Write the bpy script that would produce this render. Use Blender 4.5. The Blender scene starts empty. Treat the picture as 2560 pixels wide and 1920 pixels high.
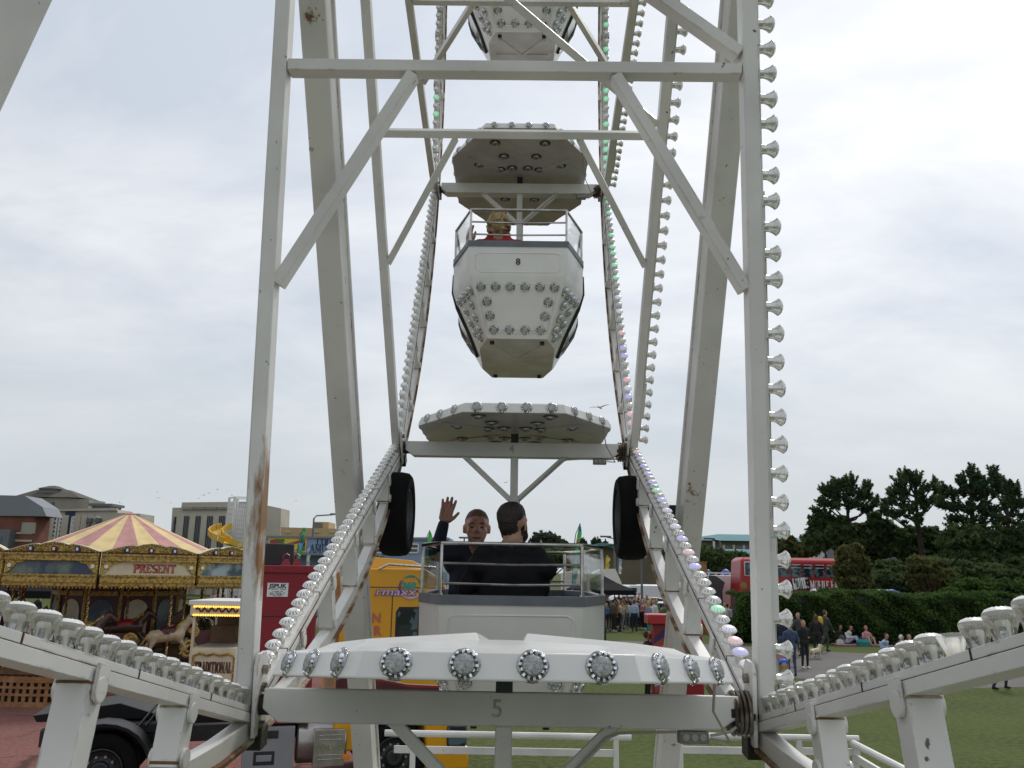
import bpy, bmesh, math, random
import numpy as np
from math import sin, cos, pi, radians as R_
from mathutils import Vector, Matrix, Euler
random.seed(7); rng = np.random.default_rng(7)
scene = bpy.context.scene
col = scene.collection

# ------------------------------------------------------------------ camera
CAM = Vector((.0382, 0, 3.3)); F_, PI_, YA_, RO_ = 2097.3, .2203, .0114, .0163
def ray(u, v):
    """direction through a pixel of the 2560x1920 photograph"""
    a, b = u - 1280, v - 960
    a, b = a*cos(RO_) + b*sin(RO_), -a*sin(RO_) + b*cos(RO_)
    x, yc = a/F_, -b/F_
    y = cos(PI_) - yc*sin(PI_); z = sin(PI_) + yc*cos(PI_)
    return Vector((cos(YA_)*x - sin(YA_)*y, sin(YA_)*x + cos(YA_)*y, z))
def at(u, v, Y):
    d = ray(u, v); return CAM + d*(Y/d.y)
def gp(u, v, z=0.0):
    d = ray(u, v); return CAM + d*((z - CAM.z)/d.z)
cam = bpy.data.cameras.new('camera'); co = bpy.data.objects.new('camera', cam); col.objects.link(co)
fw = ray(1280, 960).normalized(); rt = (ray(1281, 960) - ray(1280, 960)).normalized(); up = rt.cross(fw)
co.matrix_world = Matrix(((rt.x, up.x, -fw.x, CAM.x), (rt.y, up.y, -fw.y, CAM.y), (rt.z, up.z, -fw.z, CAM.z), (0, 0, 0, 1)))
cam.sensor_width = 36; cam.lens = F_/2560*36; cam.clip_start = .05; cam.clip_end = 6000
scene.camera = co

# ------------------------------------------------------------------ sky and sun
SUN_EL, SUN_AZ = R_(48), R_(28)          # ahead of the camera and to the right, behind thin cloud
w = bpy.data.worlds.new('World'); scene.world = w; w.use_nodes = True
nt = w.node_tree; N = nt.nodes; L = nt.links; N.clear()
out = N.new('ShaderNodeOutputWorld'); bg = N.new('ShaderNodeBackground'); bg.inputs['Strength'].default_value = .1
L.new(bg.outputs[0], out.inputs[0])
sky = N.new('ShaderNodeTexSky'); sky.sky_type = 'NISHITA'; sky.sun_disc = False
sky.sun_elevation = SUN_EL; sky.sun_rotation = SUN_AZ; sky.air_density = 1.2; sky.dust_density = 3.0
tc = N.new('ShaderNodeTexCoord'); sep = N.new('ShaderNodeSeparateXYZ'); L.new(tc.outputs['Generated'], sep.inputs[0])
def mth(op, a, b=None, c=None):
    n = N.new('ShaderNodeMath'); n.operation = op
    for i, x in enumerate((a, b, c)):
        if x is None: continue
        if isinstance(x, (int, float)): n.inputs[i].default_value = x
        else: L.new(x, n.inputs[i])
    return n.outputs[0]
zz = mth('ADD', mth('MAXIMUM', sep.outputs[2], 0.0), .38)
cmb = N.new('ShaderNodeCombineXYZ'); L.new(mth('DIVIDE', sep.outputs[0], zz), cmb.inputs[0]); L.new(mth('DIVIDE', sep.outputs[1], zz), cmb.inputs[1])
mp = N.new('ShaderNodeMapping'); mp.inputs['Rotation'].default_value = (0, 0, R_(38)); mp.inputs['Scale'].default_value = (1.2, 2.2, 1); mp.inputs['Location'].default_value = (3.3, 1.7, 0)
L.new(cmb.outputs[0], mp.inputs[0])
n1 = N.new('ShaderNodeTexNoise'); n1.inputs['Scale'].default_value = 1.25; n1.inputs['Detail'].default_value = 6; n1.inputs['Roughness'].default_value = .58; n1.inputs['Distortion'].default_value = .35
L.new(mp.outputs[0], n1.inputs[0])
cr = N.new('ShaderNodeValToRGB'); L.new(n1.outputs[0], cr.inputs[0])
cr.color_ramp.elements[0].position = .36; cr.color_ramp.elements[0].color = (5.6, 6.15, 6.95, 1)
cr.color_ramp.elements[1].position = .66; cr.color_ramp.elements[1].color = (8.3, 8.45, 8.75, 1)
# thin cloud is brighter towards the hidden sun
dt = N.new('ShaderNodeVectorMath'); dt.operation = 'DOT_PRODUCT'; L.new(tc.outputs['Generated'], dt.inputs[0])
dt.inputs[1].default_value = (sin(SUN_AZ)*cos(SUN_EL), cos(SUN_AZ)*cos(SUN_EL), sin(SUN_EL))
glow = mth('MULTIPLY_ADD', mth('POWER', mth('MULTIPLY_ADD', dt.outputs['Value'], .5, .5), 2.2), .38, .78)
mulc = N.new('ShaderNodeVectorMath'); mulc.operation = 'SCALE'; L.new(cr.outputs[0], mulc.inputs[0]); L.new(glow, mulc.inputs['Scale'])
# haze band near the horizon
hz = N.new('ShaderNodeMapRange'); hz.interpolation_type = 'SMOOTHSTEP'; L.new(sep.outputs[2], hz.inputs[0])
hz.inputs[1].default_value = 0.0; hz.inputs[2].default_value = .34; hz.inputs[3].default_value = 1; hz.inputs[4].default_value = 0
mx = N.new('ShaderNodeMix'); mx.data_type = 'RGBA'; L.new(hz.outputs[0], mx.inputs[0]); L.new(mulc.outputs[0], mx.inputs[6]); mx.inputs[7].default_value = (5.9, 6.4, 6.75, 1)
mx2 = N.new('ShaderNodeMix'); mx2.data_type = 'RGBA'; mx2.inputs[0].default_value = .94; L.new(sky.outputs[0], mx2.inputs[6]); L.new(mx.outputs[2], mx2.inputs[7])
L.new(mx2.outputs[2], bg.inputs[0])
sl = bpy.data.lights.new('sun', 'SUN'); sl.energy = 1.8; sl.angle = R_(14); sl.color = (1, .96, .9)
so = bpy.data.objects.new('sun', sl); col.objects.link(so)
so.rotation_euler = Vector((-sin(SUN_AZ)*cos(SUN_EL), -cos(SUN_AZ)*cos(SUN_EL), -sin(SUN_EL))).to_track_quat('-Z', 'Y').to_euler()
scene.view_settings.view_transform = 'Standard'; scene.view_settings.look = 'None'
scene.view_settings.exposure = 0.1; scene.view_settings.gamma = 1.0
scene.cycles.max_bounces = 6; scene.cycles.transparent_max_bounces = 16

# ------------------------------------------------------------------ materials
def mkm(name, c, rough=.5, metal=0.0, var=.0, vs=4.0, bump=0.0, bs=30.0, c2=None, emit=None, es=1.0, spec=.5, coord='Object', lo=.4, hi=.62, det=5):
    """procedural Principled: base colour c mottled towards c2 (or c darkened by var) by noise, with optional bump"""
    m = bpy.data.materials.new(name); m.use_nodes = True; nt = m.node_tree; p = nt.nodes['Principled BSDF']
    p.inputs['Base Color'].default_value = (*c, 1); p.inputs['Roughness'].default_value = rough; p.inputs['Metallic'].default_value = metal
    p.inputs['Specular IOR Level'].default_value = spec
    t = nt.nodes.new('ShaderNodeTexCoord')
    if var or c2:
        n = nt.nodes.new('ShaderNodeTexNoise'); n.inputs['Scale'].default_value = vs; n.inputs['Detail'].default_value = det
        nt.links.new(t.outputs[coord], n.inputs[0])
        r = nt.nodes.new('ShaderNodeValToRGB'); nt.links.new(n.outputs[0], r.inputs[0])
        r.color_ramp.elements[0].position = lo; r.color_ramp.elements[1].position = hi
        r.color_ramp.elements[1].color = (*c, 1); r.color_ramp.elements[0].color = (*(c2 or [x*(1 - var) for x in c]), 1)
        nt.links.new(r.outputs[0], p.inputs['Base Color'])
    if bump:
        n = nt.nodes.new('ShaderNodeTexNoise'); n.inputs['Scale'].default_value = bs; n.inputs['Detail'].default_value = 4
        nt.links.new(t.outputs[coord], n.inputs[0]); b = nt.nodes.new('ShaderNodeBump'); b.inputs['Strength'].default_value = bump; b.inputs['Distance'].default_value = .02
        nt.links.new(n.outputs[0], b.inputs['Height']); nt.links.new(b.outputs[0], p.inputs['Normal'])
    if emit: p.inputs['Emission Color'].default_value = (*emit, 1); p.inputs['Emission Strength'].default_value = es
    return m
def paint(name, c, rust=.72, rough=.38, dirt=.17):
    """weathered enamel: clouded dirt plus small rust blooms and runs where noise is high"""
    m = mkm(name, c, rough, var=dirt, vs=2.2, bump=.02, bs=60); nt = m.node_tree; p = nt.nodes['Principled BSDF']
    src = p.inputs['Base Color'].links[0].from_socket
    t = nt.nodes.new('ShaderNodeTexCoord'); mp = nt.nodes.new('ShaderNodeMapping'); nt.links.new(t.outputs['Object'], mp.inputs[0])
    n = nt.nodes.new('ShaderNodeTexNoise'); n.inputs['Scale'].default_value = 6.5; n.inputs['Detail'].default_value = 9; n.inputs['Roughness'].default_value = .68
    nt.links.new(mp.outputs[0], n.inputs[0])
    r = nt.nodes.new('ShaderNodeMapRange'); r.inputs[1].default_value = rust; r.inputs[2].default_value = rust + .05; nt.links.new(n.outputs[0], r.inputs[0])
    mx = nt.nodes.new('ShaderNodeMix'); mx.data_type = 'RGBA'; nt.links.new(r.outputs[0], mx.inputs[0]); nt.links.new(src, mx.inputs[6]); mx.inputs[7].default_value = (.17, .075, .025, 1)
    n2 = nt.nodes.new('ShaderNodeTexNoise'); n2.inputs['Scale'].default_value = 40; n2.inputs['Detail'].default_value = 3; nt.links.new(t.outputs['Object'], n2.inputs[0])
    r2 = nt.nodes.new('ShaderNodeMapRange'); r2.inputs[1].default_value = .70; r2.inputs[2].default_value = .76; nt.links.new(n2.outputs[0], r2.inputs[0])
    mx2 = nt.nodes.new('ShaderNodeMix'); mx2.data_type = 'RGBA'; nt.links.new(r2.outputs[0], mx2.inputs[0]); nt.links.new(mx.outputs[2], mx2.inputs[6]); mx2.inputs[7].default_value = (.12, .09, .06, 1)
    # chipped, rusty edges: where the rounded normal leaves the flat one, broken up by noise
    bv = nt.nodes.new('ShaderNodeBevel'); bv.samples = 4; bv.inputs['Radius'].default_value = .009; ge = nt.nodes.new('ShaderNodeNewGeometry')
    dp = nt.nodes.new('ShaderNodeVectorMath'); dp.operation = 'DOT_PRODUCT'; nt.links.new(bv.outputs[0], dp.inputs[0]); nt.links.new(ge.outputs['Normal'], dp.inputs[1])
    r3 = nt.nodes.new('ShaderNodeMapRange'); r3.inputs[1].default_value = .97; r3.inputs[2].default_value = .85; nt.links.new(dp.outputs['Value'], r3.inputs[0])
    n3 = nt.nodes.new('ShaderNodeTexNoise'); n3.inputs['Scale'].default_value = 5.0; n3.inputs['Detail'].default_value = 10; n3.inputs['Roughness'].default_value = .72; nt.links.new(t.outputs['Object'], n3.inputs[0])
    r4 = nt.nodes.new('ShaderNodeMapRange'); r4.inputs[1].default_value = .51; r4.inputs[2].default_value = .6; nt.links.new(n3.outputs[0], r4.inputs[0])
    ml = nt.nodes.new('ShaderNodeMath'); ml.operation = 'MULTIPLY'; nt.links.new(r3.outputs[0], ml.inputs[0]); nt.links.new(r4.outputs[0], ml.inputs[1])
    mx3 = nt.nodes.new('ShaderNodeMix'); mx3.data_type = 'RGBA'; nt.links.new(ml.outputs[0], mx3.inputs[0]); nt.links.new(mx2.outputs[2], mx3.inputs[6]); mx3.inputs[7].default_value = (.14, .075, .03, 1)
    nt.links.new(mx3.outputs[2], p.inputs['Base Color'])
    return m
def clear(name, tint, k, rough=.05, gl=(.9, .9, .9), milk=0.0, fk=1.0):
    """thin clear sheet: transparent mixed with a glossy coat"""
    m = bpy.data.materials.new(name); m.use_nodes = True; nt = m.node_tree; nt.nodes.clear()
    o = nt.nodes.new('ShaderNodeOutputMaterial'); a = nt.nodes.new('ShaderNodeBsdfTransparent'); a.inputs[0].default_value = (*tint, 1)
    g = nt.nodes.new('ShaderNodeBsdfGlossy'); g.inputs['Color'].default_value = (*gl, 1); g.inputs['Roughness'].default_value = rough
    f = nt.nodes.new('ShaderNodeFresnel'); f.inputs[0].default_value = 1.45
    ad = nt.nodes.new('ShaderNodeMath'); ad.operation = 'MULTIPLY_ADD'; ad.inputs[1].default_value = fk; ad.inputs[2].default_value = k; nt.links.new(f.outputs[0], ad.inputs[0])
    mx = nt.nodes.new('ShaderNodeMixShader'); nt.links.new(ad.outputs[0], mx.inputs[0]); nt.links.new(a.outputs[0], mx.inputs[1]); nt.links.new(g.outputs[0], mx.inputs[2])
    if milk:   # frosted share
        d = nt.nodes.new('ShaderNodeBsdfDiffuse'); d.inputs[0].default_value = (.9, .89, .86, 1); tr = nt.nodes.new('ShaderNodeBsdfTranslucent'); tr.inputs[0].default_value = (.95, .94, .91, 1)
        m1 = nt.nodes.new('ShaderNodeMixShader'); m1.inputs[0].default_value = .75; nt.links.new(d.outputs[0], m1.inputs[1]); nt.links.new(tr.outputs[0], m1.inputs[2])
        m2 = nt.nodes.new('ShaderNodeMixShader'); m2.inputs[0].default_value = milk; nt.links.new(mx.outputs[0], m2.inputs[1]); nt.links.new(m1.outputs[0], m2.inputs[2]); mx = m2
    nt.links.new(mx.outputs[0], o.inputs[0]); return m
M = {}
M['white'] = paint('white_enamel', (.76, .75, .72))
M['white_rusty'] = paint('white_enamel_rusty', (.74, .725, .69), rust=.63)
M['fibre'] = mkm('white_fibreglass', (.77, .765, .74), .28, var=.07, vs=3)
M['under'] = mkm('shaded_underside', (.58, .55, .56), .3, var=.2, vs=5)  # underside shade and an offset for green grass bounce put into the colour
M['rust'] = mkm('rust', (.17, .085, .035), .85, c2=(.52, .46, .36), vs=7, bump=.5, bs=60, lo=.40, hi=.52, det=9)
M['rustdark'] = mkm('dark_rust', (.1, .05, .025), .8, var=.6, vs=30, bump=.4)
M['grease'] = mkm('greasy_steel', (.03, .027, .022), .4, .3, var=.5, vs=20, bump=.3)
M['steel'] = mkm('dirty_steel', (.42, .39, .35), .3, .8, c2=(.12, .09, .06), vs=18, bump=.15)
M['stainless'] = mkm('stainless_tube', (.62, .6, .57), .2, 1.0, var=.3, vs=14)
M['chrome'] = mkm('lamp_chrome', (.5, .51, .52), .16, 1.0, var=.45, vs=70, bump=.3, bs=140)
M['facet'] = mkm('lamp_facet', (.8, .81, .82), .06, 1.0)
M['lampgap'] = mkm('lamp_gap', (.06, .06, .06), .3, .6)
M['lens'] = mkm('lamp_lens', (.5, .53, .52), .15, .5, var=.4, vs=120, bump=.35, bs=260)
M['pearl'] = mkm('bulb_silver', (.86, .85, .82), .18, .55, var=.12, vs=40)
M['bulbcap'] = mkm('bulb_cap', (.86, .855, .83), .14, .12, var=.06, vs=90)
M['bulbclear'] = clear('bulb_clear', (.95, .95, .93), .12, .06, (.97, .96, .93), .2)
M['bulbcore'] = mkm('bulb_core', (.9, .89, .86), .4)
M['grey'] = mkm('grey_trim', (.125, .14, .165), .45, var=.15, vs=6)
M['seat'] = mkm('grey_seat', (.05, .057, .07), .4, var=.2, vs=6)
M['glass'] = clear('clear_acrylic', (.95, .96, .96), .0, .03, fk=.4)
M['black'] = mkm('black', (.012, .012, .013), .5)
M['rubber'] = mkm('tyre_rubber', (.008, .008, .009), .8, var=.3, vs=8, bump=.1, spec=.15)
M['cable'] = mkm('pale_cable', (.42, .4, .35), .6)
M['numeral'] = mkm('number_paint', (.56, .53, .47), .6, var=.3, vs=60)
M['ink'] = mkm('black_ink', (.02, .02, .02), .5)
M['gold'] = mkm('gilt', (.52, .36, .09), .45, .3, c2=(.2, .125, .035), vs=16, bump=.9, bs=22, lo=.36, hi=.6)
M['gilt_pale'] = mkm('pale_gilt', (.6, .46, .1), .4, .2, c2=(.22, .14, .02), vs=26, bump=.8, bs=40)
M['brass'] = mkm('brass_pole', (.5, .36, .15), .25, .9, var=.4, vs=20)
M['cream'] = mkm('cream_paint', (.66, .6, .43), .5, var=.12, vs=3)
M['redpaint'] = mkm('red_paint', (.33, .02, .02), .4, var=.3, vs=4)
M['maroon'] = mkm('maroon_paint', (.085, .012, .02), .45, var=.3, vs=4)
M['yellowcloth'] = mkm('yellow_canvas', (.7, .54, .26), .85, var=.14, vs=2.5, bump=.15, bs=5)
M['pinkcloth'] = mkm('pink_canvas', (.5, .25, .235), .85, var=.2, vs=2.5, bump=.15, bs=5)
M['scene_blue'] = mkm('painted_landscape', (.045, .07, .12), .45, c2=(.17, .22, .19), vs=1.6, lo=.42, hi=.56)
M['scene_sea'] = mkm('painted_seascape', (.36, .45, .47), .45, c2=(.05, .09, .12), vs=2.4, lo=.42, hi=.6)
M['brown'] = mkm('brown_wood', (.15, .07, .03), .55, var=.4, vs=5)
M['darkwood'] = mkm('dark_wood', (.045, .022, .014), .6, var=.4, vs=5)
M['lattice'] = mkm('varnished_lattice', (.36, .17, .06), .5, var=.35, vs=6)
M['lampy'] = mkm('warm_lamp', (.9, .6, .2), .4, emit=(1, .55, .08), es=1.6)
M['lampo'] = mkm('orange_lamp', (.9, .3, .05), .4, emit=(1, .32, .04), es=1.2)
M['truckred'] = mkm('truck_red', (.27, .012, .026), .28, var=.12, vs=1.5)
M['truckyel'] = mkm('truck_yellow', (.7, .33, .012), .25, var=.07, vs=1.5)
M['truckgrey'] = mkm('grey_plastic', (.26, .27, .28), .5, var=.1, vs=4)
M['plastic'] = mkm('dark_plastic', (.022, .024, .027), .45, var=.3, vs=5)
M['alu'] = mkm('tank_alloy', (.5, .47, .45), .3, .8, var=.25, vs=6)
M['darkglass'] = mkm('dark_glass', (.02, .025, .03), .06, c2=(.09, .13, .16), vs=3.5, lo=.48, hi=.5)
M['orange'] = mkm('orange_reflector', (.8, .22, .01), .3)
M['signwhite'] = mkm('sign_white', (.78, .78, .76), .4, var=.04, vs=8)
M['teal'] = mkm('teal_paint', (.03, .3, .25), .4)
M['purple'] = mkm('purple_paint', (.16, .05, .2), .4)
M['lilac'] = mkm('lilac_paint', (.6, .45, .62), .4)
M['navy'] = mkm('navy_paint', (.015, .03, .08), .5)
M['text_red'] = mkm('sign_red', (.5, .12, .08), .5)
M['text_brown'] = mkm('sign_brown', (.1, .045, .03), .5)
M['stone'] = mkm('cream_stone', (.48, .445, .37), .85, var=.16, vs=.25, bump=.05, bs=2)
M['stone2'] = mkm('grey_render', (.34, .32, .27), .9, var=.3, vs=.15)
M['oldroof'] = mkm('weathered_roof', (.115, .105, .085), .9, var=.35, vs=.4)
M['slate'] = mkm('grey_cladding', (.2, .215, .235), .7, var=.12, vs=.1)
M['brick'] = mkm('red_brick', (.2, .075, .05), .9, var=.25, vs=.6)
M['frame_white'] = mkm('window_white', (.62, .62, .6), .5)
M['windark'] = mkm('window_dark', (.035, .042, .05), .15, c2=(.1, .12, .13), vs=.5)
M['ochre'] = mkm('ochre_render', (.5, .36, .19), .85, var=.1, vs=.2)
M['bluewall'] = mkm('blue_render', (.25, .33, .47), .8, var=.08, vs=.3)
M['bluedark'] = mkm('dark_blue_letters', (.012, .03, .075), .6)
M['tealroof'] = mkm('teal_roof', (.13, .27, .29), .9, var=.1, vs=.2, spec=.1)
M['tanwall'] = mkm('tan_wall', (.15, .125, .085), .9, var=.2, vs=.3)
M['whitemetal'] = mkm('white_lattice', (.66, .66, .66), .5)
M['slideyellow'] = mkm('yellow_slide', (.6, .36, .02), .4)
M['post'] = mkm('galvanised_post', (.14, .15, .16), .5, .4)
M['galv'] = mkm('galvanised_barrier', (.34, .35, .36), .45, .6)
M['blackcloth'] = mkm('black_canvas', (.012, .012, .014), .85, bump=.3, bs=2.5, spec=.1)
M['whitecloth'] = mkm('white_canvas', (.7, .67, .6), .8, bump=.2, bs=1.5)
M['greycloth'] = mkm('grey_canvas', (.075, .075, .075), .8, bump=.6, bs=2.0, var=.3, vs=1.5)
M['busred'] = mkm('bus_red', (.4, .018, .022), .3, var=.1, vs=.4)
M['vanwhite'] = mkm('van_white', (.68, .69, .7), .3)
M['bluepaint'] = mkm('blue_paint', (.04, .1, .36), .4)
M['tyre2'] = mkm('far_tyre', (.02, .02, .02), .8)

# ------------------------------------------------------------------ geometry helpers
class MB:
    """collects shapes and links them as ONE mesh object"""
    def __init__(s): s.v = []; s.f = []; s.m = []
    def add(s, vs, fs, m=0, T=None):
        o = len(s.v)
        s.v += [tuple(T @ Vector(p)) if T is not None else tuple(p) for p in vs]
        for i, f in enumerate(fs):
            s.f.append([o + j for j in f]); s.m.append(m[i] if isinstance(m, (list, tuple)) else m)
        return s
    def box(s, c, d, m=0, T=None, taper=(1, 1)):
        x, y, z = d[0]/2, d[1]/2, d[2]/2; tx, ty = taper
        vs = [(c[0]+a*x*(tx if e > 0 else 1), c[1]+b*y*(ty if e > 0 else 1), c[2]+e*z) for e in (-1, 1) for a, b in ((-1, -1), (1, -1), (1, 1), (-1, 1))]
        return s.add(vs, [(3, 2, 1, 0), (4, 5, 6, 7), (0, 1, 5, 4), (1, 2, 6, 5), (2, 3, 7, 6), (3, 0, 4, 7)], m, T)
    def box2(s, a, b, m=0, T=None):
        return s.box([(a[i]+b[i])/2 for i in range(3)], [abs(b[i]-a[i]) for i in range(3)], m, T)
    def beam(s, p, q, wd, h, upv=(0, 0, 1), m=0, ch=.0):
        p, q = Vector(p), Vector(q); d = (q - p).normalized(); sd = d.cross(Vector(upv)).normalized(); u = sd.cross(d)
        if ch: sec = [(-1, -1+ch), (-1+ch, -1), (1-ch, -1), (1, -1+ch), (1, 1-ch), (1-ch, 1), (-1+ch, 1), (-1, 1-ch)]
        else: sec = [(-1, -1), (1, -1), (1, 1), (-1, 1)]
        n = len(sec); vs = [e + sd*(a*wd/2) + u*(b*h/2) for e in (p, q) for a, b in sec]
        fs = [(i, (i+1) % n, n+(i+1) % n, n+i) for i in range(n)] + [tuple(range(n-1, -1, -1)), tuple(range(n, 2*n))]
        return s.add(vs, fs, m)
    def tube(s, pts, r, n=8, m=0, cap=True, closed=False):
        pts = [Vector(p) for p in pts]; k = len(pts); rs = r if isinstance(r, (list, tuple)) else [r]*k
        vs = []; pu = None
        for i in range(k):
            if closed: d = pts[(i+1) % k] - pts[i-1]
            else: d = pts[min(i+1, k-1)] - pts[max(i-1, 0)]
            d = d.normalized() if d.length > 1e-9 else Vector((0, 0, 1))
            if pu is None: pu = d.orthogonal().normalized()
            sd = d.cross(pu)
            sd = sd.normalized() if sd.length > 1e-6 else d.orthogonal().normalized(); pu = sd.cross(d).normalized()
            for j in range(n):
                a = 2*pi*j/n; vs.append(pts[i] + (pu*cos(a) + sd*sin(a))*rs[i])
        fs = []
        for i in range(k if closed else k-1):
            for j in range(n):
                a, b = i*n, ((i+1) % k)*n; fs.append((a+j, a+(j+1) % n, b+(j+1) % n, b+j))
        if cap and not closed: fs += [tuple(range(n-1, -1, -1)), tuple(range((k-1)*n, k*n))]
        return s.add(vs, fs, m)
    def lathe(s, prof, n=16, m=0, T=None, caps=(1, 1), rib=None):
        """prof: (r, z) rings; m: one index, or one per band; rib(i, j) -> radius factor, z shift"""
        vs = []; fs = []; ms = []
        for i, (r, z) in enumerate(prof):
            for j in range(n):
                a = 2*pi*j/n; k, dz = rib(i, j) if rib else (1, 0); vs.append((r*k*cos(a), r*k*sin(a), z+dz))
        for i in range(len(prof)-1):
            for j in range(n):
                fs.append((i*n+j, i*n+(j+1) % n, (i+1)*n+(j+1) % n, (i+1)*n+j)); ms.append(m[i] if isinstance(m, (list, tuple)) else m)
        l = len(prof)-1
        if caps[0]: fs.append(tuple(range(n-1, -1, -1))); ms.append(m[0] if isinstance(m, (list, tuple)) else m)
        if caps[1]: fs.append(tuple(l*n+j for j in range(n))); ms.append(m[-1] if isinstance(m, (list, tuple)) else m)
        return s.add(vs, fs, ms, T)
    def prism(s, poly, z0, z1, m=0, T=None):
        n = len(poly); vs = [(x, y, z0) for x, y in poly] + [(x, y, z1) for x, y in poly]
        return s.add(vs, [tuple(range(n-1, -1, -1)), tuple(range(n, 2*n))] + [(i, (i+1) % n, n+(i+1) % n, n+i) for i in range(n)], m, T)
    def loft(s, rings, m=0, T=None, caps=(1, 1)):
        n = len(rings[0]); vs = [p for r in rings for p in r]; fs = []; ms = []
        for i in range(len(rings)-1):
            for j in range(n): fs.append((i*n+j, i*n+(j+1) % n, (i+1)*n+(j+1) % n, (i+1)*n+j)); ms.append(m[i] if isinstance(m, (list, tuple)) else m)
        l = len(rings)-1; mm = m if isinstance(m, (list, tuple)) else [m]
        if caps[0]: fs.append(tuple(range(n-1, -1, -1))); ms.append(mm[0])
        if caps[1]: fs.append(tuple(l*n+j for j in range(n))); ms.append(mm[-1])
        return s.add(vs, fs, ms, T)
    def quad(s, a, b, c, d, m=0): return s.add([a, b, c, d], [(0, 1, 2, 3)], m)
    def ball(s, c, r, n=10, k=6, m=0):
        rx, ry, rz = r if isinstance(r, (tuple, list)) else (r, r, r)
        pr = [(max(sin(pi*i/k), .02), -cos(pi*i/k)) for i in range(k+1)]
        return s.lathe(pr, n, m, Matrix.Translation(Vector(c)) @ Matrix.Diagonal((rx, ry, rz, 1)))
    def mesh(s, name, mats, smooth=35):
        me = bpy.data.meshes.new(name); me.from_pydata([tuple(v) for v in s.v], [], s.f)
        for x in mats: me.materials.append(M[x] if isinstance(x, str) else x)
        me.polygons.foreach_set('material_index', s.m)
        if smooth:
            me.polygons.foreach_set('use_smooth', [True]*len(s.f)); me.set_sharp_from_angle(angle=R_(smooth))
        me.update(); return me
    def build(s, name, mats, parent=None, loc=None, rz=0, smooth=35, bevel=0):
        o = bpy.data.objects.new(name, s.mesh(name, mats if isinstance(mats, (list, tuple)) else [mats], smooth)); col.objects.link(o)
        if parent: o.parent = parent
        if loc is not None: o.location = loc
        if rz: o.rotation_euler.z = rz
        if bevel:
            b = o.modifiers.new('bevel', 'BEVEL'); b.width = bevel; b.segments = 2; b.limit_method = 'ANGLE'; b.angle_limit = R_(40)
        return o
def npmesh(name, V, F, mats, mi=None, smooth=False):
    """fast mesh from numpy arrays; F is (n, 3) or (n, 4)"""
    me = bpy.data.meshes.new(name); V = np.asarray(V, np.float32); F = np.asarray(F, np.int32); k = F.shape[1]
    me.vertices.add(len(V)); me.vertices.foreach_set('co', V.ravel()); me.loops.add(F.size); me.loops.foreach_set('vertex_index', F.ravel())
    me.polygons.add(len(F)); me.polygons.foreach_set('loop_start', np.arange(0, F.size, k, dtype=np.int32))
    for x in mats: me.materials.append(M[x] if isinstance(x, str) else x)
    if mi is not None: me.polygons.foreach_set('material_index', np.asarray(mi, np.int32))
    if smooth: me.polygons.foreach_set('use_smooth', np.ones(len(F), bool))
    me.update(calc_edges=True); return me
def link(name, me, parent=None, loc=None, rot=None):
    o = bpy.data.objects.new(name, me); col.objects.link(o)
    if parent: o.parent = parent
    if loc is not None: o.location = loc
    if rot is not None: o.rotation_euler = rot
    return o
def tag(o, label, cat, group=None):
    o['label'] = label; o['category'] = cat
    if group: o['group'] = group
    return o
def empty(name, loc, label, cat, group=None, rz=0):
    o = bpy.data.objects.new(name, None); col.objects.link(o); o.location = loc; o.rotation_euler.z = rz; o.empty_display_size = .2
    return tag(o, label, cat, group)
def kids(o): return [c for c in bpy.data.objects if c.parent == o]
def copy_tree(o, parent=None, tree=None):
    """a copy of a thing with copies of its parts and sub-parts (mesh data shared)"""
    if tree is None:
        tree = {}
        for c in bpy.data.objects:
            if c.parent: tree.setdefault(c.parent.name, []).append(c)
    c = o.copy(); col.objects.link(c)
    if parent: c.parent = parent
    for ch in tree.get(o.name, []): copy_tree(ch, c, tree)
    return c
def stru(o): o['kind'] = 'structure'; return o
def frame(origin, x, z=(0, 0, 1)):
    """matrix: local x along x, local z along z (made square), at origin"""
    x = Vector(x).normalized(); z = Vector(z); y = z.cross(x).normalized(); z = x.cross(y)
    return Matrix(((x.x, y.x, z.x, origin[0]), (x.y, y.y, z.y, origin[1]), (x.z, y.z, z.z, origin[2]), (0, 0, 0, 1)))

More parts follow.
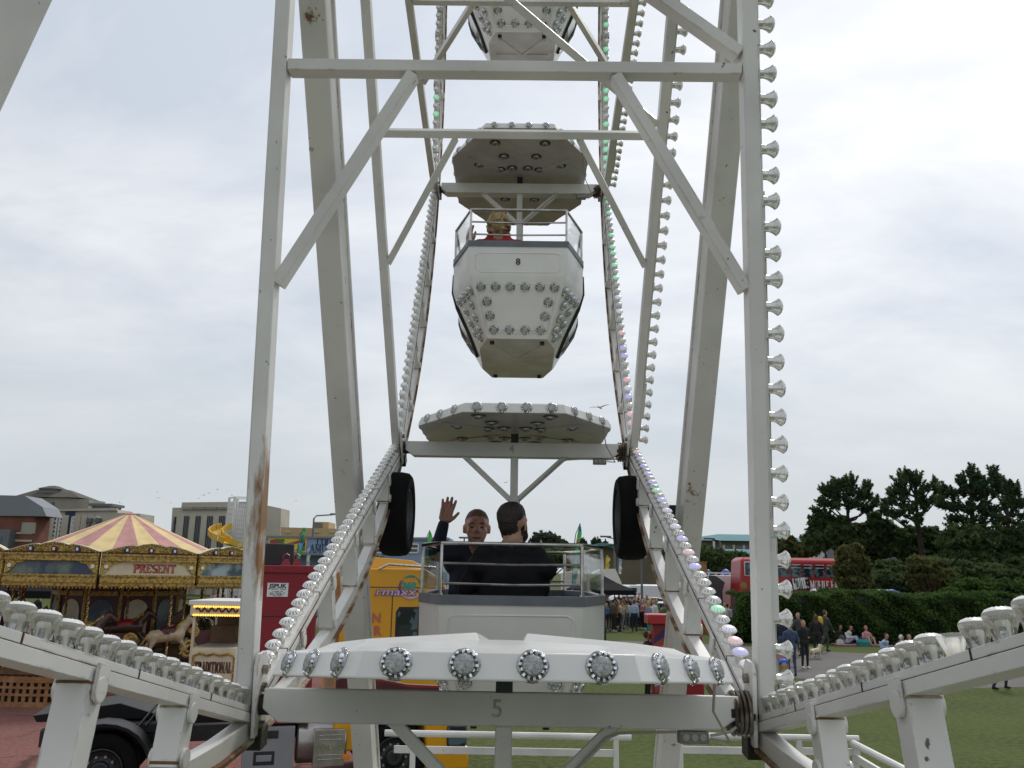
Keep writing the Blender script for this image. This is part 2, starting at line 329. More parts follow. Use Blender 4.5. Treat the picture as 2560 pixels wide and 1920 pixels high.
# lettering: a slab-serif stroke alphabet (unit height) for the fairground signs, and the built-in sans for the rest
def _arc(cx, cy, rx, ry, a0, a1, n=8): return [(cx+rx*cos(R_(a0+(a1-a0)*i/n)), cy+ry*sin(R_(a0+(a1-a0)*i/n))) for i in range(n+1)]
GLY = {  # glyph: (advance, [(polyline, thick?)], serif points)
 'A': (.82, [([(.12, 0), (.4, 1)], 0), ([(.4, 1), (.7, 0)], 1), ([(.2, .34), (.6, .34)], 0)], [(.12, 0), (.7, 0)]),
 'B': (.74, [([(.2, 0), (.2, 1)], 1), ([(.2, 1), (.4, 1)]+_arc(.4, .76, .2, .24, 90, -90)+[(.2, .52)], 0), ([(.2, .52)]+_arc(.42, .26, .24, .26, 90, -90)+[(.2, 0)], 0), (_arc(.4, .76, .2, .2, 60, -60), 1), (_arc(.42, .26, .24, .22, 60, -60), 1)], [(.14, 0), (.14, 1)]),
 'C': (.78, [(_arc(.46, .5, .34, .5, 50, 310, 14), 0), (_arc(.46, .5, .32, .5, 120, 240, 8), 1), ([(.7, .95), (.7, .7)], 0)], []),
 'D': (.8, [([(.2, 0), (.2, 1)], 1), ([(.2, 1), (.36, 1)]+_arc(.36, .5, .34, .5, 90, -90, 10)+[(.2, 0)], 0), (_arc(.38, .5, .3, .5, 55, -55), 1)], [(.14, 0), (.14, 1)]),
 'E': (.7, [([(.2, 0), (.2, 1)], 1), ([(.2, 1), (.6, 1), (.6, .8)], 0), ([(.2, .52), (.48, .52)], 0), ([(.2, 0), (.62, 0), (.62, .22)], 0)], [(.14, 0), (.14, 1)]),
 'I': (.42, [([(.21, 0), (.21, 1)], 1)], [(.21, 0), (.21, 1)]),
 'L': (.66, [([(.2, 0), (.2, 1)], 1), ([(.2, 0), (.6, 0), (.6, .26)], 0)], [(.14, 0), (.2, 1)]),
 'M': (1.0, [([(.16, 0), (.16, 1)], 0), ([(.16, 1), (.5, .15)], 1), ([(.5, .15), (.82, 1)], 0), ([(.82, 1), (.82, 0)], 1)], [(.16, 0), (.82, 0), (.12, 1), (.86, 1)]),
 'N': (.88, [([(.17, 0), (.17, 1)], 0), ([(.17, 1), (.7, 0)], 1), ([(.7, 0), (.7, 1)], 0)], [(.17, 0), (.13, 1), (.7, 1)]),
 'O': (.86, [(_arc(.43, .5, .34, .5, 0, 360, 18), 0), (_arc(.43, .5, .32, .5, 130, 230), 1), (_arc(.43, .5, .32, .5, 50, -50), 1)], []),
 'P': (.72, [([(.2, 0), (.2, 1)], 1), ([(.2, 1), (.4, 1)]+_arc(.4, .73, .22, .27, 90, -90)+[(.2, .46)], 0), (_arc(.4, .73, .22, .24, 60, -60), 1)], [(.2, 0), (.14, 1)]),
 'R': (.82, [([(.2, 0), (.2, 1)], 1), ([(.2, 1), (.4, 1)]+_arc(.4, .74, .2, .26, 90, -90)+[(.2, .48)], 0), (_arc(.4, .74, .2, .22, 60, -60), 1), ([(.42, .48), (.68, 0)], 1)], [(.2, 0), (.14, 1), (.7, 0)]),
 'S': (.7, [(_arc(.36, .74, .22, .26, 30, 270, 10)+_arc(.36, .24, .25, .25, 90, -150, 10), 0), (_arc(.36, .74, .22, .22, 150, 260), 1), (_arc(.36, .24, .24, .22, 80, -30), 1)], []),
 'T': (.76, [([(.38, 0), (.38, 1)], 1), ([(.08, .78), (.08, 1), (.68, 1), (.68, .78)], 0)], [(.38, 0)]),
 'U': (.86, [([(.18, 1), (.18, .3)]+_arc(.43, .3, .25, .3, 180, 360)+[(.68, 1)], 0), ([(.18, 1), (.18, .3)], 1)], [(.18, 1), (.68, 1)]),
}
def slab_text(mb, txt, T, h, width=None, m=0, tk=.15, tn=.085, z=.004, d=.004, grow=0.0):
    """adds slab-serif lettering to mb, centred on T's origin in T's xy plane, raised z"""
    adv = sum(.4 if c == ' ' else GLY[c][0] for c in txt); sx = (width/adv if width else h); x0 = -adv*sx/2
    def bar(p, q, wd):
        p, q = Vector((p[0], p[1], 0)), Vector((q[0], q[1], 0)); dr = q - p
        if dr.length < 1e-6: return
        dr.normalize(); nn = Vector((-dr.y, dr.x, 0))*wd*h/2; e = dr*wd*h*.22
        a = [p-e-nn, q+e-nn, q+e+nn, p-e+nn]
        mb.add([(*v.xy, zz) for zz in (z, z+d) for v in a], [(4, 5, 6, 7), (0, 1, 5, 4), (1, 2, 6, 5), (2, 3, 7, 6), (3, 0, 4, 7)], m, T)
    for c in txt:
        if c == ' ': x0 += .4*sx; continue
        a, strokes, ser = GLY[c]
        for k, (pl, tt) in enumerate(strokes):
            z += .00013
            wd = (tk if tt else tn) + grow; pts = [(x0+x*sx, (y-.5)*h) for x, y in pl]
            for i in range(len(pts)-1): bar(pts[i], pts[i+1], wd)
        for x, y in ser: z += .00013; bar((x0+(x-.13)*sx, (y-.5)*h), (x0+(x+.13)*sx, (y-.5)*h), tn+grow)
        z -= .00013*(len(strokes)+len(ser)); x0 += a*sx
def sans(name, txt, T, size, mat, parent=None, extrude=.0008, offset=0.0, shear=0.0, space=1.0, wide=1.0):
    """built-in sans lettering as a mesh, centred on T"""
    c = bpy.data.curves.new(name, 'FONT'); c.body = txt; c.size = size; c.extrude = extrude; c.offset = offset; c.shear = shear; c.space_character = space
    c.align_x = 'CENTER'; c.align_y = 'CENTER'; c.resolution_u = 4
    o = bpy.data.objects.new(name, c); col.objects.link(o); bpy.context.view_layer.update()
    me = bpy.data.meshes.new_from_object(o.evaluated_get(bpy.context.evaluated_depsgraph_get()))
    bpy.data.objects.remove(o); bpy.data.curves.remove(c); me.materials.clear(); me.materials.append(M[mat] if isinstance(mat, str) else mat)
    me.transform(Matrix.Diagonal((wide, 1, 1, 1))); me.transform(T); me.name = name
    return link(name, me, parent)

# one continuous skin over capsules and ellipsoids, coloured by the nearest of them
def blob(name, caps, voxel, mats, smooth=4):
    """caps: (p, q, r1, r2, material, squash or None); voxel-remeshed into one surface"""
    mb = MB()
    for c in caps:
        p, q, r1, r2 = Vector(c[0]), Vector(c[1]), c[2], c[3]; sq = c[5] if len(c) > 5 else None
        d = q - p; ln = d.length; T = frame(p, d.orthogonal(), d) if ln > 1e-6 else Matrix.Translation(p)
        if sq: T = Matrix.Translation(p) @ Matrix.Diagonal((*sq, 1)) @ Matrix.Translation(-p) @ T
        k = 5; pr = [(max(r1*sin(pi/2*i/k), r1*.05), -r1*cos(pi/2*i/k)) for i in range(k+1)] + [(max(r2*cos(pi/2*i/k), r2*.05), ln + r2*sin(pi/2*i/k)) for i in range(k+1)]
        mb.lathe(pr, 12, 0, T)
    o = bpy.data.objects.new('tmp', mb.mesh('tmp', [])); col.objects.link(o)
    r = o.modifiers.new('r', 'REMESH'); r.mode = 'VOXEL'; r.voxel_size = voxel
    if smooth:
        s = o.modifiers.new('s', 'SMOOTH'); s.iterations = smooth; s.factor = .5
    bpy.context.view_layer.update()
    me = bpy.data.meshes.new_from_object(o.evaluated_get(bpy.context.evaluated_depsgraph_get())); bpy.data.objects.remove(o)
    me.name = name; me.materials.clear()
    for x in mats: me.materials.append(M[x] if isinstance(x, str) else x)
    n = len(me.polygons); C = np.empty(n*3, np.float32); me.polygons.foreach_get('center', C); C = C.reshape(-1, 3)
    best = np.full(n, 1e9); idx = np.zeros(n, np.int32)
    for c in caps:
        p, q = np.array(c[0], float), np.array(c[1], float); X = C.astype(float).copy(); sq = c[5] if len(c) > 5 else None
        if sq: X = p + (X - p)/np.array(sq); q = q.copy()
        d = q - p; t = np.clip(((X - p) @ d)/max(d @ d, 1e-9), 0, 1); ds = np.linalg.norm(X - p - t[:, None]*d, axis=1) - (c[2] + (c[3]-c[2])*t)
        k = ds < best; best[k] = ds[k]; idx[k] = c[4]
    me.polygons.foreach_set('material_index', idx); me.polygons.foreach_set('use_smooth', np.ones(n, bool)); me.update()
    return me

# ------------------------------------------------------------------ ground
def sheet(name, pts, z, mat):
    mb = MB(); mb.add([(x, y, z) for x, y in pts], [tuple(range(len(pts)))]); return stru(mb.build(name, [mat], smooth=0))
def ground_mat(name, c, c2, c3, s1, s2, bump, bs, rough=.95):
    m = mkm(name, c, rough, c2=c2, vs=s1, bump=bump, bs=bs, lo=.38, hi=.62, spec=.08); nt = m.node_tree; p = nt.nodes['Principled BSDF']; src = p.inputs['Base Color'].links[0].from_socket
    t = nt.nodes.new('ShaderNodeTexCoord'); n = nt.nodes.new('ShaderNodeTexNoise'); n.inputs['Scale'].default_value = s2; n.inputs['Detail'].default_value = 7; n.inputs['Roughness'].default_value = .7
    nt.links.new(t.outputs['Object'], n.inputs[0]); r = nt.nodes.new('ShaderNodeMapRange'); r.inputs[1].default_value = .42; r.inputs[2].default_value = .6; r.inputs[4].default_value = .9; nt.links.new(n.outputs[0], r.inputs[0])
    mx = nt.nodes.new('ShaderNodeMix'); mx.data_type = 'RGBA'; nt.links.new(r.outputs[0], mx.inputs[0]); nt.links.new(src, mx.inputs[6]); mx.inputs[7].default_value = (*c3, 1); nt.links.new(mx.outputs[2], p.inputs['Base Color']); return m
M['grass'] = ground_mat('grass_ground', (.064, .088, .024), (.045, .066, .018), (.1, .112, .042), .35, 7.0, 1.0, 22)
M['tarmac'] = ground_mat('grey_tarmac', (.15, .145, .135), (.12, .115, .11), (.17, .16, .15), .6, 18, .2, 40)
M['redtar'] = ground_mat('red_tarmac', (.19, .085, .075), (.15, .07, .062), (.23, .12, .105), .5, 12, .25, 30)
nt = M['redtar'].node_tree; p = nt.nodes['Principled BSDF']; src = p.inputs['Base Color'].links[0].from_socket   # cracks in the old red surface
t = nt.nodes.new('ShaderNodeTexCoord'); nz = nt.nodes.new('ShaderNodeTexNoise'); nz.inputs['Scale'].default_value = 1.3; nz.inputs['Detail'].default_value = 5; nt.links.new(t.outputs['Object'], nz.inputs[0])
ad = nt.nodes.new('ShaderNodeVectorMath'); ad.operation = 'MULTIPLY_ADD'; nt.links.new(nz.outputs['Color'], ad.inputs[0]); ad.inputs[1].default_value = (1.2, 1.2, 0); nt.links.new(t.outputs['Object'], ad.inputs[2])
vo = nt.nodes.new('ShaderNodeTexVoronoi'); vo.feature = 'DISTANCE_TO_EDGE'; vo.inputs['Scale'].default_value = .42; nt.links.new(ad.outputs[0], vo.inputs['Vector'])
mr = nt.nodes.new('ShaderNodeMapRange'); mr.inputs[1].default_value = .004; mr.inputs[2].default_value = .014; mr.inputs[3].default_value = .75; mr.inputs[4].default_value = 0; nt.links.new(vo.outputs['Distance'], mr.inputs[0])
mx = nt.nodes.new('ShaderNodeMix'); mx.data_type = 'RGBA'; nt.links.new(mr.outputs[0], mx.inputs[0]); nt.links.new(src, mx.inputs[6]); mx.inputs[7].default_value = (.06, .035, .03, 1); nt.links.new(mx.outputs[2], p.inputs['Base Color'])
sheet('grass_ground', [(-2500, -60), (2500, -60), (2500, 3500), (-2500, 3500)], 0, M['grass'])
g = [gp(1380, 1612), gp(1560, 1602), gp(1800, 1612), gp(2047, 1628), gp(2172, 1634), gp(2560, 1655)]; g2 = [gp(2620, 1716), gp(2383, 1722), gp(1978, 1695), gp(1760, 1665), gp(1560, 1640), gp(1300, 1634)]
sheet('grey_path', [(-4, 42)] + [(p.x, p.y) for p in g] + [(60, 24), (60, 18)] + [(p.x, p.y) for p in g2] + [(-4, 35)], .004, M['tarmac'])
sheet('red_tarmac', [(-40, 4), (-3.4, 4), (-2.2, 12.6), (-3.5, 22), (-6, 29), (-40, 34)], .004, M['redtar'])
sheet('car_park', [(4.5, 66), (26, 66), (26, 110), (-20, 110), (-20, 76)], .004, M['tarmac'])
# ------------------------------------------------------------------ the ferris wheel
HY, HZ, RW, A5, HW = 2.2535, 4.5108 + 3.3, 4.9265, R_(-85.294), .775
wheel = empty('ferris_wheel', (0, HY, HZ), 'white enamelled ferris wheel with rust stained lattice rims and rows of lamps', 'ferris wheel')
A = Vector((0, RW*cos(A5), RW*sin(A5))); B = Vector((0, RW*cos(A5+pi/5), RW*sin(A5+pi/5))); CH = (B-A).length
tt = (B-A)/CH; nn = Vector((0, -tt.z, tt.y))
def sn(s, n, x=0.0): v = A + tt*s + nn*n; return Vector((x, v.y, v.z))
# lamp: silvery flared bulb with a ribbed cap
def bulb_mesh(name, capm, n=20):
    mb = MB()
    mb.lathe([(.016, 0), (.016, .009), (.0152, .013), (.016, .020), (.0188, .028), (.023, .0355), (.0268, .041), (.0275, .0445), (.0256, .0475)], n, 0, caps=(1, 0))
    cap = MB(); cap.lathe([(.0256, .0475), (.0215, .0518), (.0130, .056), (.005, .0568)], 24, 1, caps=(0, 1)); cap.m = [(2 if i % 2 else 1) if i < 48 else 2 for i in range(len(cap.m))] if capm != 'bulbcap' else [3 if (i % 2 and i < 48) else 1 for i in range(len(cap.m))]
    mb.add(cap.v, cap.f, cap.m)
    mb.lathe([(.0275, .0415), (.0286, .0435), (.0275, .0455)], n, 1, caps=(0, 0))
    return mb.mesh(name, ['pearl', 'bulbcap', capm, 'capgap' if capm == 'bulbcap' else capm], 50)
def clear_bulb_mesh(name, n=24):
    mb = MB()
    mb.lathe([(.014, 0), (.0145, .008), (.0185, .018), (.0232, .029), (.0258, .037), (.0266, .042), (.0254, .0455)], n, 0, caps=(1, 0))
    rib = lambda i, j: (1, .0012 if (j % 2 and 0 < i < 3) else 0)
    mb.lathe([(.0254, .0455), (.021, .0492), (.0125, .0524), (.006, .0528)], n, 2, caps=(0, 1), rib=rib)
    mb.lathe([(.0115, .0005), (.0115, .03), (.0095, .034)], 12, 1)
    for a in range(4):
        T = Matrix.Rotation(a*pi/2+.4, 4, 'Z'); mb.box((.0155, 0, .014), (.004, .009, .016), 3, T)
    return mb.mesh(name, ['bulbclear', 'bulbcore', 'bulbcap', 'chrome'], 50)
def led(name, c, e):
    m = mkm(name, [.3+.55*x for x in c], .2, emit=c, es=e); return m
M['led_green'] = led('lit_cap_green', (.12, .85, .38), .5); M['led_blue'] = led('lit_cap_violet', (.36, .3, .95), .5); M['led_pink'] = led('lit_cap_pink', (.9, .4, .45), .4); M['led_pale'] = led('lit_cap_pale', (.75, .72, .95), .3); M['capgap'] = mkm('cap_gap', (.42, .42, .4), .15, .6)
BULB = {k: bulb_mesh('light_bulb', m) for k, m in (('off', 'bulbcap'), ('green', 'led_green'), ('blue', 'led_blue'), ('pink', 'led_pink'), ('pale', 'led_pale'))}
BULB['clear'] = clear_bulb_mesh('light_bulb')
mb = MB(); mb.lathe([(.014, 0), (.0145, .008), (.0185, .018), (.0232, .029), (.0258, .037), (.0262, .040)], 24, 0, caps=(1, 0)); mb.lathe([(.0115, .0005), (.0115, .03), (.0095, .034)], 12, 1); BULB['open'] = mb.mesh('light_bulb', ['bulbclear', 'bulbcore'], 50)   # one cap is missing
def rim_segment(side, k):
    x = side*HW; mb = MB(); ro = A5 + k*pi/5
    # inner chord: lamp strip above a box rail
    mb.beam(sn(.03, -.0165, x), sn(CH-.03, -.0165, x), .050, .017, nn, 0)
    mb.beam(sn(.0, -.040, x), sn(CH, -.040, x), .058, .026, nn, 0)
    for s in np.arange(.36, CH-.2, .46): mb.box((0, 0, 0), (.054, .004, .02), 2, frame(sn(s, -.0165, x), (1, 0, 0), nn))
    mb.beam(sn(.03, -.0262, x), sn(CH-.03, -.0262, x), .0555, .0022, nn, 2)
    # posts with rounded lugs and rust at the joint
    for s in (.53, 1.03, CH/2, CH-1.03, CH-.53):
        r = 4.972; y0 = -.05; v = sn(s, 0); d = Vector((0, v.y, v.z)); n1 = -(math.sqrt(max(r*r - (s-CH/2)**2, 0)) - RW*cos(pi/10))
        mb.beam(sn(s, n1+.0, x), sn(s, y0, x), .062, .062, (1, 0, 0), 0)
        mb.box((0, 0, 0), (.0655, .0655, .005), 1, frame(sn(s, -.0555, x), (1, 0, 0), nn))
        mb.box((0, 0, 0), (.0645, .0645, .007), 1, frame(sn(s, n1+.010, x), (1, 0, 0), nn))
        for e in (-1, 1):
            mb.lathe([(.024, -.005), (.024, .005)], 14, 0, frame(sn(s+.0, -.066, x+e*.0365), (0, 0, 1), (1, 0, 0)))
            mb.box((0, 0, 0), (.0076, .045, .05), 0, frame(sn(s, -.045, x+e*.0365), (1, 0, 0), nn))
            mb.lathe([(.024, -.005), (.024, .005)], 14, 0, frame(sn(s, n1+.02, x+e*.0365), (0, 0, 1), (1, 0, 0)))
    # outer arc: box section with a rusty flange outside
    na = 12; aa = [A5 + pi/5*i/na for i in range(na+1)]
    def arc(r0, r1, wd, m, xo=0.0):
        vs = []; fs = []
        for a in aa:
            for r, e in ((r0, -1), (r0, 1), (r1, 1), (r1, -1)): vs.append((x+xo+e*wd/2, r*cos(a), r*sin(a)))
        for i in range(na):
            for j in range(4): fs.append((i*4+j, i*4+(j+1) % 4, i*4+4+(j+1) % 4, i*4+4+j))
        fs += [(3, 2, 1, 0), (na*4, na*4+1, na*4+2, na*4+3)]; mb.add(vs, fs, m)
    arc(4.972, 5.022, .046, 0); arc(5.022, 5.032, .074, 1); arc(5.032, 5.044, .05, 2)
    o = mb.build('rim_segment', ['white', 'rust', 'rustdark', 'white_rusty'], wheel, bevel=.0025); o.rotation_euler.x = k*pi/5; return o
rims = {}
for side in (-1, 1):
    first = None
    for k in range(-1, 9):
        if first is None: o = first = rim_segment(side, 0); o.rotation_euler.x = k*pi/5
        else: o = first.copy(); col.objects.link(o); o.rotation_euler.x = k*pi/5
        rims[side, k] = o
        if (side, k) == (-1, -1): o['label'] = 'nearest left rim segment with clear lamps on top'
# spokes: two columns, a cross rail, K braces and one long diagonal; built for node 0, turned for the others
tcr, LSP = .4122, RW
ur = -A.normalized(); ut = Vector((0, -ur.z, ur.y)); ut = ut if ut.y > 0 else -ut
def sp(t, x, off=0.0): v = A + ur*(t*LSP) + ut*off; return Vector((x, v.y, v.z))
def spoke(k):
    for s in (-1, 1):
        mb = MB(); mb.beam(sp(-.006, s*HW, -.0), sp(.955, s*HW), .049, .066, ut, 0, .12)
        if s > 0:
            mb.beam(sp(.02, s*HW+.0305), sp(.93, s*HW+.0305), .008, .036, ut, 0)
            for t in (.105, .23, .305, .43, .55): mb.beam(sp(t, s*HW+.0315), sp(t+.012, s*HW+.0315), .012, .042, ut, 0)
            mb.beam(sp(.055, s*HW+.036), sp(.105, s*HW+.036), .022, .04, ut, 0)
            if k == 0: mb.tube([sp(t, s*HW+.043, .01) for t in (.0, .05, .2, .33)], .004, 6, 2)
        if k == 0 and s < 0:
            o = mb.build('spoke_column', ['spoke_rust', 'rust', 'cable'], wheel, bevel=.003)
        else: o = mb.build('spoke_column', ['white', 'rust', 'cable'], wheel, bevel=.003)
        o.rotation_euler.x = k*pi/5; cols[k, s] = o
    mb = MB(); mb.beam(sp(tcr, -HW+.027), sp(tcr, HW-.027), .06, .04, ur, 0)
    o = mb.build('cross_rail', ['white_rusty'], wheel, bevel=.003); o.rotation_euler.x = k*pi/5
    for s in (-1, 1):
        mb = MB(); mb.beam(sp(.262, s*(HW-.028)), sp(tcr-.0045, s*.335), .036, .0585, ut, 0)
        o = mb.build('k_brace', ['white_rusty', 'rust'], wheel, bevel=.0025); o.rotation_euler.x = k*pi/5
    mb = MB(); mb.beam(sp(tcr+.012, HW-.028), sp(.655, -HW+.028), .038, .058, ut, 0)
    o = mb.build('diagonal_brace', ['white'], wheel, bevel=.0025); o.rotation_euler.x = k*pi/5
cols = {}
# rust run on one column: bloom low on its inner edge
m = M['spoke_rust'] = M['white'].copy(); nt = m.node_tree; p = nt.nodes['Principled BSDF']; src = p.inputs['Base Color'].links[0].from_socket
t = nt.nodes.new('ShaderNodeTexCoord'); sx = nt.nodes.new('ShaderNodeSeparateXYZ'); nt.links.new(t.outputs['Object'], sx.inputs[0])
def node(op, a, b=None, c=None, nt=nt):
    n = nt.nodes.new('ShaderNodeMath'); n.operation = op
    for i, x in enumerate((a, b, c)):
        if x is None: continue
        if isinstance(x, (int, float)): n.inputs[i].default_value = x
        else: nt.links.new(x, n.inputs[i])
    return n.outputs[0]
zc = (A + ur*(.112*LSP)).z
gz = node('SUBTRACT', 1.0, node('POWER', node('DIVIDE', node('ABSOLUTE', node('SUBTRACT', sx.outputs[2], zc)), .25), 2.0))
gx = node('MULTIPLY_ADD', node('SUBTRACT', sx.outputs[0], -HW), 14.0, -.25)
nz = nt.nodes.new('ShaderNodeTexNoise'); nz.inputs['Scale'].default_value = 9; nz.inputs['Detail'].default_value = 8; nz.inputs['Roughness'].default_value = .65
mpp = nt.nodes.new('ShaderNodeMapping'); mpp.inputs['Scale'].default_value = (3, 2, .7); nt.links.new(t.outputs['Object'], mpp.inputs[0]); nt.links.new(mpp.outputs[0], nz.inputs[0])
f = node('ADD', node('ADD', node('MULTIPLY', gz, .5), gx), node('MULTIPLY', node('SUBTRACT', nz.outputs[0], .5), 2.2))
rr = nt.nodes.new('ShaderNodeMapRange'); rr.inputs[1].default_value = .02; rr.inputs[2].default_value = .45; nt.links.new(f, rr.inputs[0])
gate = node('MULTIPLY', rr.outputs[0], node('GREATER_THAN', gz, 0.0))
mx = nt.nodes.new('ShaderNodeMix'); mx.data_type = 'RGBA'; nt.links.new(gate, mx.inputs[0]); nt.links.new(src, mx.inputs[6]); mx.inputs[7].default_value = (.26, .14, .06, 1); nt.links.new(mx.outputs[2], p.inputs['Base Color'])
for k in (-1, 0, 1, 2, 3, 4, 5, 6, 7, 8): spoke(k)
# pivot plates, grease and ring joints where the gondolas hang
for k in range(0, 5):
    for s in (-1, 1):
        mb = MB(); T0 = frame(sp(0, s*.735), (1, 0, 0), ur)
        mb.prism([(-.05, -.085), (.05, -.085), (.05, .12), (.03, .15), (-.03, .15), (-.05, .12)], -.006, .006, 0, T0 @ Matrix(((0, 0, 1, 0), (1, 0, 0, 0), (0, 1, 0, 0), (0, 0, 0, 1))))
        for dz in (.10, .05, -.06):
            mb.lathe([(.014, -.012), (.014, .012)], 6, 1, frame(sp(0, s*.727) + ur*dz, ur, (1, 0, 0)))
        for i in range(4 if s > 0 else 0):
            mb.lathe([(.062, -.005), (.066, 0), (.062, .005)], 20, 1, frame(sp(0, s*(.722-.014*i)), ur, (1, 0, 0)))
        mb.lathe([(.052 if s > 0 else .03, -.035), (.052 if s > 0 else .03, .035)], 16, 2, frame(sp(0, s*.70), ur, (1, 0, 0)))
        mb.lathe([(.03, -.05), (.03, .05)], 12, 2, frame(sp(0, s*.75), ur, (1, 0, 0)))
        mb.box((0, 0, 0), (.05, .07, .06), 2, frame(sp(-.02, s*.745, .02), (1, 0, 0), ur))
        o = mb.build('pivot_joint', ['white_rusty', 'steel', 'grease'], wheel); o.rotation_euler.x = k*pi/5
mb = MB(); mb.lathe([(.14, -1.3), (.14, 1.3)], 20, 0, frame((0, 0, 0), (0, 0, 1), (1, 0, 0)))
for s in (-1, 1): mb.lathe([(.3, s*.775-.04), (.34, s*.775), (.3, s*.775+.04)], 24, 0, frame((0, 0, 0), (0, 0, 1), (1, 0, 0)))
mb.build('hub', ['white'], wheel)
# lamps: children of their rim segment or column; those far round the wheel are one mass
rest = MB(); rest_T = []
jr = random.Random(9)
def bulb_at(parent, T, kind): o = link('light_bulb', BULB[kind], parent); o.matrix_local = T @ Euler((jr.gauss(0, .035), jr.gauss(0, .035), jr.uniform(0, 6.28))).to_matrix().to_4x4() @ Matrix.Scale(jr.uniform(.97, 1.03), 4); return o
pitch = .0812; ss = [.06 + pitch*i for i in range(37)]
lit = {}
lr = random.Random(3)
for side in (-1, 1):
    for k in range(-1, 4):
        for i, s in enumerate(ss):
            T = frame(sn(s, -.008, side*(HW+.004)), tt, nn); kd = 'off'
            if k == -1:
                if s < 1.5: continue
                kd = 'open' if (side > 0 and i == 22) else 'clear'
            elif k == 0 and side > 0: kd = {33: 'blue', 31: 'blue', 29: 'blue', 27: 'blue', 25: 'green', 23: 'blue', 21: 'pale', 18: 'pale', 16: 'blue', 14: 'pink', 12: 'blue', 7: 'green', 5: 'pale', 4: 'pink', 3: 'blue', 2: 'pale', 35: 'pink'}.get(i, 'off')
            elif k == 1 and side > 0: kd = lr.choice(['blue', 'off', 'off', 'pink', 'pale', 'off', 'blue']) if i < 14 else lr.choice(['green', 'off', 'off', 'off', 'green', 'pale'])
            elif k == 2: kd = lr.choice(['green', 'off', 'off', 'off', 'green' if side > 0 else 'off'])
            if k == -1 or (k == 0 and i < 27): bulb_at(rims[side, k], T, kd)
            else:
                Rk = Matrix.Rotation(k*pi/5, 4, 'X'); rest_T.append((Rk @ T, kd))
for k in (0, 1, 2):
    for i in range(52 if k < 2 else 44):
        v = .02 + .0178*i
        T = frame(sp(v, HW+.034), ur, (1, 0, 0))
        if k == 0 and i < 23: bulb_at(cols[0, 1], T, 'off')
        else: rest_T.append((Matrix.Rotation(k*pi/5, 4, 'X') @ T, 'off'))
cache = {}
for T, kd in rest_T:
    me = BULB[kd]
    if kd not in cache:
        cache[kd] = ([v.co.copy() for v in me.vertices], [tuple(p.vertices) for p in me.polygons], [p.material_index for p in me.polygons])
    vs, fs, ms = cache[kd]; j = {'off': 1, 'green': 2, 'blue': 3, 'pink': 4, 'pale': 5}[kd]
    rest.add(vs, fs, [0 if q == 0 else (1 if q == 1 else (j if (kd != 'off' or q == 2) else 6)) for q in ms], T)
o = rest.build('light_bulb', ['pearl', 'bulbcap', 'led_green', 'led_blue', 'led_pink', 'led_pale', 'capgap'], wheel, smooth=50); o['kind'] = 'stuff'

# ------------------------------------------------------------------ the frame that carries the wheel
sup = empty('wheel_support_frame', (0, HY, 0), 'white A-frame of broad steel legs carrying the ferris wheel axle', 'support frame')
def leg(x0, x1, sgn):
    mb = MB(); rings = []
    for z in (.05, HZ+.1):
        y = sgn*(.03 - .645*(z - HZ)); y2 = y + sgn*.28
        rings.append([(x0, y, z), (x1, y, z), (x1, y2, z), (x0, y2, z)])
    mb.loft(rings, 0)
    for x in (x0+.012, x1-.012):     # lamp channels along the sides
        mb.beam((x, sgn*(.03+.645*HZ+.2), .05), (x, sgn*(.2), HZ), .028, .05, (1, 0, 0), 0)
    mb.box(((x0+x1)/2, sgn*(.17+.645*HZ), .03), (.5, .7, .06), 0); return mb.build('leg', ['white_rusty'], sup, bevel=.006)
for sgn in (1, -1): leg(-1.05, -.92, sgn); leg(1.0, 1.12, sgn)
mb = MB(); mb.beam((-.86, 0, HZ), (-2.98, 0, .05), .22, .22, (0, 1, 0), 0); mb.build('outrigger', ['white'], sup, bevel=.006)
for s in (-1, 1):
    mb = MB(); mb.lathe([(.16, s*.9), (.2, s*.95), (.2, s*1.15), (.16, s*1.2)] if s > 0 else [(.16, -1.2), (.2, -1.15), (.2, -.95), (.16, -.9)], 20, 0, frame((0, 0, HZ), (0, 0, 1), (1, 0, 0))); mb.build('axle_bearing', ['white'], sup)
for s in (-1, 1):  # bent foot rails on the front faces of the far legs
    x = -.975 if s < 0 else 1.06; z = 1.75; y = .03 - .645*(z - HZ) - .03
    dx = -.17 if s < 0 else .17
    mb = MB(); mb.beam((x+.01, y-.05, z+.16), (x-.02, y-.11, z-.06), .022, .018, (1, 0, 0), 0); mb.beam((x-.02, y-.11, z-.055), (x-.02+dx, y-.11, z-.05), .022, .022, (0, 0, 1), 0)
    mb.beam((x-.02+dx, y-.11, z-.06), (x-.02+dx, y-.11, z-.03), .01, .022, (0, 1, 0), 0); mb.build('foot_rail', ['white'], sup, bevel=.002)
# unseen steel base under the wheel, added to bounce neutral light
mb = MB(); mb.box2((-1.6, -6.5, .18), (1.6, 4.9, .26), 0)
for y in (-6.2, -3, 0, 3, 4.6): mb.box2((-1.5, y-.1, 0), (1.5, y+.1, .18), 0)
rb = mb.build('added_ride_base', ['alu'], None, (0, HY, 0)); tag(rb, 'unseen grey steel base deck added under the ferris wheel for bounce light', 'added ride base')
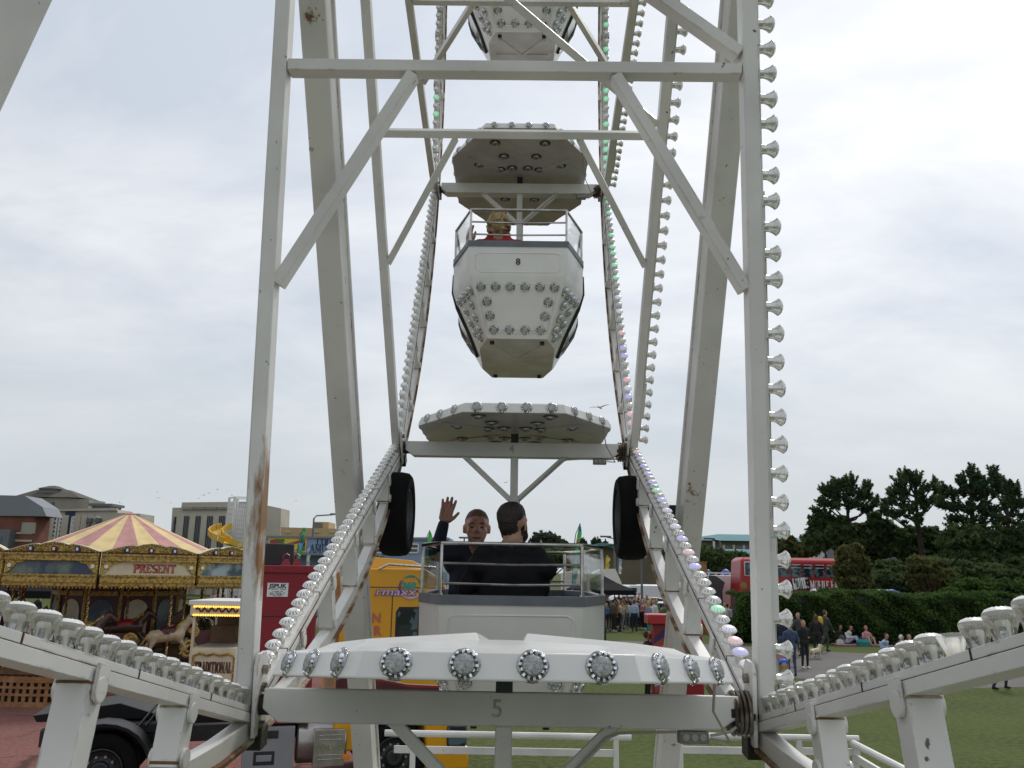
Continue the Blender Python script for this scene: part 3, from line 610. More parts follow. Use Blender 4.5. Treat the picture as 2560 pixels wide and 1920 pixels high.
# drive tyres pressing on the rims
for s in (-1, 1):
    side = 'left' if s < 0 else 'right'
    c = Vector((s*.735, 5.33, 3.3+.345)); T = frame(c, (0, 0, 1), (-s, 0, 0))
    t = empty('drive_tyre', c, 'black drive tyre with grey wheel disc pressing on the %s rim of the wheel' % side, 'tyre', 'drive tyres pressing on the wheel rims')
    t.rotation_euler = T.to_euler(); R0 = .262
    mb = MB(); mb.lathe([(.15, -.07), (.17, -.085), (.2, -.092), (.235, -.088), (.255, -.07), (R0, -.03), (R0, .03), (.255, .07), (.235, .088), (.2, .092), (.17, .085), (.15, .07)], 40, 0, caps=(0, 0)); mb.build('rubber', ['rubber'], t)
    mb = MB(); mb.lathe([(.158, .076), (.15, .082), (.146, .06), (.10, .03), (.06, .035), (.055, .05), (.03, .055)], 32, 0, caps=(0, 1))
    for i in range(8): a = i*pi/4; mb.lathe([(.009, .03), (.009, .045)], 8, 1, Matrix.Translation((.085*cos(a), .085*sin(a), 0)))
    mb.lathe([(.15, -.07), (.15, .06)], 32, 0, caps=(1, 0)); mb.build('wheel_disc', ['post', 'grease'], t)
    mb = MB(); mb.lathe([(.05, -.32), (.05, -.08)], 12, 0); mb.box((0, 0, -.24), (.14, .3, .12), 0); mb.build('drive_motor', ['black'], t)

# ------------------------------------------------------------------ gondolas
def lamp_mesh():
    mb = MB(); n = 16
    mb.lathe([(.034, 0), (.034, .004), (.0315, .008), (.028, .010)], n, 0, caps=(1, 0)); mb.lathe([(.028, .010), (.021, .0115)], n, 3, caps=(0, 0))
    for i in range(14):
        a = 2*pi*i/14; T = Matrix.Rotation(a, 4, 'Z') @ Matrix.Translation((.0255, 0, .0125)) @ Matrix.Rotation(R_(28 + 14*((i*5) % 3 - 1)), 4, 'Y'); mb.box((0, 0, 0), (.010, .0085, .005), 2, T, (.6, .6))
    mb.lathe([(.0215, .0105), (.0205, .016), (.0185, .0185), (.012, .0205), (.004, .021)], n, 1, caps=(0, 1)); return mb.mesh('lamp', ['chrome', 'lens', 'facet', 'lampgap'], 30)
LAMP = lamp_mesh()
def lamp2_mesh():
    mb = MB(); mb.lathe([(.046, 0), (.046, .003), (.032, .004)], 20, 0, caps=(1, 0)); mb.lathe([(.032, .004), (.03, .013), (.02, .02), (.005, .023)], 16, 1, caps=(0, 1)); return mb.mesh('lamp', ['lampgap', 'chrome'], 50)
LAMP2 = lamp2_mesh()
def lampT(p, n, r=.0): n = Vector(n).normalized(); return frame(Vector(p) + n*r, n.orthogonal(), n)
def oct_(hx, hy, cx, cy, z, y0=0.0): # octagon: half width hx, half length hy, flat end half width cx, side half length cy
    return [(-cx, y0-hy, z), (cx, y0-hy, z), (hx, y0-cy, z), (hx, y0+cy, z), (cx, y0+hy, z), (-cx, y0+hy, z), (-hx, y0+cy, z), (-hx, y0-cy, z)]
def gondola():
    g = empty('gondola', (0, 0, 0), 'x', 'gondola', 'gondolas hanging in the wheel')
    mb = MB(); mb.add([(-.71, y, z) for y in (-.05, .05) for z in (.0475,)] + [(-.71, -.05, -.01), (-.71, .05, -.01), (-.66, -.05, -.0475), (-.66, .05, -.0475), (.69, -.05, .0475), (.69, .05, .0475), (.69, -.05, -.01), (.69, .05, -.01), (.63, -.05, -.0475), (.63, .05, -.0475)],
        [(0, 1, 3, 2), (2, 3, 5, 4), (4, 5, 11, 10), (10, 11, 9, 8), (8, 9, 7, 6), (6, 7, 1, 0), (0, 2, 4, 10, 8, 6), (1, 7, 9, 11, 5, 3)], 0)
    bm = mb.build('hanger_beam', ['white'], g, bevel=.004)
    mb = MB(); mb.beam((0, 0, -.0475), (0, 0, -1.58), .05, .05, (0, 1, 0), 0); mb.build('mast', ['white'], g, bevel=.003)
    for s in (-1, 1):
        mb = MB(); mb.beam((s*.34, 0, -.03), (s*.02, 0, -.325), .034, .034, (0, 1, 0), 0); mb.build('mast_brace', ['white'], g, bevel=.002)
    mb = MB(); mb.box((0, -.02, .075), (.05, .06, .06), 0); mb.build('canopy_bracket', ['plastic'], g)
    mb = MB(); mb.tube([(.50, -.06, -.052), (.34, -.03, -.06), (.30, -.025, -.075), (.16, -.03, -.21), (.04, -.03, -.32), (.03, -.03, -.36), (.03, -.03, -.6)], .0045, 6, 0)
    mb.tube([(.54, -.42, .085), (.58, -.2, .01), (.65, -.07, -.075), (.60, -.05, -.07)], .0038, 6, 0)
    mb.tube([(.6, -.06, -.06), (.66, -.05, -.05), (.70, -.045, -.02)], .0045, 6, 0); mb.build('cable', ['cable'], g)
    mb = MB(); mb.box((.555, -.02, -.068), (.085, .05, .034), 0)
    for i in range(3): mb.lathe([(.011, -.003), (.011, .003)], 10, 1, frame((.53+.025*i, -.046, -.068), (1, 0, 0), (0, -1, 0)))
    mb.build('junction_box', ['truckgrey', 'cable'], g, bevel=.003)
    # canopy
    mb = MB(); z = .082
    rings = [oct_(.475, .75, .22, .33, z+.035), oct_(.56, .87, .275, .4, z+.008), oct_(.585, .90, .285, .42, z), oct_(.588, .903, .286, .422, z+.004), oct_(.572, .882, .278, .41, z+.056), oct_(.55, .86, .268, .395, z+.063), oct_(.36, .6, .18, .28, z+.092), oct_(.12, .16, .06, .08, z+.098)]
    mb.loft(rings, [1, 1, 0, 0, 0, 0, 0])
    for s in (-1, 1):   # two raised wings on the roof with a valley between
        for e in (-1, 1):
            P = [(s*.055, e*.05, z+.118), (s*.06, e*.60, z+.108), (s*.30, e*.70, z+.086), (s*.44, e*.42, z+.084), (s*.44, e*.05, z+.09)]
            Q = [(s*.035, e*.02, z+.06), (s*.04, e*.66, z+.06), (s*.32, e*.78, z+.06), (s*.49, e*.45, z+.06), (s*.49, e*.02, z+.06)]
            if s*e > 0: P, Q = P[::-1], Q[::-1]
            mb.loft([P, Q], 0)
    # ribs pressed into the underside
    for a, b in (((-.1, -.1), (-.44, -.36)), ((.1, -.1), (.44, -.36)), ((-.1, .1), (-.44, .36)), ((.1, .1), (.44, .36))):
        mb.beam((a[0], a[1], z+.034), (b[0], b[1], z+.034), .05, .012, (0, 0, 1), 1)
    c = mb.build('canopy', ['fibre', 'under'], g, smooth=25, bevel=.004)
    def edge(p, q, n, ts):
        p, q, nr = Vector(p), Vector(q), Vector(n)
        for t in ts: o = link('lamp', LAMP, c); o.matrix_local = lampT(p.lerp(q, t), nr, -.004)
    zc = z+.031; q = oct_(.580, .893, .282, .416, zc)
    for e in (-1, 1):
        edge(Vector(q[0])*1 if e < 0 else q[4], q[1] if e < 0 else q[5], (0, e, .18), (.13, .377, .623, .87))
        for s in (-1, 1):
            edge((s*.282, e*.893, zc), (s*.580, e*.416, zc), (s*.477, e*.298, .1), (.2, .52, .82))
    for s in (-1, 1): edge((s*.58, -.416, zc), (s*.58, .416, zc), (s, 0, .18), (.12, .37, .63, .88))
    for x, y in ((.21, -.62), (.14, -.40), (.07, -.2), (.17, -.17), (.36, -.25), (.07, .2), (.17, .17), (.36, .25), (.14, .4)):
        for s in (-1, 1): o = link('lamp', LAMP2, c); o.matrix_local = lampT((s*x, y, z+.034), (0, 0, -1), .0)
    # tub
    zt, zk, zb = -.95, -1.195, -1.6
    def bul(z, hx, hy, cx, cy): return oct_(hx, hy, cx, cy, z)
    mb = MB()
    mb.loft([bul(zt+.045, .525, .89, .385, .5), bul(zt+.03, .53, .9, .388, .505), bul(zk+.02, .528, .885, .372, .49), bul(zk, .522, .875, .366, .485), bul(zk-.03, .51, .86, .358, .478), bul(zb+.02, .325, .612, .245, .325), bul(zb, .31, .595, .235, .31)], [0]*6, caps=(0, 0))
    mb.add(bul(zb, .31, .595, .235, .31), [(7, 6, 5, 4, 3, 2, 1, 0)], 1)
    mb.loft([bul(zt+.045, .495, .86, .365, .48), bul(zk, .48, .83, .34, .46), bul(zb+.04, .29, .57, .22, .3)], [2, 2], caps=(0, 1))
    tub = mb.build('tub', ['fibre', 'under', 'seat'], g, smooth=25, bevel=.006)
    # pressed panels standing slightly proud on the ends
    for e in (-1, 1):
        mb = MB(); y = e*.905
        T = Matrix(((1, 0, 0, 0), (0, e, 0, 0), (0, 0, 1, 0), (0, 0, 0, 1)))
        def fr(pts, w_, d):  # rounded raised moulding along a closed loop
            mb.tube([T @ Vector(p) for p in pts], w_, 6, 0, closed=True)
        fr([(-.30, .894, -1.0), (-.33, .893, -1.02), (-.325, .885, -1.13), (-.295, .884, -1.155), (.295, .884, -1.155), (.325, .885, -1.13), (.33, .893, -1.02), (.30, .894, -1.0)], .007, .0)
        fr([(-.325, .848, -1.235), (.325, .848, -1.235), (.235, .64, -1.56), (-.235, .64, -1.56)], .007, 0)
        mb.build('end_moulding', ['fibre'], g, smooth=60)
    for s in (-1, 1):   # door edge and catches on the sides
        mb = MB(); P = [Vector((s*.534, -.36, -.98)), Vector((s*.535, -.40, -1.15)), Vector((s*.50, -.36, -1.27)), Vector((s*.40, -.22, -1.46)), Vector((s*.345, .0, -1.57)), Vector((s*.40, .22, -1.46)), Vector((s*.50, .36, -1.27)), Vector((s*.535, .40, -1.15)), Vector((s*.534, .36, -.98))]
        mb.tube(P, .016, 6, 0)
        mb.box((s*.425, 0, -1.4), (.03, .06, .14), 1); mb.build('side_door', ['plastic', 'stainless'], g)
    mb = MB()
    mb.loft([bul(zt, .536, .906, .391, .508), bul(zt+.05, .534, .903, .39, .506), bul(zt+.05, .488, .852, .362, .478), bul(zt-.01, .488, .852, .362, .478)], 0, caps=(0, 0)); mb.build('grey_trim', ['grey'], g, smooth=20)
    mb = MB()
    for e in (-1, 1): mb = MB(); mb.box((0, e*.44, -1.34), (.56, .40, .1), 0); mb.build('bench', ['seat'], g, bevel=.02)
    mb = MB(); mb.lathe([(.2, -1.16), (.205, -1.15), (.2, -1.14)], 20, 0); mb.build('hand_wheel', ['stainless'], g)
    # rails, posts and clear sheets
    mb = MB(); zr = -.632; top = bul(zr, .52, .885, .375, .49); mb.tube(top, .012, 8, 0, closed=True)
    for p in top: mb.tube([p, (p[0], p[1], zt+.04)], .0095, 8, 0); mb.lathe([(.018, 0), (.018, .008)], 8, 0, Matrix.Translation((p[0], p[1], zt+.05)))
    for e in (-1, 1):
        for z in (-.735, -.84): mb.tube([(-.375, e*.885, z), (0, e*.885, z-.006), (.375, e*.885, z)], .007, 6, 0)
    mb.build('railing', ['stainless'], g)
    zb_ = zt+.075
    for i in (1, 3, 5, 7, 2, 6):
        p, q = Vector(top[i]), Vector(top[(i+1) % 8]); a, b = p.lerp(q, .04), p.lerp(q, .96); mb = MB(); mb.add([(a.x, a.y, zr-.02), (b.x, b.y, zr-.02), (b.x, b.y, zb_), (a.x, a.y, zb_)], [(0, 1, 2, 3)], 0)
        sh = mb.build('clear_sheet', ['glass'], g, smooth=0); md = sh.modifiers.new('thick', 'SOLIDIFY'); md.thickness = .004
    # tub lamps: a ring of round lamps on each end, clusters on the corners
    def tl(p, n): o = link('lamp', LAMP, tub); o.matrix_local = lampT(p, n, .005) @ Matrix.Scale(1.12, 4)
    slope = Vector((0, -.405+.0, -.25)).normalized()
    for e in (-1,):
        n = Vector((0, -.405, -.25))
        def fp(x, t): return Vector((x*(.335+(.225-.335)*t)/.335, -(.856 + (.612-.856)*t), -1.228 + (-1.575+1.228)*t))
        for i in range(6): tl(fp(-.292+.1168*i, .08), n)
        for t in (.36, .63):
            for x in (-.27, .27): tl(fp(x, t), n)
        for i in range(4): tl(fp(-.26+.1733*i, .9), n)
        for s in (-1, 1):
            a, b, c_, d = Vector((s*.358, -.86, -1.225)), Vector((s*.51, -.478, -1.225)), Vector((s*.325, -.325, -1.58)), Vector((s*.245, -.612, -1.58))
            nn_ = (b-a).cross(d-a); nn_ = nn_ if nn_.x*s > 0 else -nn_
            for x, t in ((.14, .12), (.38, .12), (.62, .12), (.86, .12), (.3, .34), (.7, .36), (.32, .58), (.7, .6), (.3, .82), (.7, .82), (.5, .93)):
                tl(a.lerp(b, x).lerp(d.lerp(c_, x), t), nn_)
    for x in (-.2, .2):
        for y in (-.52, .5): mb = MB(); mb.box((x, y, zb-.012), (.035, .03, .024), 0); mb.build('foot_pad', ['grease'], g)
    mb = MB()
    for x in (-1, 1): mb.beam((x*.005, -.005, zb-.002), (x*.2, -.42, zb-.002), .035, .01, (0, 0, 1), 0); mb.beam((0, -.02, zb-.003), (x*.25, -.02, zb-.003), .05, .012, (0, 0, 1), 0)
    mb.build('floor_rib', ['under'], g)
    return g
G0 = gondola()
def gpos(k): v = Matrix.Rotation(k*pi/5, 3, 'X') @ A; return Vector((0, HY+v.y, HZ+v.z))
GON = []
for k, tilt, beamno, tubno, lab in ((0, 6.5, '5', '', 'nearest white gondola, seen over its lamp studded canopy, its beam numbered 5'), (1, 0, '4', '', 'white gondola numbered 4 on its beam, carrying two men'),
                                   (2, 2.0, '', '8', 'white gondola numbered 8 on its tub, carrying a woman in red'), (3, -15, '', '', 'topmost white gondola, cut off by the top of the picture')):
    g = G0 if k == 0 else copy_tree(G0); g.location = gpos(k); g.rotation_euler.x = R_(-tilt); g['label'] = lab; GON.append((g, beamno, tubno))
for g, bn, tn in GON:
    if bn: sans('number', bn, frame((-.02, -.0512, .0), (1, 0, 0), (0, -1, 0)), .07, 'numeral', g, .0006, .001)
    if tn: sans('number', tn, frame((0, -.8985, -1.075), (1, 0, 0), (0, -1, .06)), .075, 'ink', g, .0006, .0012)

# ------------------------------------------------------------------ boarding platform behind the wheel
pf = empty('boarding_fence', (0, 7.6, 0), 'white tubular fence and deck edge behind the foot of the wheel', 'fence')
def pz(u, v, Y): q = at(u, v, Y); return (q.x, q.y-7.6, q.z)
def rail(us, v, r, Y=7.6):
    a, b = pz(us[0], v, Y), pz(us[1], v+(us[1]-us[0])*.0, Y); mb = MB(); z = (a[2]+b[2])/2; mb.tube([(a[0], a[1], z), (b[0], b[1], z)], r, 10, 0); mb.build('rail', ['white'], pf)
rail((962, 1578), 1838, .027); rail((1700, 2146), 1843, .027)
mb = MB()
for u0, u1, v in ((985, 1545), (1700, 2146)) and ((985, 1545, 1873), (1698, 1925, 1874), (1990, 2150, 1878)):
    a, b = pz(u0, v, 7.6), pz(u1, v, 7.6); mb.beam((a[0], a[1], a[2]), (b[0], b[1], a[2]), .02, .058, (0, 0, 1), 0)
mb.build('flat_rail', ['white'], pf, bevel=.002)
for u in (1032, 1540, 1700, 1918, 1998, 2138):
    a = pz(u, 1873, 7.6); mb = MB(); mb.box2((a[0]-.022, a[1]-.02, .5), (a[0]+.022, a[1]+.02, a[2]+.09), 0); mb.build('post', ['white'], pf, bevel=.003)
a, b = pz(2128, 1856, 7.6), pz(2330, 1960, 6.6); mb = MB(); mb.tube([a, b], .03, 10, 0); mb.build('rail', ['white'], pf)
a, b = pz(2135, 1892, 7.6), pz(2290, 1985, 6.8); mb = MB(); mb.beam(a, b, .03, .06, (0, 0, 1), 0); mb.build('flat_rail', ['white'], pf)
mb = MB(); a, b = pz(1735, 1917, 7.6), pz(1966, 1917, 7.6); mb.box2((a[0], a[1]-.5, a[2]-.05), (b[0], a[1]-.06, a[2]), 0); mb.box2((a[0], a[1]-.56, a[2]-.06), (b[0], a[1]-.50, a[2]+.012), 1)
a, b = pz(1100, 1921, 7.6), pz(1480, 1921, 7.6); mb.box2((a[0], a[1]-.5, a[2]-.05), (b[0], a[1]-.06, a[2]), 0); mb.build('tread_plate', ['steel', 'white'], pf)

# ------------------------------------------------------------------ the carousel
CC = Vector((-11.5, 25.0, 0)); CR = 4.3; FD = R_(-65.3)
car = empty('carousel', CC, 'galloping horse carousel with pink and yellow striped canvas top and gilded boards', 'carousel', rz=FD)
mb = MB(); ns = 24; sub = 4
rads = [(4.15, 3.06), (3.2, 3.44), (2.0, 3.95), (.9, 4.43), (.12, 4.78)]
vs = []; fs = []; ms = []
for i in range(ns*sub):
    a = 2*pi*(i/sub - .5)/ns; sag = abs(sin(pi*i/sub))
    for r, z in rads: vs.append((r*cos(a), r*sin(a), z - .05*sag*min(1, r/2)*(1 if r > .5 else 0)))
k = len(rads); n = ns*sub
for i in range(n):
    for j in range(k-1):
        fs.append((i*k+j, ((i+1) % n)*k+j, ((i+1) % n)*k+j+1, i*k+j+1)); ms.append(0 if (i//sub) % 2 == 0 else 1)
mb.add(vs, fs, ms); mb.lathe([(.14, 4.72), (.16, 4.79), (.04, 4.86)], 12, 0); mb.build('canopy', ['pinkcloth', 'yellowcloth'], car, smooth=60)
# rounding boards
BW = 2*CR*sin(pi/12); RB = CR*cos(pi/12)
def board_mb():
    mb = MB()
    def strip(z0, z1, y, d, m): mb.box((0, y-d/2, (z0+z1)/2), (BW-.01, d, z1-z0), m)
    strip(2.86, 3.62, 0, .08, 1)
    for z0, z1, d in ((2.80, 2.89, .06), (2.885, 2.97, .1), (2.965, 3.03, .07), (3.03, 3.075, .1), (3.40, 3.45, .1), (3.452, 3.53, .07), (3.532, 3.575, .1)): mb.box((0, -.08-d/2, (z0+z1)/2), (BW-.012, d, z1-z0), 0)
    for i in range(26): # fringe of drops under the board
        x = -BW/2+.045+i*(BW-.09)/25; mb.add([(x-.04, -.1, 2.80), (x+.04, -.1, 2.80), (x, -.1, 2.735), (x-.04, -.05, 2.80), (x+.04, -.05, 2.80), (x, -.05, 2.735)], [(0, 2, 1), (3, 4, 5), (0, 3, 5, 2), (1, 2, 5, 4)], 0)
    for e in (-1, 1):   # carved wing at each joint with a mirror
        P = [(e*(BW/2-.006), 3.40), (e*(BW/2-.52), 3.40), (e*(BW/2-.40), 3.345), (e*(BW/2-.28), 3.33), (e*(BW/2-.2), 3.22), (e*(BW/2-.1), 3.12), (e*(BW/2-.006), 3.085)]
        if e > 0: P = P[::-1]
        mb.prism(P, .082, .125, 2, Matrix(((1, 0, 0, 0), (0, 0, -1, 0), (0, 1, 0, 0), (0, 0, 0, 1))))
        mb.lathe([(.05, 0), (.05, .02)], 12, 3, frame((e*(BW/2-.12), -.125, 3.27), (1, 0, 0), (0, -1, 0)))
        mb.lathe([(.062, 0), (.055, .012), (.05, .012)], 12, 0, frame((e*(BW/2-.12), -.125, 3.27), (1, 0, 0), (0, -1, 0)))
    return mb
def crest_mb():
    mb = MB(); pr = [(-1.105, 3.615), (-.85, 3.70), (-.6, 3.765), (-.44, 3.785), (-.34, 3.765), (-.2, 3.81), (0, 3.835), (.2, 3.81), (.34, 3.765), (.44, 3.785), (.6, 3.765), (.85, 3.70), (1.105, 3.615)]
    P = [(x*BW/2.226, z) for x, z in pr]
    T = Matrix(((1, 0, 0, 0), (0, 0, -1, 0), (0, 1, 0, 0), (0, 0, 0, 1)))
    mb.prism([(P[0][0], 3.577)] + [(x, z) for x, z in P][::1] + [(P[-1][0], 3.577)], .0, .07, 0, T)
    mb.prism([(-1.09, 3.577), (-1.09, 3.60), (1.09, 3.60), (1.09, 3.577)], .07, .1, 4, T)
    for i in range(len(P)-1):
        p, q = Vector((P[i][0], -.07, P[i][1])), Vector((P[i+1][0], -.07, P[i+1][1])); mb.beam(p+Vector((0, .03, .008)), q+Vector((0, .03, .008)), .13, .018, (0, 0, 1), 3)
        m_ = max(2, int((q-p).length/.055))
        for j in range(m_): c = p.lerp(q, (j+.5)/m_); mb.box((c.x, c.y-.012, c.z-.03), (.03, .03, .045), 2)
    for x, z, h in ((-.85, 3.64, .05), (-.3, 3.66, .07), (.3, 3.66, .07), (.85, 3.64, .05)): # carved scrolls
        mb.tube([(x+.11*cos(t)*(1-t/9), -.085, z+.045*sin(t)*(1-t/9)) for t in [i*.6 for i in range(14)]], .014, 5, 2)
    for x, m in ((-.56, 5), (.56, 5), (0, 4)):
        mb.lathe([(.075, 0), (.075, .03)], 10, m, frame((x, -.07, 3.675), (1, 0, 0), (0, -1, 0))); mb.box((x, -.11, 3.675), (.05, .02, .07), 6)
    return mb
bmesh0 = board_mb().mesh('rounding_board', ['gold', 'darkwood', 'gilt_pale', 'signwhite'], 40); cmesh0 = crest_mb().mesh('crest', ['gold', 'darkwood', 'gilt_pale', 'cream', 'maroon', 'navy', 'signwhite'], 40)
def panel_mesh(mat): mb = MB(); mb.box((0, -.084, 3.237), (BW-.02, .01, .325), 0); return mb.mesh('painted_panel', [mat], 0)
PM = {k: panel_mesh(k) for k in ('cream', 'scene_blue', 'scene_sea')}
for i in range(12):
    a = R_(7.5 + 30*i + .5); o = link('rounding_board', bmesh0, car); o.location = (RB*cos(a), RB*sin(a), 0); o.rotation_euler.z = a + pi/2
    p = link('crest', cmesh0, o)
    p = link('painted_panel', PM['cream' if i % 3 == 0 else ('scene_sea' if i % 3 == 1 else 'scene_blue')], o)
    if i == 0:
        mb = MB(); T = frame((.13, -.09, 3.235), (1, 0, 0), (0, -1, 0)); slab_text(mb, 'PRESENT', T, .19, 1.0, 0, .2, .1, .001, .003, .075); slab_text(mb, 'PRESENT', frame((.122, -.093, 3.241), (1, 0, 0), (0, -1, 0)), .19, 1.0, 1, .2, .1, .004, .004)
        mb.build('lettering', ['text_brown', 'text_red'], o, smooth=0)
mb = MB(); mb.lathe([(4.18, 2.86), (3.0, 2.98), (1.5, 3.1)], 48, 0, caps=(0, 0)); mb.lathe([(4.1, 2.82), (4.1, 2.86)], 48, 0, caps=(0, 0)); mb.build('soffit', ['darkwood'], car)
lm = MB(); lm.ball((0, 0, 0), .035, 6, 4); lmesh = lm.mesh('lamp', ['lampo'])
for i in range(72):
    a = 2*pi*i/72
    if cos(a) > -.2 or i % 2 == 0: o = link('lamp', lmesh, car); o.location = (3.95*cos(a), 3.95*sin(a), 2.80)
mb = MB(); mb.lathe([(4.15, .70), (4.2, .74), (4.2, .80), (4.1, .82)], 48, 0, caps=(0, 1)); mb.lathe([(4.0, 0), (4.0, .7)], 48, 1, caps=(0, 0)); mb.build('platform', ['brown', 'black'], car)
mb = MB()     # lattice skirt
for i in range(150):
    a = 2*pi*i/150; x, y = 4.13*cos(a), 4.13*sin(a); T = frame((x, y, .35), (-sin(a), cos(a), 0)); mb.box((0, 0, 0), (.085, .02, .7), 0, T)
for z, h in ((.06, .12), (.28, .06), (.44, .06), (.62, .14)):
    mb.lathe([(4.155, z-h/2), (4.155, z+h/2)], 60, 0, caps=(0, 0))
mb.build('lattice_skirt', ['lattice'], car)
mb = MB()     # centre drum with arched painted shutters
for i in range(12):
    a0, a1 = 2*pi*i/12, 2*pi*(i+1)/12; r = 1.7; p, q = Vector((r*cos(a0), r*sin(a0), 0)), Vector((r*cos(a1), r*sin(a1), 0)); md = (p+q)/2; T = frame((md.x, md.y, 0), (q-p), (0, 0, 1)); wd = (q-p).length
    mb.box((0, 0, 1.8), (wd, .06, 2.2), 0, T); mb.box((-wd/2, -.03, 1.8), (.08, .1, 2.2), 1, T)
    arch = [(-.3, 1.1), (.3, 1.1), (.3, 2.1)] + [(.3*cos(t), 2.1+.3*sin(t)) for t in [pi*j/8 for j in range(1, 8)]] + [(-.3, 2.1)]
    mb.prism(arch, .035, .05, 2 if i % 2 == 0 else 3, T @ Matrix(((1, 0, 0, 0), (0, 0, -1, 0), (0, 1, 0, 0), (0, 0, 0, 1))))
    mb.box((0, -.05, 1.02), (wd*.9, .06, .1), 1, T); mb.box((0, -.05, 2.55), (wd*.9, .06, .12), 1, T)
mb.build('centre_drum', ['maroon', 'gold', 'cream', 'scene_blue'], car)
for i in range(12):   # carved organ shields inside, pale backs
    if i % 3: continue
    a = R_(30*i + 40); mb = MB(); T = frame((2.5*cos(a), 2.5*sin(a), 0), (-sin(a), cos(a), 0))
    mb.prism([(-.55, .8), (.55, .8), (.6, 1.7), (.42, 2.0), (.2, 1.9), (0, 2.15), (-.25, 2.0), (-.45, 1.95), (-.6, 1.7)], -.03, .03, 0, T @ Matrix(((1, 0, 0, 0), (0, 0, -1, 0), (0, 1, 0, 0), (0, 0, 0, 1))))
    mb.box((-.28, -.05, 1.5), (.42, .03, .5), 1, T); mb.box((.28, -.05, 1.5), (.34, .03, .5), 1, T); mb.build('rounded_shield', ['brown', 'cream'], car)
def twist(r):
    mb = MB(); rings = []
    for i in range(33):
        z = .8 + 2.08*i/32; t = i*.62; rings.append([(r*cos(t+j*pi/2), r*sin(t+j*pi/2), z) for j in range(4)])
    mb.loft(rings, 0); return mb.mesh('twisted_pole', ['brass'], 0)
tw = twist(.034)
horse_caps = [((-.42, 0, .0), (.32, 0, .04), .2, .2, 0), ((.3, 0, .08), (.62, 0, .45), .16, .1, 0), ((.6, 0, .5), (.86, 0, .3), .1, .06, 0), ((.58, .04, .6), (.55, .05, .68), .03, .01, 0), ((.45, 0, .42), (.22, 0, .25), .07, .05, 2), ((-.55, 0, .08), (-.8, 0, -.25), .07, .03, 2),
              ((.32, .1, -.08), (.62, .12, -.22), .08, .05, 0), ((.62, .12, -.22), (.55, .12, -.5), .045, .035, 0), ((.3, -.1, -.08), (.52, -.12, -.34), .08, .05, 0), ((.52, -.12, -.34), (.36, -.12, -.52), .045, .035, 0),
              ((-.42, .1, -.05), (-.62, .12, -.34), .1, .05, 0), ((-.62, .12, -.34), (-.86, .12, -.5), .045, .035, 0), ((-.42, -.1, -.05), (-.55, -.12, -.38), .1, .05, 0), ((-.55, -.12, -.38), (-.78, -.12, -.58), .045, .035, 0), ((-.12, 0, .1), (.1, 0, .12), .2, .18, 1)]
M['horse_dark'] = mkm('dark_horse', (.06, .03, .02), .25); M['horse_pale'] = mkm('pale_horse', (.5, .4, .26), .25, var=.3, vs=5)
hm = [blob('galloper', horse_caps, .045, [a, b, 'gold'], 3) for a, b in (('horse_pale', 'maroon'), ('horse_dark', 'gold'), ('horse_dark', 'redpaint'))]
for i in range(24):
    a = R_(30*(i//2) + (4 if i % 2 else 19)); r = 3.72 if i % 2 == 0 else 2.85
    o = link('twisted_pole', tw, car); o.location = (r*cos(a), r*sin(a), 0)
    o = link('galloper', hm[(1 + i % 2) if i % 5 else 0], car); o.location = (r*cos(a), r*sin(a), 1.55 + .18*sin(i*2.1)); o.rotation_euler.z = a + pi/2; o.scale = (.85, .85, .85)
for a in (R_(-2), R_(34), R_(70), R_(-50), R_(150), R_(220)):  # gilded chariots and step scrolls
    mb = MB(); T = frame((3.75*cos(a), 3.75*sin(a), 0), (-sin(a), cos(a), 0)); mb.box((0, .1, 1.25), (.7, .1, .8), 0, T)
    for cx, cz, r, d in ((-.45, 1.2, .24, 1), (.42, 1.05, .2, -1), (.45, 1.5, .15, 1), (-.3, 1.62, .14, -1)):
        mb.tube([T @ Vector((cx + d*r*cos(t)*(1-t/14), -.02, cz + r*sin(t)*(1-t/14))) for t in [j*.5 for j in range(24)]], .045, 6, 1)
    mb.build('chariot_scroll', ['maroon', 'gold'], car)

# ------------------------------------------------------------------ ticket booth
bY = 19.4; b0 = at(477, 1600, bY); b1 = at(602, 1600, bY); bw = b1.x - b0.x
bz = lambda v, u=540: at(u, v, bY).z
bo = empty('ticket_booth', ((b0.x+b1.x)/2, bY, 0), 'small cream ticket booth with rows of lit yellow lamps, beside the carousel', 'ticket booth')
zT, zH, zW, zB = bz(1508), bz(1540), bz(1620), bz(1700)
mb = MB(); mb.box2((-bw/2, 0, .0), (bw/2, 1.5, zW), 0)
for s in (-1, 1):
    mb.box2((s*bw/2, .0, zW), (s*(bw/2-.06), .07, zH), 0); mb.box2((s*bw/2, 1.43, zW), (s*(bw/2-.06), 1.5, zH), 0)
mb.box2((-bw/2, 1.44, zW), (bw/2, 1.5, zH), 1); mb.build('cabin', ['cream', 'brown'], bo, bevel=.01)
mb = MB(); mb.box2((-bw/2-.05, -.08, zH), (bw/2+.05, 1.58, zT-.04), 0); mb.box2((-bw/2-.08, -.11, zT-.04), (bw/2+.08, 1.62, zT+.06), 1, None); mb.build('roof', ['cream', 'signwhite'], bo, bevel=.01)
mb = MB(); zc = (zH+zT)/2
mb.tube([(-bw*.42+bw*.84*i/40, -.10, zc+.05*sin(i*.95)*(1 if i % 9 else .3)) for i in range(41)], .02, 5, 0); mb.build('carved_scroll', ['darkwood'], bo)
lm = MB(); lm.ball((0, 0, 0), .024, 6, 4); lb = lm.mesh('lamp', ['lampy'])
for z in (zH+.02, zT-.075):
    for i in range(20): o = link('lamp', lb, bo); o.location = (-bw*.46 + bw*.92*i/19, -.10, z)
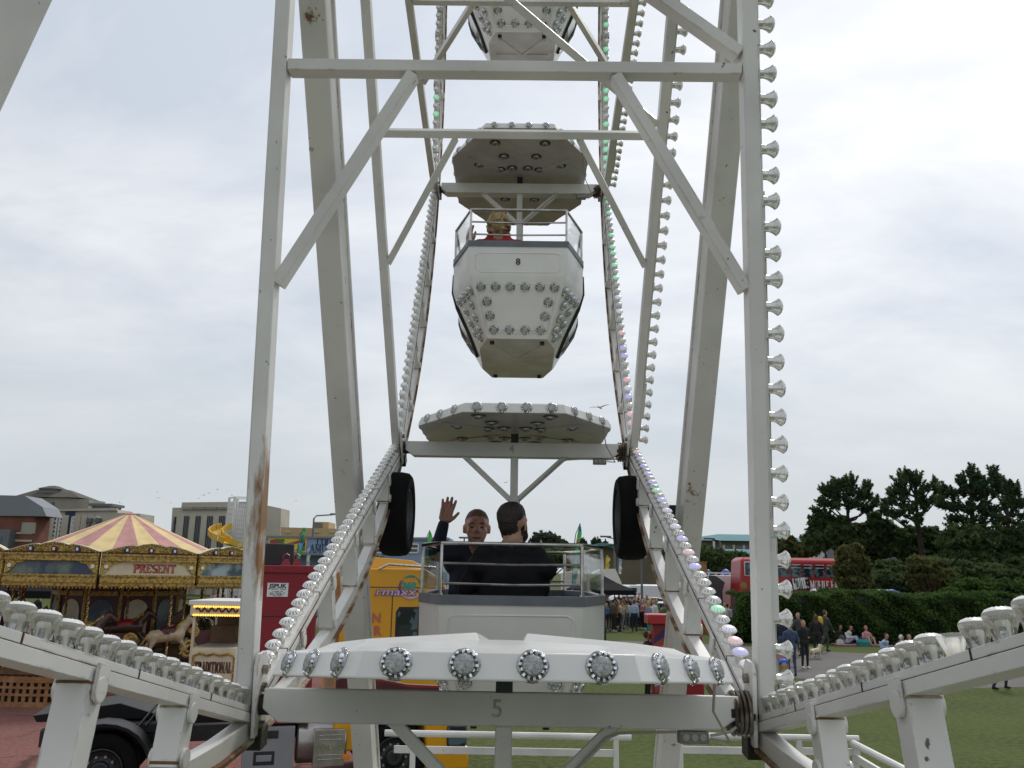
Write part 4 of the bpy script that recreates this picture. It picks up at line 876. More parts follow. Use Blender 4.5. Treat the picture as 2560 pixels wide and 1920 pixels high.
mb = MB(); mb.box2((-bw/2+.06, .03, zW), (bw/2-.06, .04, zH), 0); mb.build('window_pane', ['glass'], bo)
mb = MB(); mb.box2((-bw/2+.05, .3, zW-.02), (bw/2-.05, 1.4, zW+.02), 0); mb.box2((-.45, .9, zW), (.1, 1.3, zW+.42), 1); mb.build('counter', ['truckgrey', 'brown'], bo)
mb = MB(); z0, z1 = zB-.12, zW-.06; mb.box2((-bw/2+.07, -.03, z0), (bw/2-.07, -.001, z1), 0)
zc, hh = (z0+z1)/2, (z1-z0)/2
mb.tube([(x*(bw/2-.1), -.045, zc+z*(hh-.05)) for x, z in ((-1, -.9), (-1, .8), (-.7, 1), (-.3, .85), (0, 1), (.3, .85), (.7, 1), (1, .8), (1, -.9), (.6, -1), (0, -.8), (-.6, -1))], .028, 6, 1, closed=True)
slab_text(mb, 'TRADITIONAL', frame((.0, -.033, zc+.02), (1, 0, 0), (0, -1, 0)), hh*.6, bw*.74, 2, .15, .08, .001, .004); mb.build('sign_board', ['cream', 'gold', 'text_brown'], bo)
mb = MB(); mb.box2((bw/2+.02, -.35, .0), (bw/2+.08, -.3, zW), 0); mb.build('post', ['signwhite'], bo)

# ------------------------------------------------------------------ the yellow tractor unit with its red generator box
TO = Vector((-5.75, 12.49, 0)); TD = Vector((cos(R_(17.8)), sin(R_(17.8)), 0)); TN = Vector((-TD.y, TD.x, 0))
def tp(u, v, off=0.0):
    d = ray(u, v); s = ((TO + TN*off - CAM).dot(TN))/d.dot(TN); p = CAM + d*s - TO; return Vector((p.dot(TD), p.z))
tr = empty('lorry', TO, 'yellow lorry cab with a tall red generator box on its chassis behind the wheel', 'lorry', rz=R_(17.8))
x0, x1 = tp(606, 1500).x, tp(793, 1500).x; zt, zb = tp(640, 1412).y, tp(640, 1812).y
mb = MB(); mb.box2((x0, .0, zb), (x1, 1.9, zt-.06), 0); mb.box2((x0-.04, -.03, zt-.12), (x1+.03, 1.94, zt), 0); zs = tp(640, 1540).y
mb.box2((x0+.02, -.008, zs-.012), (x1-.02, .02, zs+.012), 1); mb.box2((x1-.07, -.02, zb), (x1, .02, zt-.12), 0)
gb = mb.build('generator_box', ['truckred', 'maroon'], tr, bevel=.012)
for u in (716, 743):
    a = tp(u, 1405); mb = MB(); mb.box((a.x, .1, zt+.05), (.15, .12, .10), 0, None, (.4, .5)); mb.tube([(a.x-.05, .1, zt+.1), (a.x-.045, .1, zt+.15), (a.x, .1, zt+.18), (a.x+.045, .1, zt+.15), (a.x+.05, .1, zt+.1)], .008, 6, 0); mb.build('lifting_lug', ['truckred'], gb)
a, b = tp(669, 1457), tp(719, 1492); mb = MB(); mb.box2((a.x, -.012, b.y), (b.x, -.002, a.y), 0)
for i, (z, wd) in enumerate(((.55, .8), (.38, .5), (.27, .72), (.18, .72), (.08, .4))):
    zz = b.y + (a.y-b.y)*z; cx = (a.x+b.x)/2; ww = (b.x-a.x)*wd/2; nseg = 9
    for j in range(nseg):
        if (j*7+i*3) % 5: xx = cx-ww+2*ww*j/nseg; mb.box2((xx, -.0135, zz-.006), (xx+2*ww/nseg*.8, -.011, zz+.006), 1)
pl = mb.build('sign_plate', ['signwhite', 'bluedark'], gb, bevel=.002)
sans('lettering', 'JSPUK', frame(((a.x+b.x)/2, -.013, b.y+(a.y-b.y)*.77), (1, 0, 0), (0, -1, 0)), .085, 'bluedark', gb, .001, .003, wide=1.15)
# cab
cx0, cx1 = tp(852, 1500).x, tp(1172, 1500).x; cz0, cz1 = tp(960, 1800).y, tp(950, 1420).y
mb = MB(); prof = [(cx0, .62), (cx0, cz1-.05), (cx0+.08, cz1), (cx1-.75, cz1), (cx1-.42, cz1-.18), (cx1-.12, cz1-1.0), (cx1-.02, 1.5), (cx1, .55), (cx1-.62, .55), (cx1-.66, .95), (cx1-.9, 1.12), (cx1-1.3, 1.12), (cx1-1.55, .95), (cx1-1.6, .62)]
TY = Matrix(((1, 0, 0, 0), (0, 0, 1, 0), (0, 1, 0, 0), (0, 0, 0, 1)))
mb.prism(prof[::-1], 0.0, 2.35, 0, TY); cab = mb.build('cab', ['truckyel'], tr, bevel=.03)
mb = MB(); s0, s1 = tp(930, 1410).x, tp(1035, 1410).x; mb.loft([[(cx0+.05, .12, cz1), (s1+.3, .12, cz1), (s1+.3, 2.23, cz1), (cx0+.05, 2.23, cz1)], [(cx0+.1, .2, cz1+.2), (s1, .2, cz1+.13), (s1, 2.15, cz1+.13), (cx0+.1, 2.15, cz1+.2)]], 0); mb.tube([(s0+.1, -.05, cz1-.02), (s0+.25, -.06, cz1+.06), (s1+.35, -.05, cz1+.02)], .022, 8, 1); mb.build('roof_fairing', ['truckyel', 'stainless'], cab, bevel=.03)
da, db = tp(980, 1522).x, tp(1085, 1522).x; wz0, wz1 = tp(1000, 1612).y, tp(1000, 1522).y; wx0 = tp(993, 1560).x
mb = MB()
for xx in (da, db+.35): mb.box2((xx-.008, -.004, .95), (xx+.008, .02, cz1-.35), 0)
mb.box2((da, -.004, cz1-.37), (db+.35, .02, cz1-.35), 0); mb.box2((cx0+.02, -.004, cz1-.305), (cx1-.4, .02, cz1-.29), 0); mb.build('door_seam', ['text_brown'], cab)
mb = MB(); W_ = [(wx0, wz0), (db+.2, wz0), (db+.02, wz1), (wx0+.04, wz1), (wx0, wz1-.06)]; mb.prism(W_, -.008, .03, 0, Matrix(((1, 0, 0, 0), (0, 0, 1, 0), (0, 1, 0, 0), (0, 0, 0, 1)))); mb.prism([(x+(.04 if x < da+.3 else -.04)*0, z) for x, z in [(wx0-.03, wz0-.03), (db+.25, wz0-.03), (db+.05, wz1+.03), (wx0+.02, wz1+.03), (wx0-.03, wz1-.05)]], -.004, .02, 1, TY); mb.build('side_window', ['darkglass', 'black'], cab)
mb = MB(); xs = cx1-.0   # swoosh along the lower door
zq = tp(1000, 1712).y
pts = [(cx0, zq+.28), (cx0+.5, zq+.10), (cx0+1.1, zq-.02), (cx1-.05, zq-.08)]
for i in range(3):
    (xa, za), (xb, zb_) = pts[i], pts[i+1]
    mb.add([(xa, -.005, za-.32), (xb, -.005, zb_-.24), (xb, -.005, zb_), (xa, -.005, za)], [(0, 1, 2, 3)], 0); mb.add([(xa, -.006, za-.01), (xb, -.006, zb_-.01), (xb, -.006, zb_+.025), (xa, -.006, za+.025)], [(0, 1, 2, 3)], 1); mb.add([(xa, -.0055, za+.025), (xb, -.0055, zb_+.025), (xb, -.0055, zb_+.035), (xa, -.0055, za+.035)], [(0, 1, 2, 3)], 2)
mb.build('swoosh', ['maroon', 'redpaint', 'signwhite'], cab, smooth=0)
c = tp(1026, 1468); r = .175; mb = MB()
for a0, a1, m in ((-150, -20, 0), (-20, 60, 1), (60, 130, 1), (140, 215, 2)):
    mb.tube([(c.x + r*cos(R_(t)), -.006, c.y + r*sin(R_(t))) for t in np.linspace(a0, a1, 14)], [.006+.012*sin(pi*i/13) for i in range(14)], 5, m)
mb.build('ring_emblem', ['lilac', 'teal', 'purple'], cab)
q = tp(1022, 1465); sans('lettering', '360', frame((q.x, -.008, q.y), (1, 0, 0), (0, -1, 0)), .15, 'teal', cab, .001, .008)
q = tp(988, 1480); sans('lettering', 'rmaxx', frame((q.x, -.011, q.y), (1, 0, 0), (0, -1, 0)), .165, 'purple', cab, .001, .010, .2, 1.0, 1.5); sans('lettering', 'rmaxx', frame((q.x, -.013, q.y), (1, 0, 0), (0, -1, 0)), .165, 'lilac', cab, .001, .001, .2, 1.0, 1.5)
for tx, u, v, s in (('N', 941, 1546, .19), ('R', 943, 1578, .19), ('ys', 943, 1603, .13)):
    q = tp(u, v); sans('lettering', tx, frame((q.x, -.006, q.y), (1, 0, 0), (0, -1, 0)), s, 'text_red', cab, .001, .008)
# running gear
mb = MB(); mb.box2((-.9, .55, .75), (cx1-.6, .72, .98), 0); mb.box2((-.9, 1.65, .75), (cx1-.6, 1.82, .98), 0); mb.box2((-.3, .5, .9), (.9, 1.9, 1.04), 1)
for i in range(7): mb.tube([(.4+.1*i, .4+.05*(i % 3), 1.0), (.6+.12*i, .9, 1.25+.04*(i % 2)), (1.0+.1*i, 1.0, 1.1)], .022, 6, 1)
mb.build('chassis', ['plastic', 'black'], tr, bevel=.01)
mb = MB(); mb.loft([[(-1.0, .75, 1.06), (.8, .75, 1.06), (.8, 1.7, 1.06), (-1.0, 1.7, 1.06)], [(-1.05, .7, 1.16), (.1, .7, 1.3), (.1, 1.75, 1.3), (-1.05, 1.75, 1.16)]], 0); mb.build('coupling_plate', ['black'], tr, bevel=.01)
def wheel_mesh():
    mb = MB(); R0 = .5
    mb.lathe([(.3, -.12), (.34, -.14), (.44, -.14), (.49, -.11), (R0, -.06), (R0, .1), (.46, .14), (.3, .14)], 40, 0, caps=(0, 1)); mb.build
    return mb.mesh('tyre', ['rubber'])
def rim_mesh():
    mb = MB(); mb.lathe([(.30, -.15), (.285, -.155), (.275, -.13), (.25, -.09), (.19, -.07), (.135, -.10), (.12, -.16), (.10, -.175), (.05, -.175), (.045, -.15)], 32, 0, caps=(0, 1))
    for i in range(10): a = 2*pi*i/10; mb.lathe([(.022, -.13), (.022, -.095), (.012, -.075)][::-1] if 0 else [(.02, -.125), (.02, -.07)], 8, 1, Matrix.Translation((.19*cos(a), .19*sin(a), 0)))
    return mb.mesh('rim', ['plastic', 'alu'])
wm, rm = wheel_mesh(), rim_mesh()
cw = tp(985, 1894)
for x, y in ((0, .16), (cw.x, .16), (0, 2.2), (cw.x, 2.2)):
    o = link('wheel', wm, tr, (x, y, .5)); o.rotation_euler.x = R_(-90); r_ = link('rim', rm, o)
    if y > 1: o.rotation_euler.x = R_(90)
mb = MB(); n = 12; vs = []     # rear mudguard
for i in range(n+1):
    a = pi*(.02 + .96*i/n)
    for r, y in ((.6, -.06), (.66, -.1), (.66, .42), (.6, .42)): vs.append((r*cos(a)*1.05, y, .5 + r*sin(a)*.98))
fs = [(i*4+j, i*4+4+j, i*4+4+(j+1) % 4, i*4+(j+1) % 4) for i in range(n) for j in range(4)] + [(0, 1, 2, 3), (n*4+3, n*4+2, n*4+1, n*4)]
mb.add(vs, fs, 0); mb.box2((.7, -.06, .45), (1.0, .4, 1.06), 0); mb.build('mudguard', ['plastic'], tr, bevel=.01)
a, b = tp(611, 1815), tp(730, 1930); mb = MB(); mb.box2((a.x, -.05, .42), (b.x, .55, tp(640, 1818).y), 0)
c, d = tp(634, 1878), tp(684, 1910); mb.box2((c.x, -.058, d.y), (d.x, -.045, c.y), 1); mb.box2((c.x+.04, -.065, d.y+.05), (d.x-.04, -.05, c.y-.05), 0); c = tp(640, 1830); mb.box2((c.x, -.06, c.y-.09), (c.x+.32, .0, c.y+.02), 1); mb.build('side_locker', ['truckgrey', 'plastic'], tr, bevel=.02)
a2 = tp(745, 1815).x; mb = MB(); mb.lathe([(.3, a2), (.33, a2+.02), (.33, a2+.72), (.3, a2+.74)], 24, 0, frame((0, .3, .76), (0, 0, 1), (1, 0, 0))); mb.build('fuel_tank', ['alu'], tr)
a, b = tp(785, 1822), tp(857, 1905); mb = MB(); mb.box2((a.x, -.13, .45), (b.x, .3, a.y), 0)
for i in range(6):
    for j in (.18, .3, .72, .84): x = a.x+.06+(b.x-a.x-.12)*(i+.2)/6; z = .45+(a.y-.45)*j; mb.box2((x, -.138, z), (x+.05, -.128, z+.012), 1)
st = mb.build('step_plate', ['alu', 'stainless'], tr, bevel=.012); sans('lettering', 'VOLVO', frame(((a.x+b.x)/2, -.131, .45+(a.y-.45)*.5), (1, 0, 0), (0, -1, 0)), .1, 'stainless', st, .003, .001, 0, 1.1, 1.2)
q = tp(854, 1888); mb = MB(); mb.box((q.x+.05, -.12, q.y), (.11, .06, .07), 0); mb.build('side_marker', ['orange'], tr, bevel=.006)
q = tp(575, 1920); mb = MB(); mb.box((q.x, -.1, q.y), (.08, .05, .07), 0); mb.build('side_marker', ['orange'], tr, bevel=.006)
mb = MB(); q = tp(1110, 1800); mb.box2((cx1-.62, -.03, .28), (cx1+.06, 2.38, .62), 0); mb.box2((cx1-.3, -.035, .62), (cx1+.03, .4, .95), 1); mb.build('bumper', ['truckyel', 'darkglass'], tr, bevel=.04)
mb = MB(); mb.box2((x0+.2, .8, zt), (x0+.75, 1.4, zt+.35), 0); mb.build('exhaust_box', ['plastic'], gb, bevel=.02)

# ------------------------------------------------------------------ far buildings
def root(name, label, cat, u, v, Y, group=None): p = at(u, v, Y); return empty(name, (p.x, Y, 0), label, cat, group)
def XZ(o, Y): # pixel -> (x, z) on the vertical plane at Y in o's frame
    return lambda u, v: (at(u, v, Y).x - o.location.x, at(u, v, Y).z)
TYm = Matrix(((1, 0, 0, 0), (0, 0, 1, 0), (0, 1, 0, 0), (0, 0, 0, 1)))
def wallpoly(mb, pts, y0, y1, m=0): mb.prism(pts, y0, y1, m, TYm)
def window(o, X, u0, v0, u1, v1, cols_, rows, y=-.06, fr=.12, skew=0):
    """a window part (frame bars) with its panes as a sub-part"""
    x0, z1 = X(u0, v0); x1, z0 = X(u1, v1); mb = MB()
    mb.box2((x0, y-.05, z0), (x0+fr, y+.05, z1), 0); mb.box2((x1-fr, y-.05, z0), (x1, y+.05, z1), 0)
    for i in range(rows+1): z = z0+(z1-z0)*i/rows; mb.box2((x0+fr, y-.047, z-fr/2), (x1-fr, y+.047, z+fr/2), 0)
    for i in range(1, cols_): x = x0+(x1-x0)*i/cols_; mb.box2((x-fr*.4, y-.044, z0), (x+fr*.4, y+.044, z1), 0)
    wn = mb.build('window', ['frame_white'], o, smooth=0); mb = MB(); mb.box2((x0+.02, y+.0, z0+.02), (x1-.02, y+.02, z1-.02), 0); mb.build('pane', ['windark'], wn, smooth=0)
# brick and grey hall
Y = 88; o = root('brick_hall', 'red brick hall with tall grey clad roof at the far left', 'building', 20, 1300, Y); X = XZ(o, Y)
mb = MB(); x1 = X(88, 1290)[0]; wallpoly(mb, [(-14, 0), (x1, 0), (x1, X(88, 1291)[1]), (-14, X(-60, 1288)[1])], 0, 3); mb.build('brick_wall', ['brick'], o, smooth=0)
mb = MB(); wallpoly(mb, [(-14, X(0, 1291)[1]), (X(120, 1291)[0], X(120, 1291)[1]), (X(110, 1268)[0], X(110, 1268)[1]), (X(66, 1240)[0], X(66, 1240)[1]), (-14, X(0, 1236)[1])], -.3, 2.9); mb.build('clad_roof', ['slate'], o, smooth=0)
mb = MB(); a = X(57, 1306); b = X(86, 1334); mb.box2((a[0], -.12, b[1]), (b[0], .1, a[1]), 0); mb.build('stone_panel', ['stone2'], o, smooth=0)
mb = MB(); a = X(-20, 1324); b = X(36, 1372); mb.box2((a[0], -1.2, 0), (b[0], .1, a[1]), 0); mb.build('porch', ['post'], o, smooth=0)
a = X(0, 1340); b = X(16, 1375); mb = MB(); mb.box2((a[0]-1, -1.3, b[1]), (b[0], -1.2, a[1]), 0); mb.build('door', ['tealroof'], o, smooth=0)
mb = MB(); z = X(70, 1333)[1]; mb.box2((X(37, 1333)[0], -.1, z-.1), (x1, .05, z+.1), 0); z = X(70, 1352)[1]; mb.box2((X(37, 1352)[0], -.1, z-.1), (x1, .05, z+.1), 0); mb.build('string_course', ['stone'], o, smooth=0)
# old theatre block behind
Y = 125; o = root('theatre_block', 'old stone theatre block with a hipped weathered roof and roof lantern', 'building', 150, 1260, Y); X = XZ(o, Y)
mb = MB(); wallpoly(mb, [(X(60, 1270)[0], 0), (X(223, 1270)[0], 0), (X(223, 1248)[0], X(223, 1248)[1]), (X(145, 1244)[0], X(145, 1244)[1]), (X(60, 1246)[0], X(60, 1246)[1])], 0, 5); mb.build('wall', ['stone2'], o, smooth=0)
def hip(u0, u1, vb, r0, r1, vt, y0, y1, ry0, ry1, mat, name):
    a, b = X(u0, vb), X(u1, vb+.0); c, d = X(r0, vt), X(r1, vt); mb = MB(); zb, zt = (a[1]+b[1])/2, (c[1]+d[1])/2
    mb.add([(a[0], y0, zb), (b[0], y0, zb), (b[0], y1, zb), (a[0], y1, zb), (c[0], ry0, zt), (d[0], ry0, zt), (d[0], ry1, zt), (c[0], ry1, zt)], [(3, 2, 1, 0), (0, 1, 5, 4), (1, 2, 6, 5), (2, 3, 7, 6), (3, 0, 4, 7), (4, 5, 6, 7)], 0); mb.build(name, [mat], o, smooth=0)
hip(36, 203, 1243, 75, 154, 1221, -.4, 5.4, 2, 3, 'oldroof', 'roof')
mb = MB(); a, b = X(88, 1220), X(130, 1232); mb.box2((a[0], 1, b[1]-1), (b[0], 4, a[1]), 0); mb.build('roof_lantern', ['slate'], o, smooth=0)
hip(86, 137, 1220, 107, 121, 1211, .6, 4.4, 2, 3, 'oldroof', 'lantern_roof')
for u in (133,):
    a, b = X(u, 1255), X(u, 1300); mb = MB(); mb.box2((a[0]-.15, -.3, b[1]), (a[0]+.15, 0, a[1]), 0); mb.build('drainpipe', ['post'], o)
# cream art deco hall with tall windows
Y = 100; o = root('deco_hall', 'long cream art deco hall with tall white framed windows behind the carousel', 'building', 200, 1320, Y); X = XZ(o, Y)
mb = MB(); wallpoly(mb, [(X(84, 1370)[0], 0), (X(350, 1370)[0], 0), (X(350, 1286)[0], X(345, 1284)[1]), (X(294, 1282)[0], X(294, 1282)[1]), (X(294, 1274)[0], X(294, 1274)[1]), (X(222, 1274)[0], X(222, 1274)[1]), (X(90, 1277)[0], X(90, 1277)[1])], 0, 4); mb.build('wall', ['stone'], o, smooth=0)
for u0, u1 in ((98, 108), (130, 141), (145, 157), (180, 190), (195, 206), (211, 223), (235, 244)): window(o, X, u0, 1292, u1, 1366, 3, 7, -.08, .18)
mb = MB(); a, b = X(165, 1276), X(177, 1370); mb.box2((a[0], -.1, 0), (b[0], .1, a[1]), 0); mb.build('dark_recess', ['navy'], o, smooth=0)
for u in (91, 113, 229, 249): a, b = X(u, 1296), X(u-4, 1360); mb = MB(); mb.box2((a[0]-.13, -.5, b[1]), (a[0]+.13, -.02, a[1]-.4), 0); mb.box2((a[0]-.3, -.55, a[1]-.5), (a[0]+.3, 0, a[1]), 0); mb.build('drainpipe', ['post'], o, smooth=0)
for u0, u1 in ((110, 128), (158, 164), (190.5, 194.5), (206.5, 210.5), (224, 228)): a, b = X(u0, 1288), X(u1, 1370); mb = MB(); mb.box2((a[0], -.22, 0), (b[0], .0, a[1]), 0); mb.build('pilaster', ['stone'], o, smooth=0)
mb = MB(); a, b = X(223, 1264), X(269, 1276); mb.box2((a[0], .6, b[1]-.5), (b[0], 3.4, a[1]), 0); mb.box2((a[0]-.3, .3, a[1]), (b[0]+.3, 3.6, a[1]+.3), 1); mb.build('roof_house', ['slate', 'post'], o, smooth=0)
mb = MB(); wallpoly(mb, [(X(84, 1280)[0]-.3, X(90, 1279)[1]), (X(294, 1280)[0], X(294, 1276.5)[1]), (X(294, 1280)[0], X(294, 1274)[1]+.15), (X(84, 1280)[0]-.3, X(90, 1276.5)[1]+.1)], -.3, -.001); mb.build('cornice', ['stone'], o, smooth=0)
# second deco building with fluted bays
Y = 105; o = root('deco_cinema', 'pale art deco building with tall dark fluted window bays', 'building', 520, 1300, Y); X = XZ(o, Y)
mb = MB(); wallpoly(mb, [(X(429, 1370)[0], 0), (X(703, 1370)[0], 0), (X(703, 1271)[0], X(703, 1271)[1]), (X(620, 1270)[0], X(620, 1254)[1]), (X(455, 1256)[0], X(455, 1256)[1]), (X(453, 1269)[0], X(453, 1269)[1]), (X(431, 1269)[0], X(431, 1269)[1])], 0, 4); mb.build('wall', ['stone'], o, smooth=0)
M['flute'] = mkm('fluted_glazing', (.05, .07, .08), .3, c2=(.2, .23, .23), vs=1.2)
for u0, u1 in ((456, 477), (485, 506), (514, 536), (544, 566), (435, 442)):
    x0, z1 = X(u0, 1290 if u0 > 440 else 1292); x1, z0 = X(u1, 1372); mb = MB(); mb.box2((x0, -.1, z0), (x1, .05, z1), 0)
    nf = max(2, int((u1-u0)/3))
    for i in range(nf): x = x0+(x1-x0)*(i+.5)/nf; mb.box2((x-.06, -.3, z0), (x+.06, -.1, z1), 1)
    mb.build('window_bay', ['flute', 'post'], o, smooth=0)
for u0, u1 in ((446, 455), (478, 484), (507, 513), (537, 543), (567, 573)):
    a, b = X(u0, 1289), X(u1, 1372); mb = MB(); mb.box2((a[0], -.45, 0), (b[0], 0, a[1]), 0); mb.build('pilaster', ['stone'], o, smooth=0)
for u in (470, 499, 528, 558): a = X(u, 1271); mb = MB(); mb.box2((a[0]-.7, -.3, a[1]-.15), (a[0]+.7, 0, a[1]+.15), 0); mb.build('roundel', ['stone2'], o, smooth=0)
# white lattice tower with a yellow slide
Y = 78; o = root('lattice_tower', 'white lattice scaffold tower of a fairground slide with a yellow chute', 'slide tower', 597, 1360, Y); X = XZ(o, Y); x0, x1 = X(568, 1300)[0], X(628, 1300)[0]; zt = X(597, 1245)[1]
mb = MB(); r = (x1-x0)/2*1.04; ang = [R_(60*i+12) for i in range(6)]
for j in range(6):
    a, b = ang[j], ang[(j+1) % 6]; p, q = Vector((r*cos(a), r*sin(a), 0)), Vector((r*cos(b), r*sin(b), 0))
    nz = 22; top_ = zt*.96 if (p.x+q.x) < 0 else zt*.9
    for i in range(nz): z = top_*(i+.5)/nz; mb.beam(p+Vector((0, 0, z)), q+Vector((0, 0, z)), .05, .09, (0, 0, 1), 0)
    for i in range(7): c = p.lerp(q, i/7); mb.beam(c, c+Vector((0, 0, top_)), .08, .05, (q-p), 0)
    mb.beam(p, p+Vector((0, 0, zt)), .2, .2, (1, 0, 0), 0); mb.beam(p+Vector((0, 0, zt)), q+Vector((0, 0, zt)), .08, .08, (0, 0, 1), 0)
mb.build('scaffold', ['whitemetal'], o, smooth=0)
mb = MB(); ctr = X(560, 1345); pts = []
for i in range(40):
    a = R_(40 + 15*i); pts.append(Vector((2.3*cos(a)*1.1, 2.3*sin(a)-1, 1.5 + 9.5*(1-i/39) - 0)))
pth = [at(u, v, 78+y) - Vector((o.location.x, 78, 0)) for u, v, y in ((566, 1321, -1.5), (553, 1325, -2.2), (541, 1331, -3.4), (537, 1338, -4.2), (543, 1346, -5.0), (556, 1353, -5.6), (570, 1360, -5.8), (590, 1368, -5.4), (610, 1380, -4))]
for i in range(len(pth)-1):
    p, q = pth[i], pth[i+1]; mb.beam(p, q, 1.1, .1, (0, 0, 1), 0)
    for e in (-.55, .55): d = (q-p).cross(Vector((0, 0, 1))).normalized(); mb.beam(p+d*e+Vector((0, 0, .25)), q+d*e+Vector((0, 0, .25)), .1, .5, (0, 0, 1), 0)
mb.build('slide_chute', ['slideyellow'], o, smooth=0)
# ochre block and blue amusement hall
Y = 80; o = root('ochre_block', 'low ochre rendered block with a rooftop hut behind the amusement hall', 'building', 780, 1330, Y); X = XZ(o, Y)
mb = MB(); wallpoly(mb, [(X(702, 1400)[0], 0), (X(930, 1400)[0], 0), (X(930, 1324)[0], X(930, 1324)[1]), (X(702, 1318)[0], X(702, 1318)[1])], 0, 4); mb.build('wall', ['ochre'], o, smooth=0)
mb = MB(); a, b = X(780, 1303), X(815, 1322); mb.box2((a[0], 1, b[1]-1), (b[0], 4, a[1]), 0); mb.box2((a[0], .9, a[1]-.5), (X(800, 1303)[0], 1, a[1]-.1), 1); mb.build('roof_hut', ['ochre', 'post'], o, smooth=0)
for u in (720, 755, 792, 830): a, b = X(u-7, 1328), X(u+7, 1332); mb = MB(); mb.box2((a[0], -.1, b[1]), (b[0], .1, a[1]), 0); mb.build('vent', ['stone'], o, smooth=0)
Y = 62; o = root('amusement_hall', 'long pale blue amusement hall with painted mural and dark blue lettering', 'building', 800, 1370, Y); X = XZ(o, Y)
mb = MB(); wallpoly(mb, [(X(660, 1450)[0], 0), (X(1030, 1450)[0], 0), (X(1120, 1450)[0], 0), (X(1120, 1345)[0], X(1120, 1343)[1]), (X(950, 1343)[0], X(950, 1343)[1]), (X(660, 1345)[0], X(660, 1345)[1])], 0, 5); mb.build('wall', ['bluewall'], o, smooth=0)
mb = MB(); mb.box2((X(655, 1345)[0], -.15, X(800, 1346)[1]), (X(1125, 1345)[0], .0, X(800, 1343)[1]+.05), 0); mb.build('parapet', ['slate'], o, smooth=0)
mb = MB(); a, b = X(676, 1347), X(762, 1377); mb.box2((a[0]-.1, -.05, b[1]-.1), (b[0]+.1, 0, a[1]+.1), 0)
w_, h_ = b[0]-a[0], a[1]-b[1]
for px, m in (([(0, 0), (.25, 0), (.5, .5), (.2, 1), (0, .9)], 1), ([(.25, 0), (.45, 0), (.42, .35), (.3, .2)], 2), ([(.1, .95), (.35, .6), (.45, 1)], 4), ([(.4, 1), (.5, .55), (.75, .75), (.8, 1)], 3), ([(.3, .45), (.7, .8), (1, 1), (1, .8), (.6, .5), (.4, .35)], 1), ([(.45, 0), (.75, .1), (.62, .55), (.48, .35)], 2), ([(.75, 0), (1, 0), (1, .35), (.8, .3)], 4), ([(.6, .1), (.95, .85), (1, .8), (.75, .05)], 3), ([(.82, .3), (1, .4), (1, .8), (.86, .6)], 2)):
    cxm = sum(p[0] for p in px)/len(px); cym = sum(p[1] for p in px)/len(px); P = sorted(px, key=lambda p: math.atan2(p[1]-cym, p[0]-cxm)); off = .052+.003*len(mb.f)/6
    wallpoly(mb, [(a[0]+w_*x, b[1]+h_*z) for x, z in P], -off-.01, -.05, m)
M['mural_red'] = mkm('mural_red', (.3, .05, .04), .6); M['mural_yellow'] = mkm('mural_yellow', (.62, .5, .06), .6); M['mural_green'] = mkm('mural_green', (.05, .16, .04), .6); M['mural_purple'] = mkm('mural_purple', (.035, .02, .1), .6)
mb.build('mural', ['mural_yellow', 'mural_red', 'mural_purple', 'mural_yellow', 'mural_green'], o, smooth=0)
mb = MB(); a, b = X(790, 1354), X(836, 1354); slab_text(mb, 'COOP', frame(((a[0]+b[0])/2+.08, -.02, a[1]), (1, 0, 0), (0, -1, 0)), .52, (b[0]-a[0])*1.05, 0, .115, .06, .005, .02)
a, b = X(771, 1371), X(850, 1371); slab_text(mb, 'AMUSEM', frame(((a[0]+b[0])/2+.15, -.02, a[1]), (1, 0, 0), (0, -1, 0)), .56, (b[0]-a[0])*1.06, 0, .115, .06, .005, .02); mb.build('lettering', ['bluedark'], o, smooth=0)
window(o, X, 1018, 1360, 1047, 1382, 1, 2, -.05, .1); window(o, X, 940, 1360, 965, 1382, 1, 2, -.05, .1)
mb = MB(); mb.box2((X(660, 1383)[0], -2.2, X(700, 1388)[1]), (X(960, 1383)[0], .0, X(700, 1384)[1]), 0); mb.build('awning', ['slate'], o, smooth=0)
# teal roofed pavilions on the right
Y = 150; o = root('teal_pavilion', 'wide pavilion with a shallow teal roof and a row of windows beyond the bushes', 'building', 1830, 1340, Y); X = XZ(o, Y)
mb = MB(); mb.box2((X(1700, 1355)[0], 0, 0), (X(2050, 1355)[0], 20, X(1850, 1352)[1]), 0); mb.build('wall', ['tanwall'], o, smooth=0)
hip(1690, 2060, 1353, 1825, 1990, 1331, -1, 22, 9, 12, 'tealroof', 'roof')
mb = MB(); mb.box2((X(1700, 1360)[0], -.3, X(1800, 1372)[1]), (X(2050, 1360)[0], -.1, X(1800, 1364)[1]), 0)
for i in range(14): x = X(1705+25*i, 1360)[0]; mb.box2((x, -.4, X(1800, 1373)[1]), (x+.4, -.05, X(1800, 1362)[1]), 1)
mb.build('window_band', ['windark', 'stone'], o, smooth=0)
Y = 118; o = root('gabled_kiosk', 'low teal roofed building with a small white gable', 'building', 1850, 1375, Y); X = XZ(o, Y)
mb = MB(); mb.box2((X(1800, 1400)[0], 0, 0), (X(1960, 1400)[0], 8, X(1850, 1388)[1]), 0); mb.build('wall', ['tanwall'], o, smooth=0)
hip(1795, 1970, 1388, 1830, 1950, 1372, -1, 9, 3, 5, 'tealroof', 'roof')
mb = MB(); a, b, c = X(1826, 1388), X(1846, 1388), X(1836, 1374); wallpoly(mb, [a, b, c], -1.6, -.9, 0); mb.build('gable', ['frame_white'], o, smooth=0)
Y = 120; o = root('shelter_hall', 'low brown hall with a curved teal canopy beyond the tents', 'building', 1530, 1385, Y); X = XZ(o, Y)
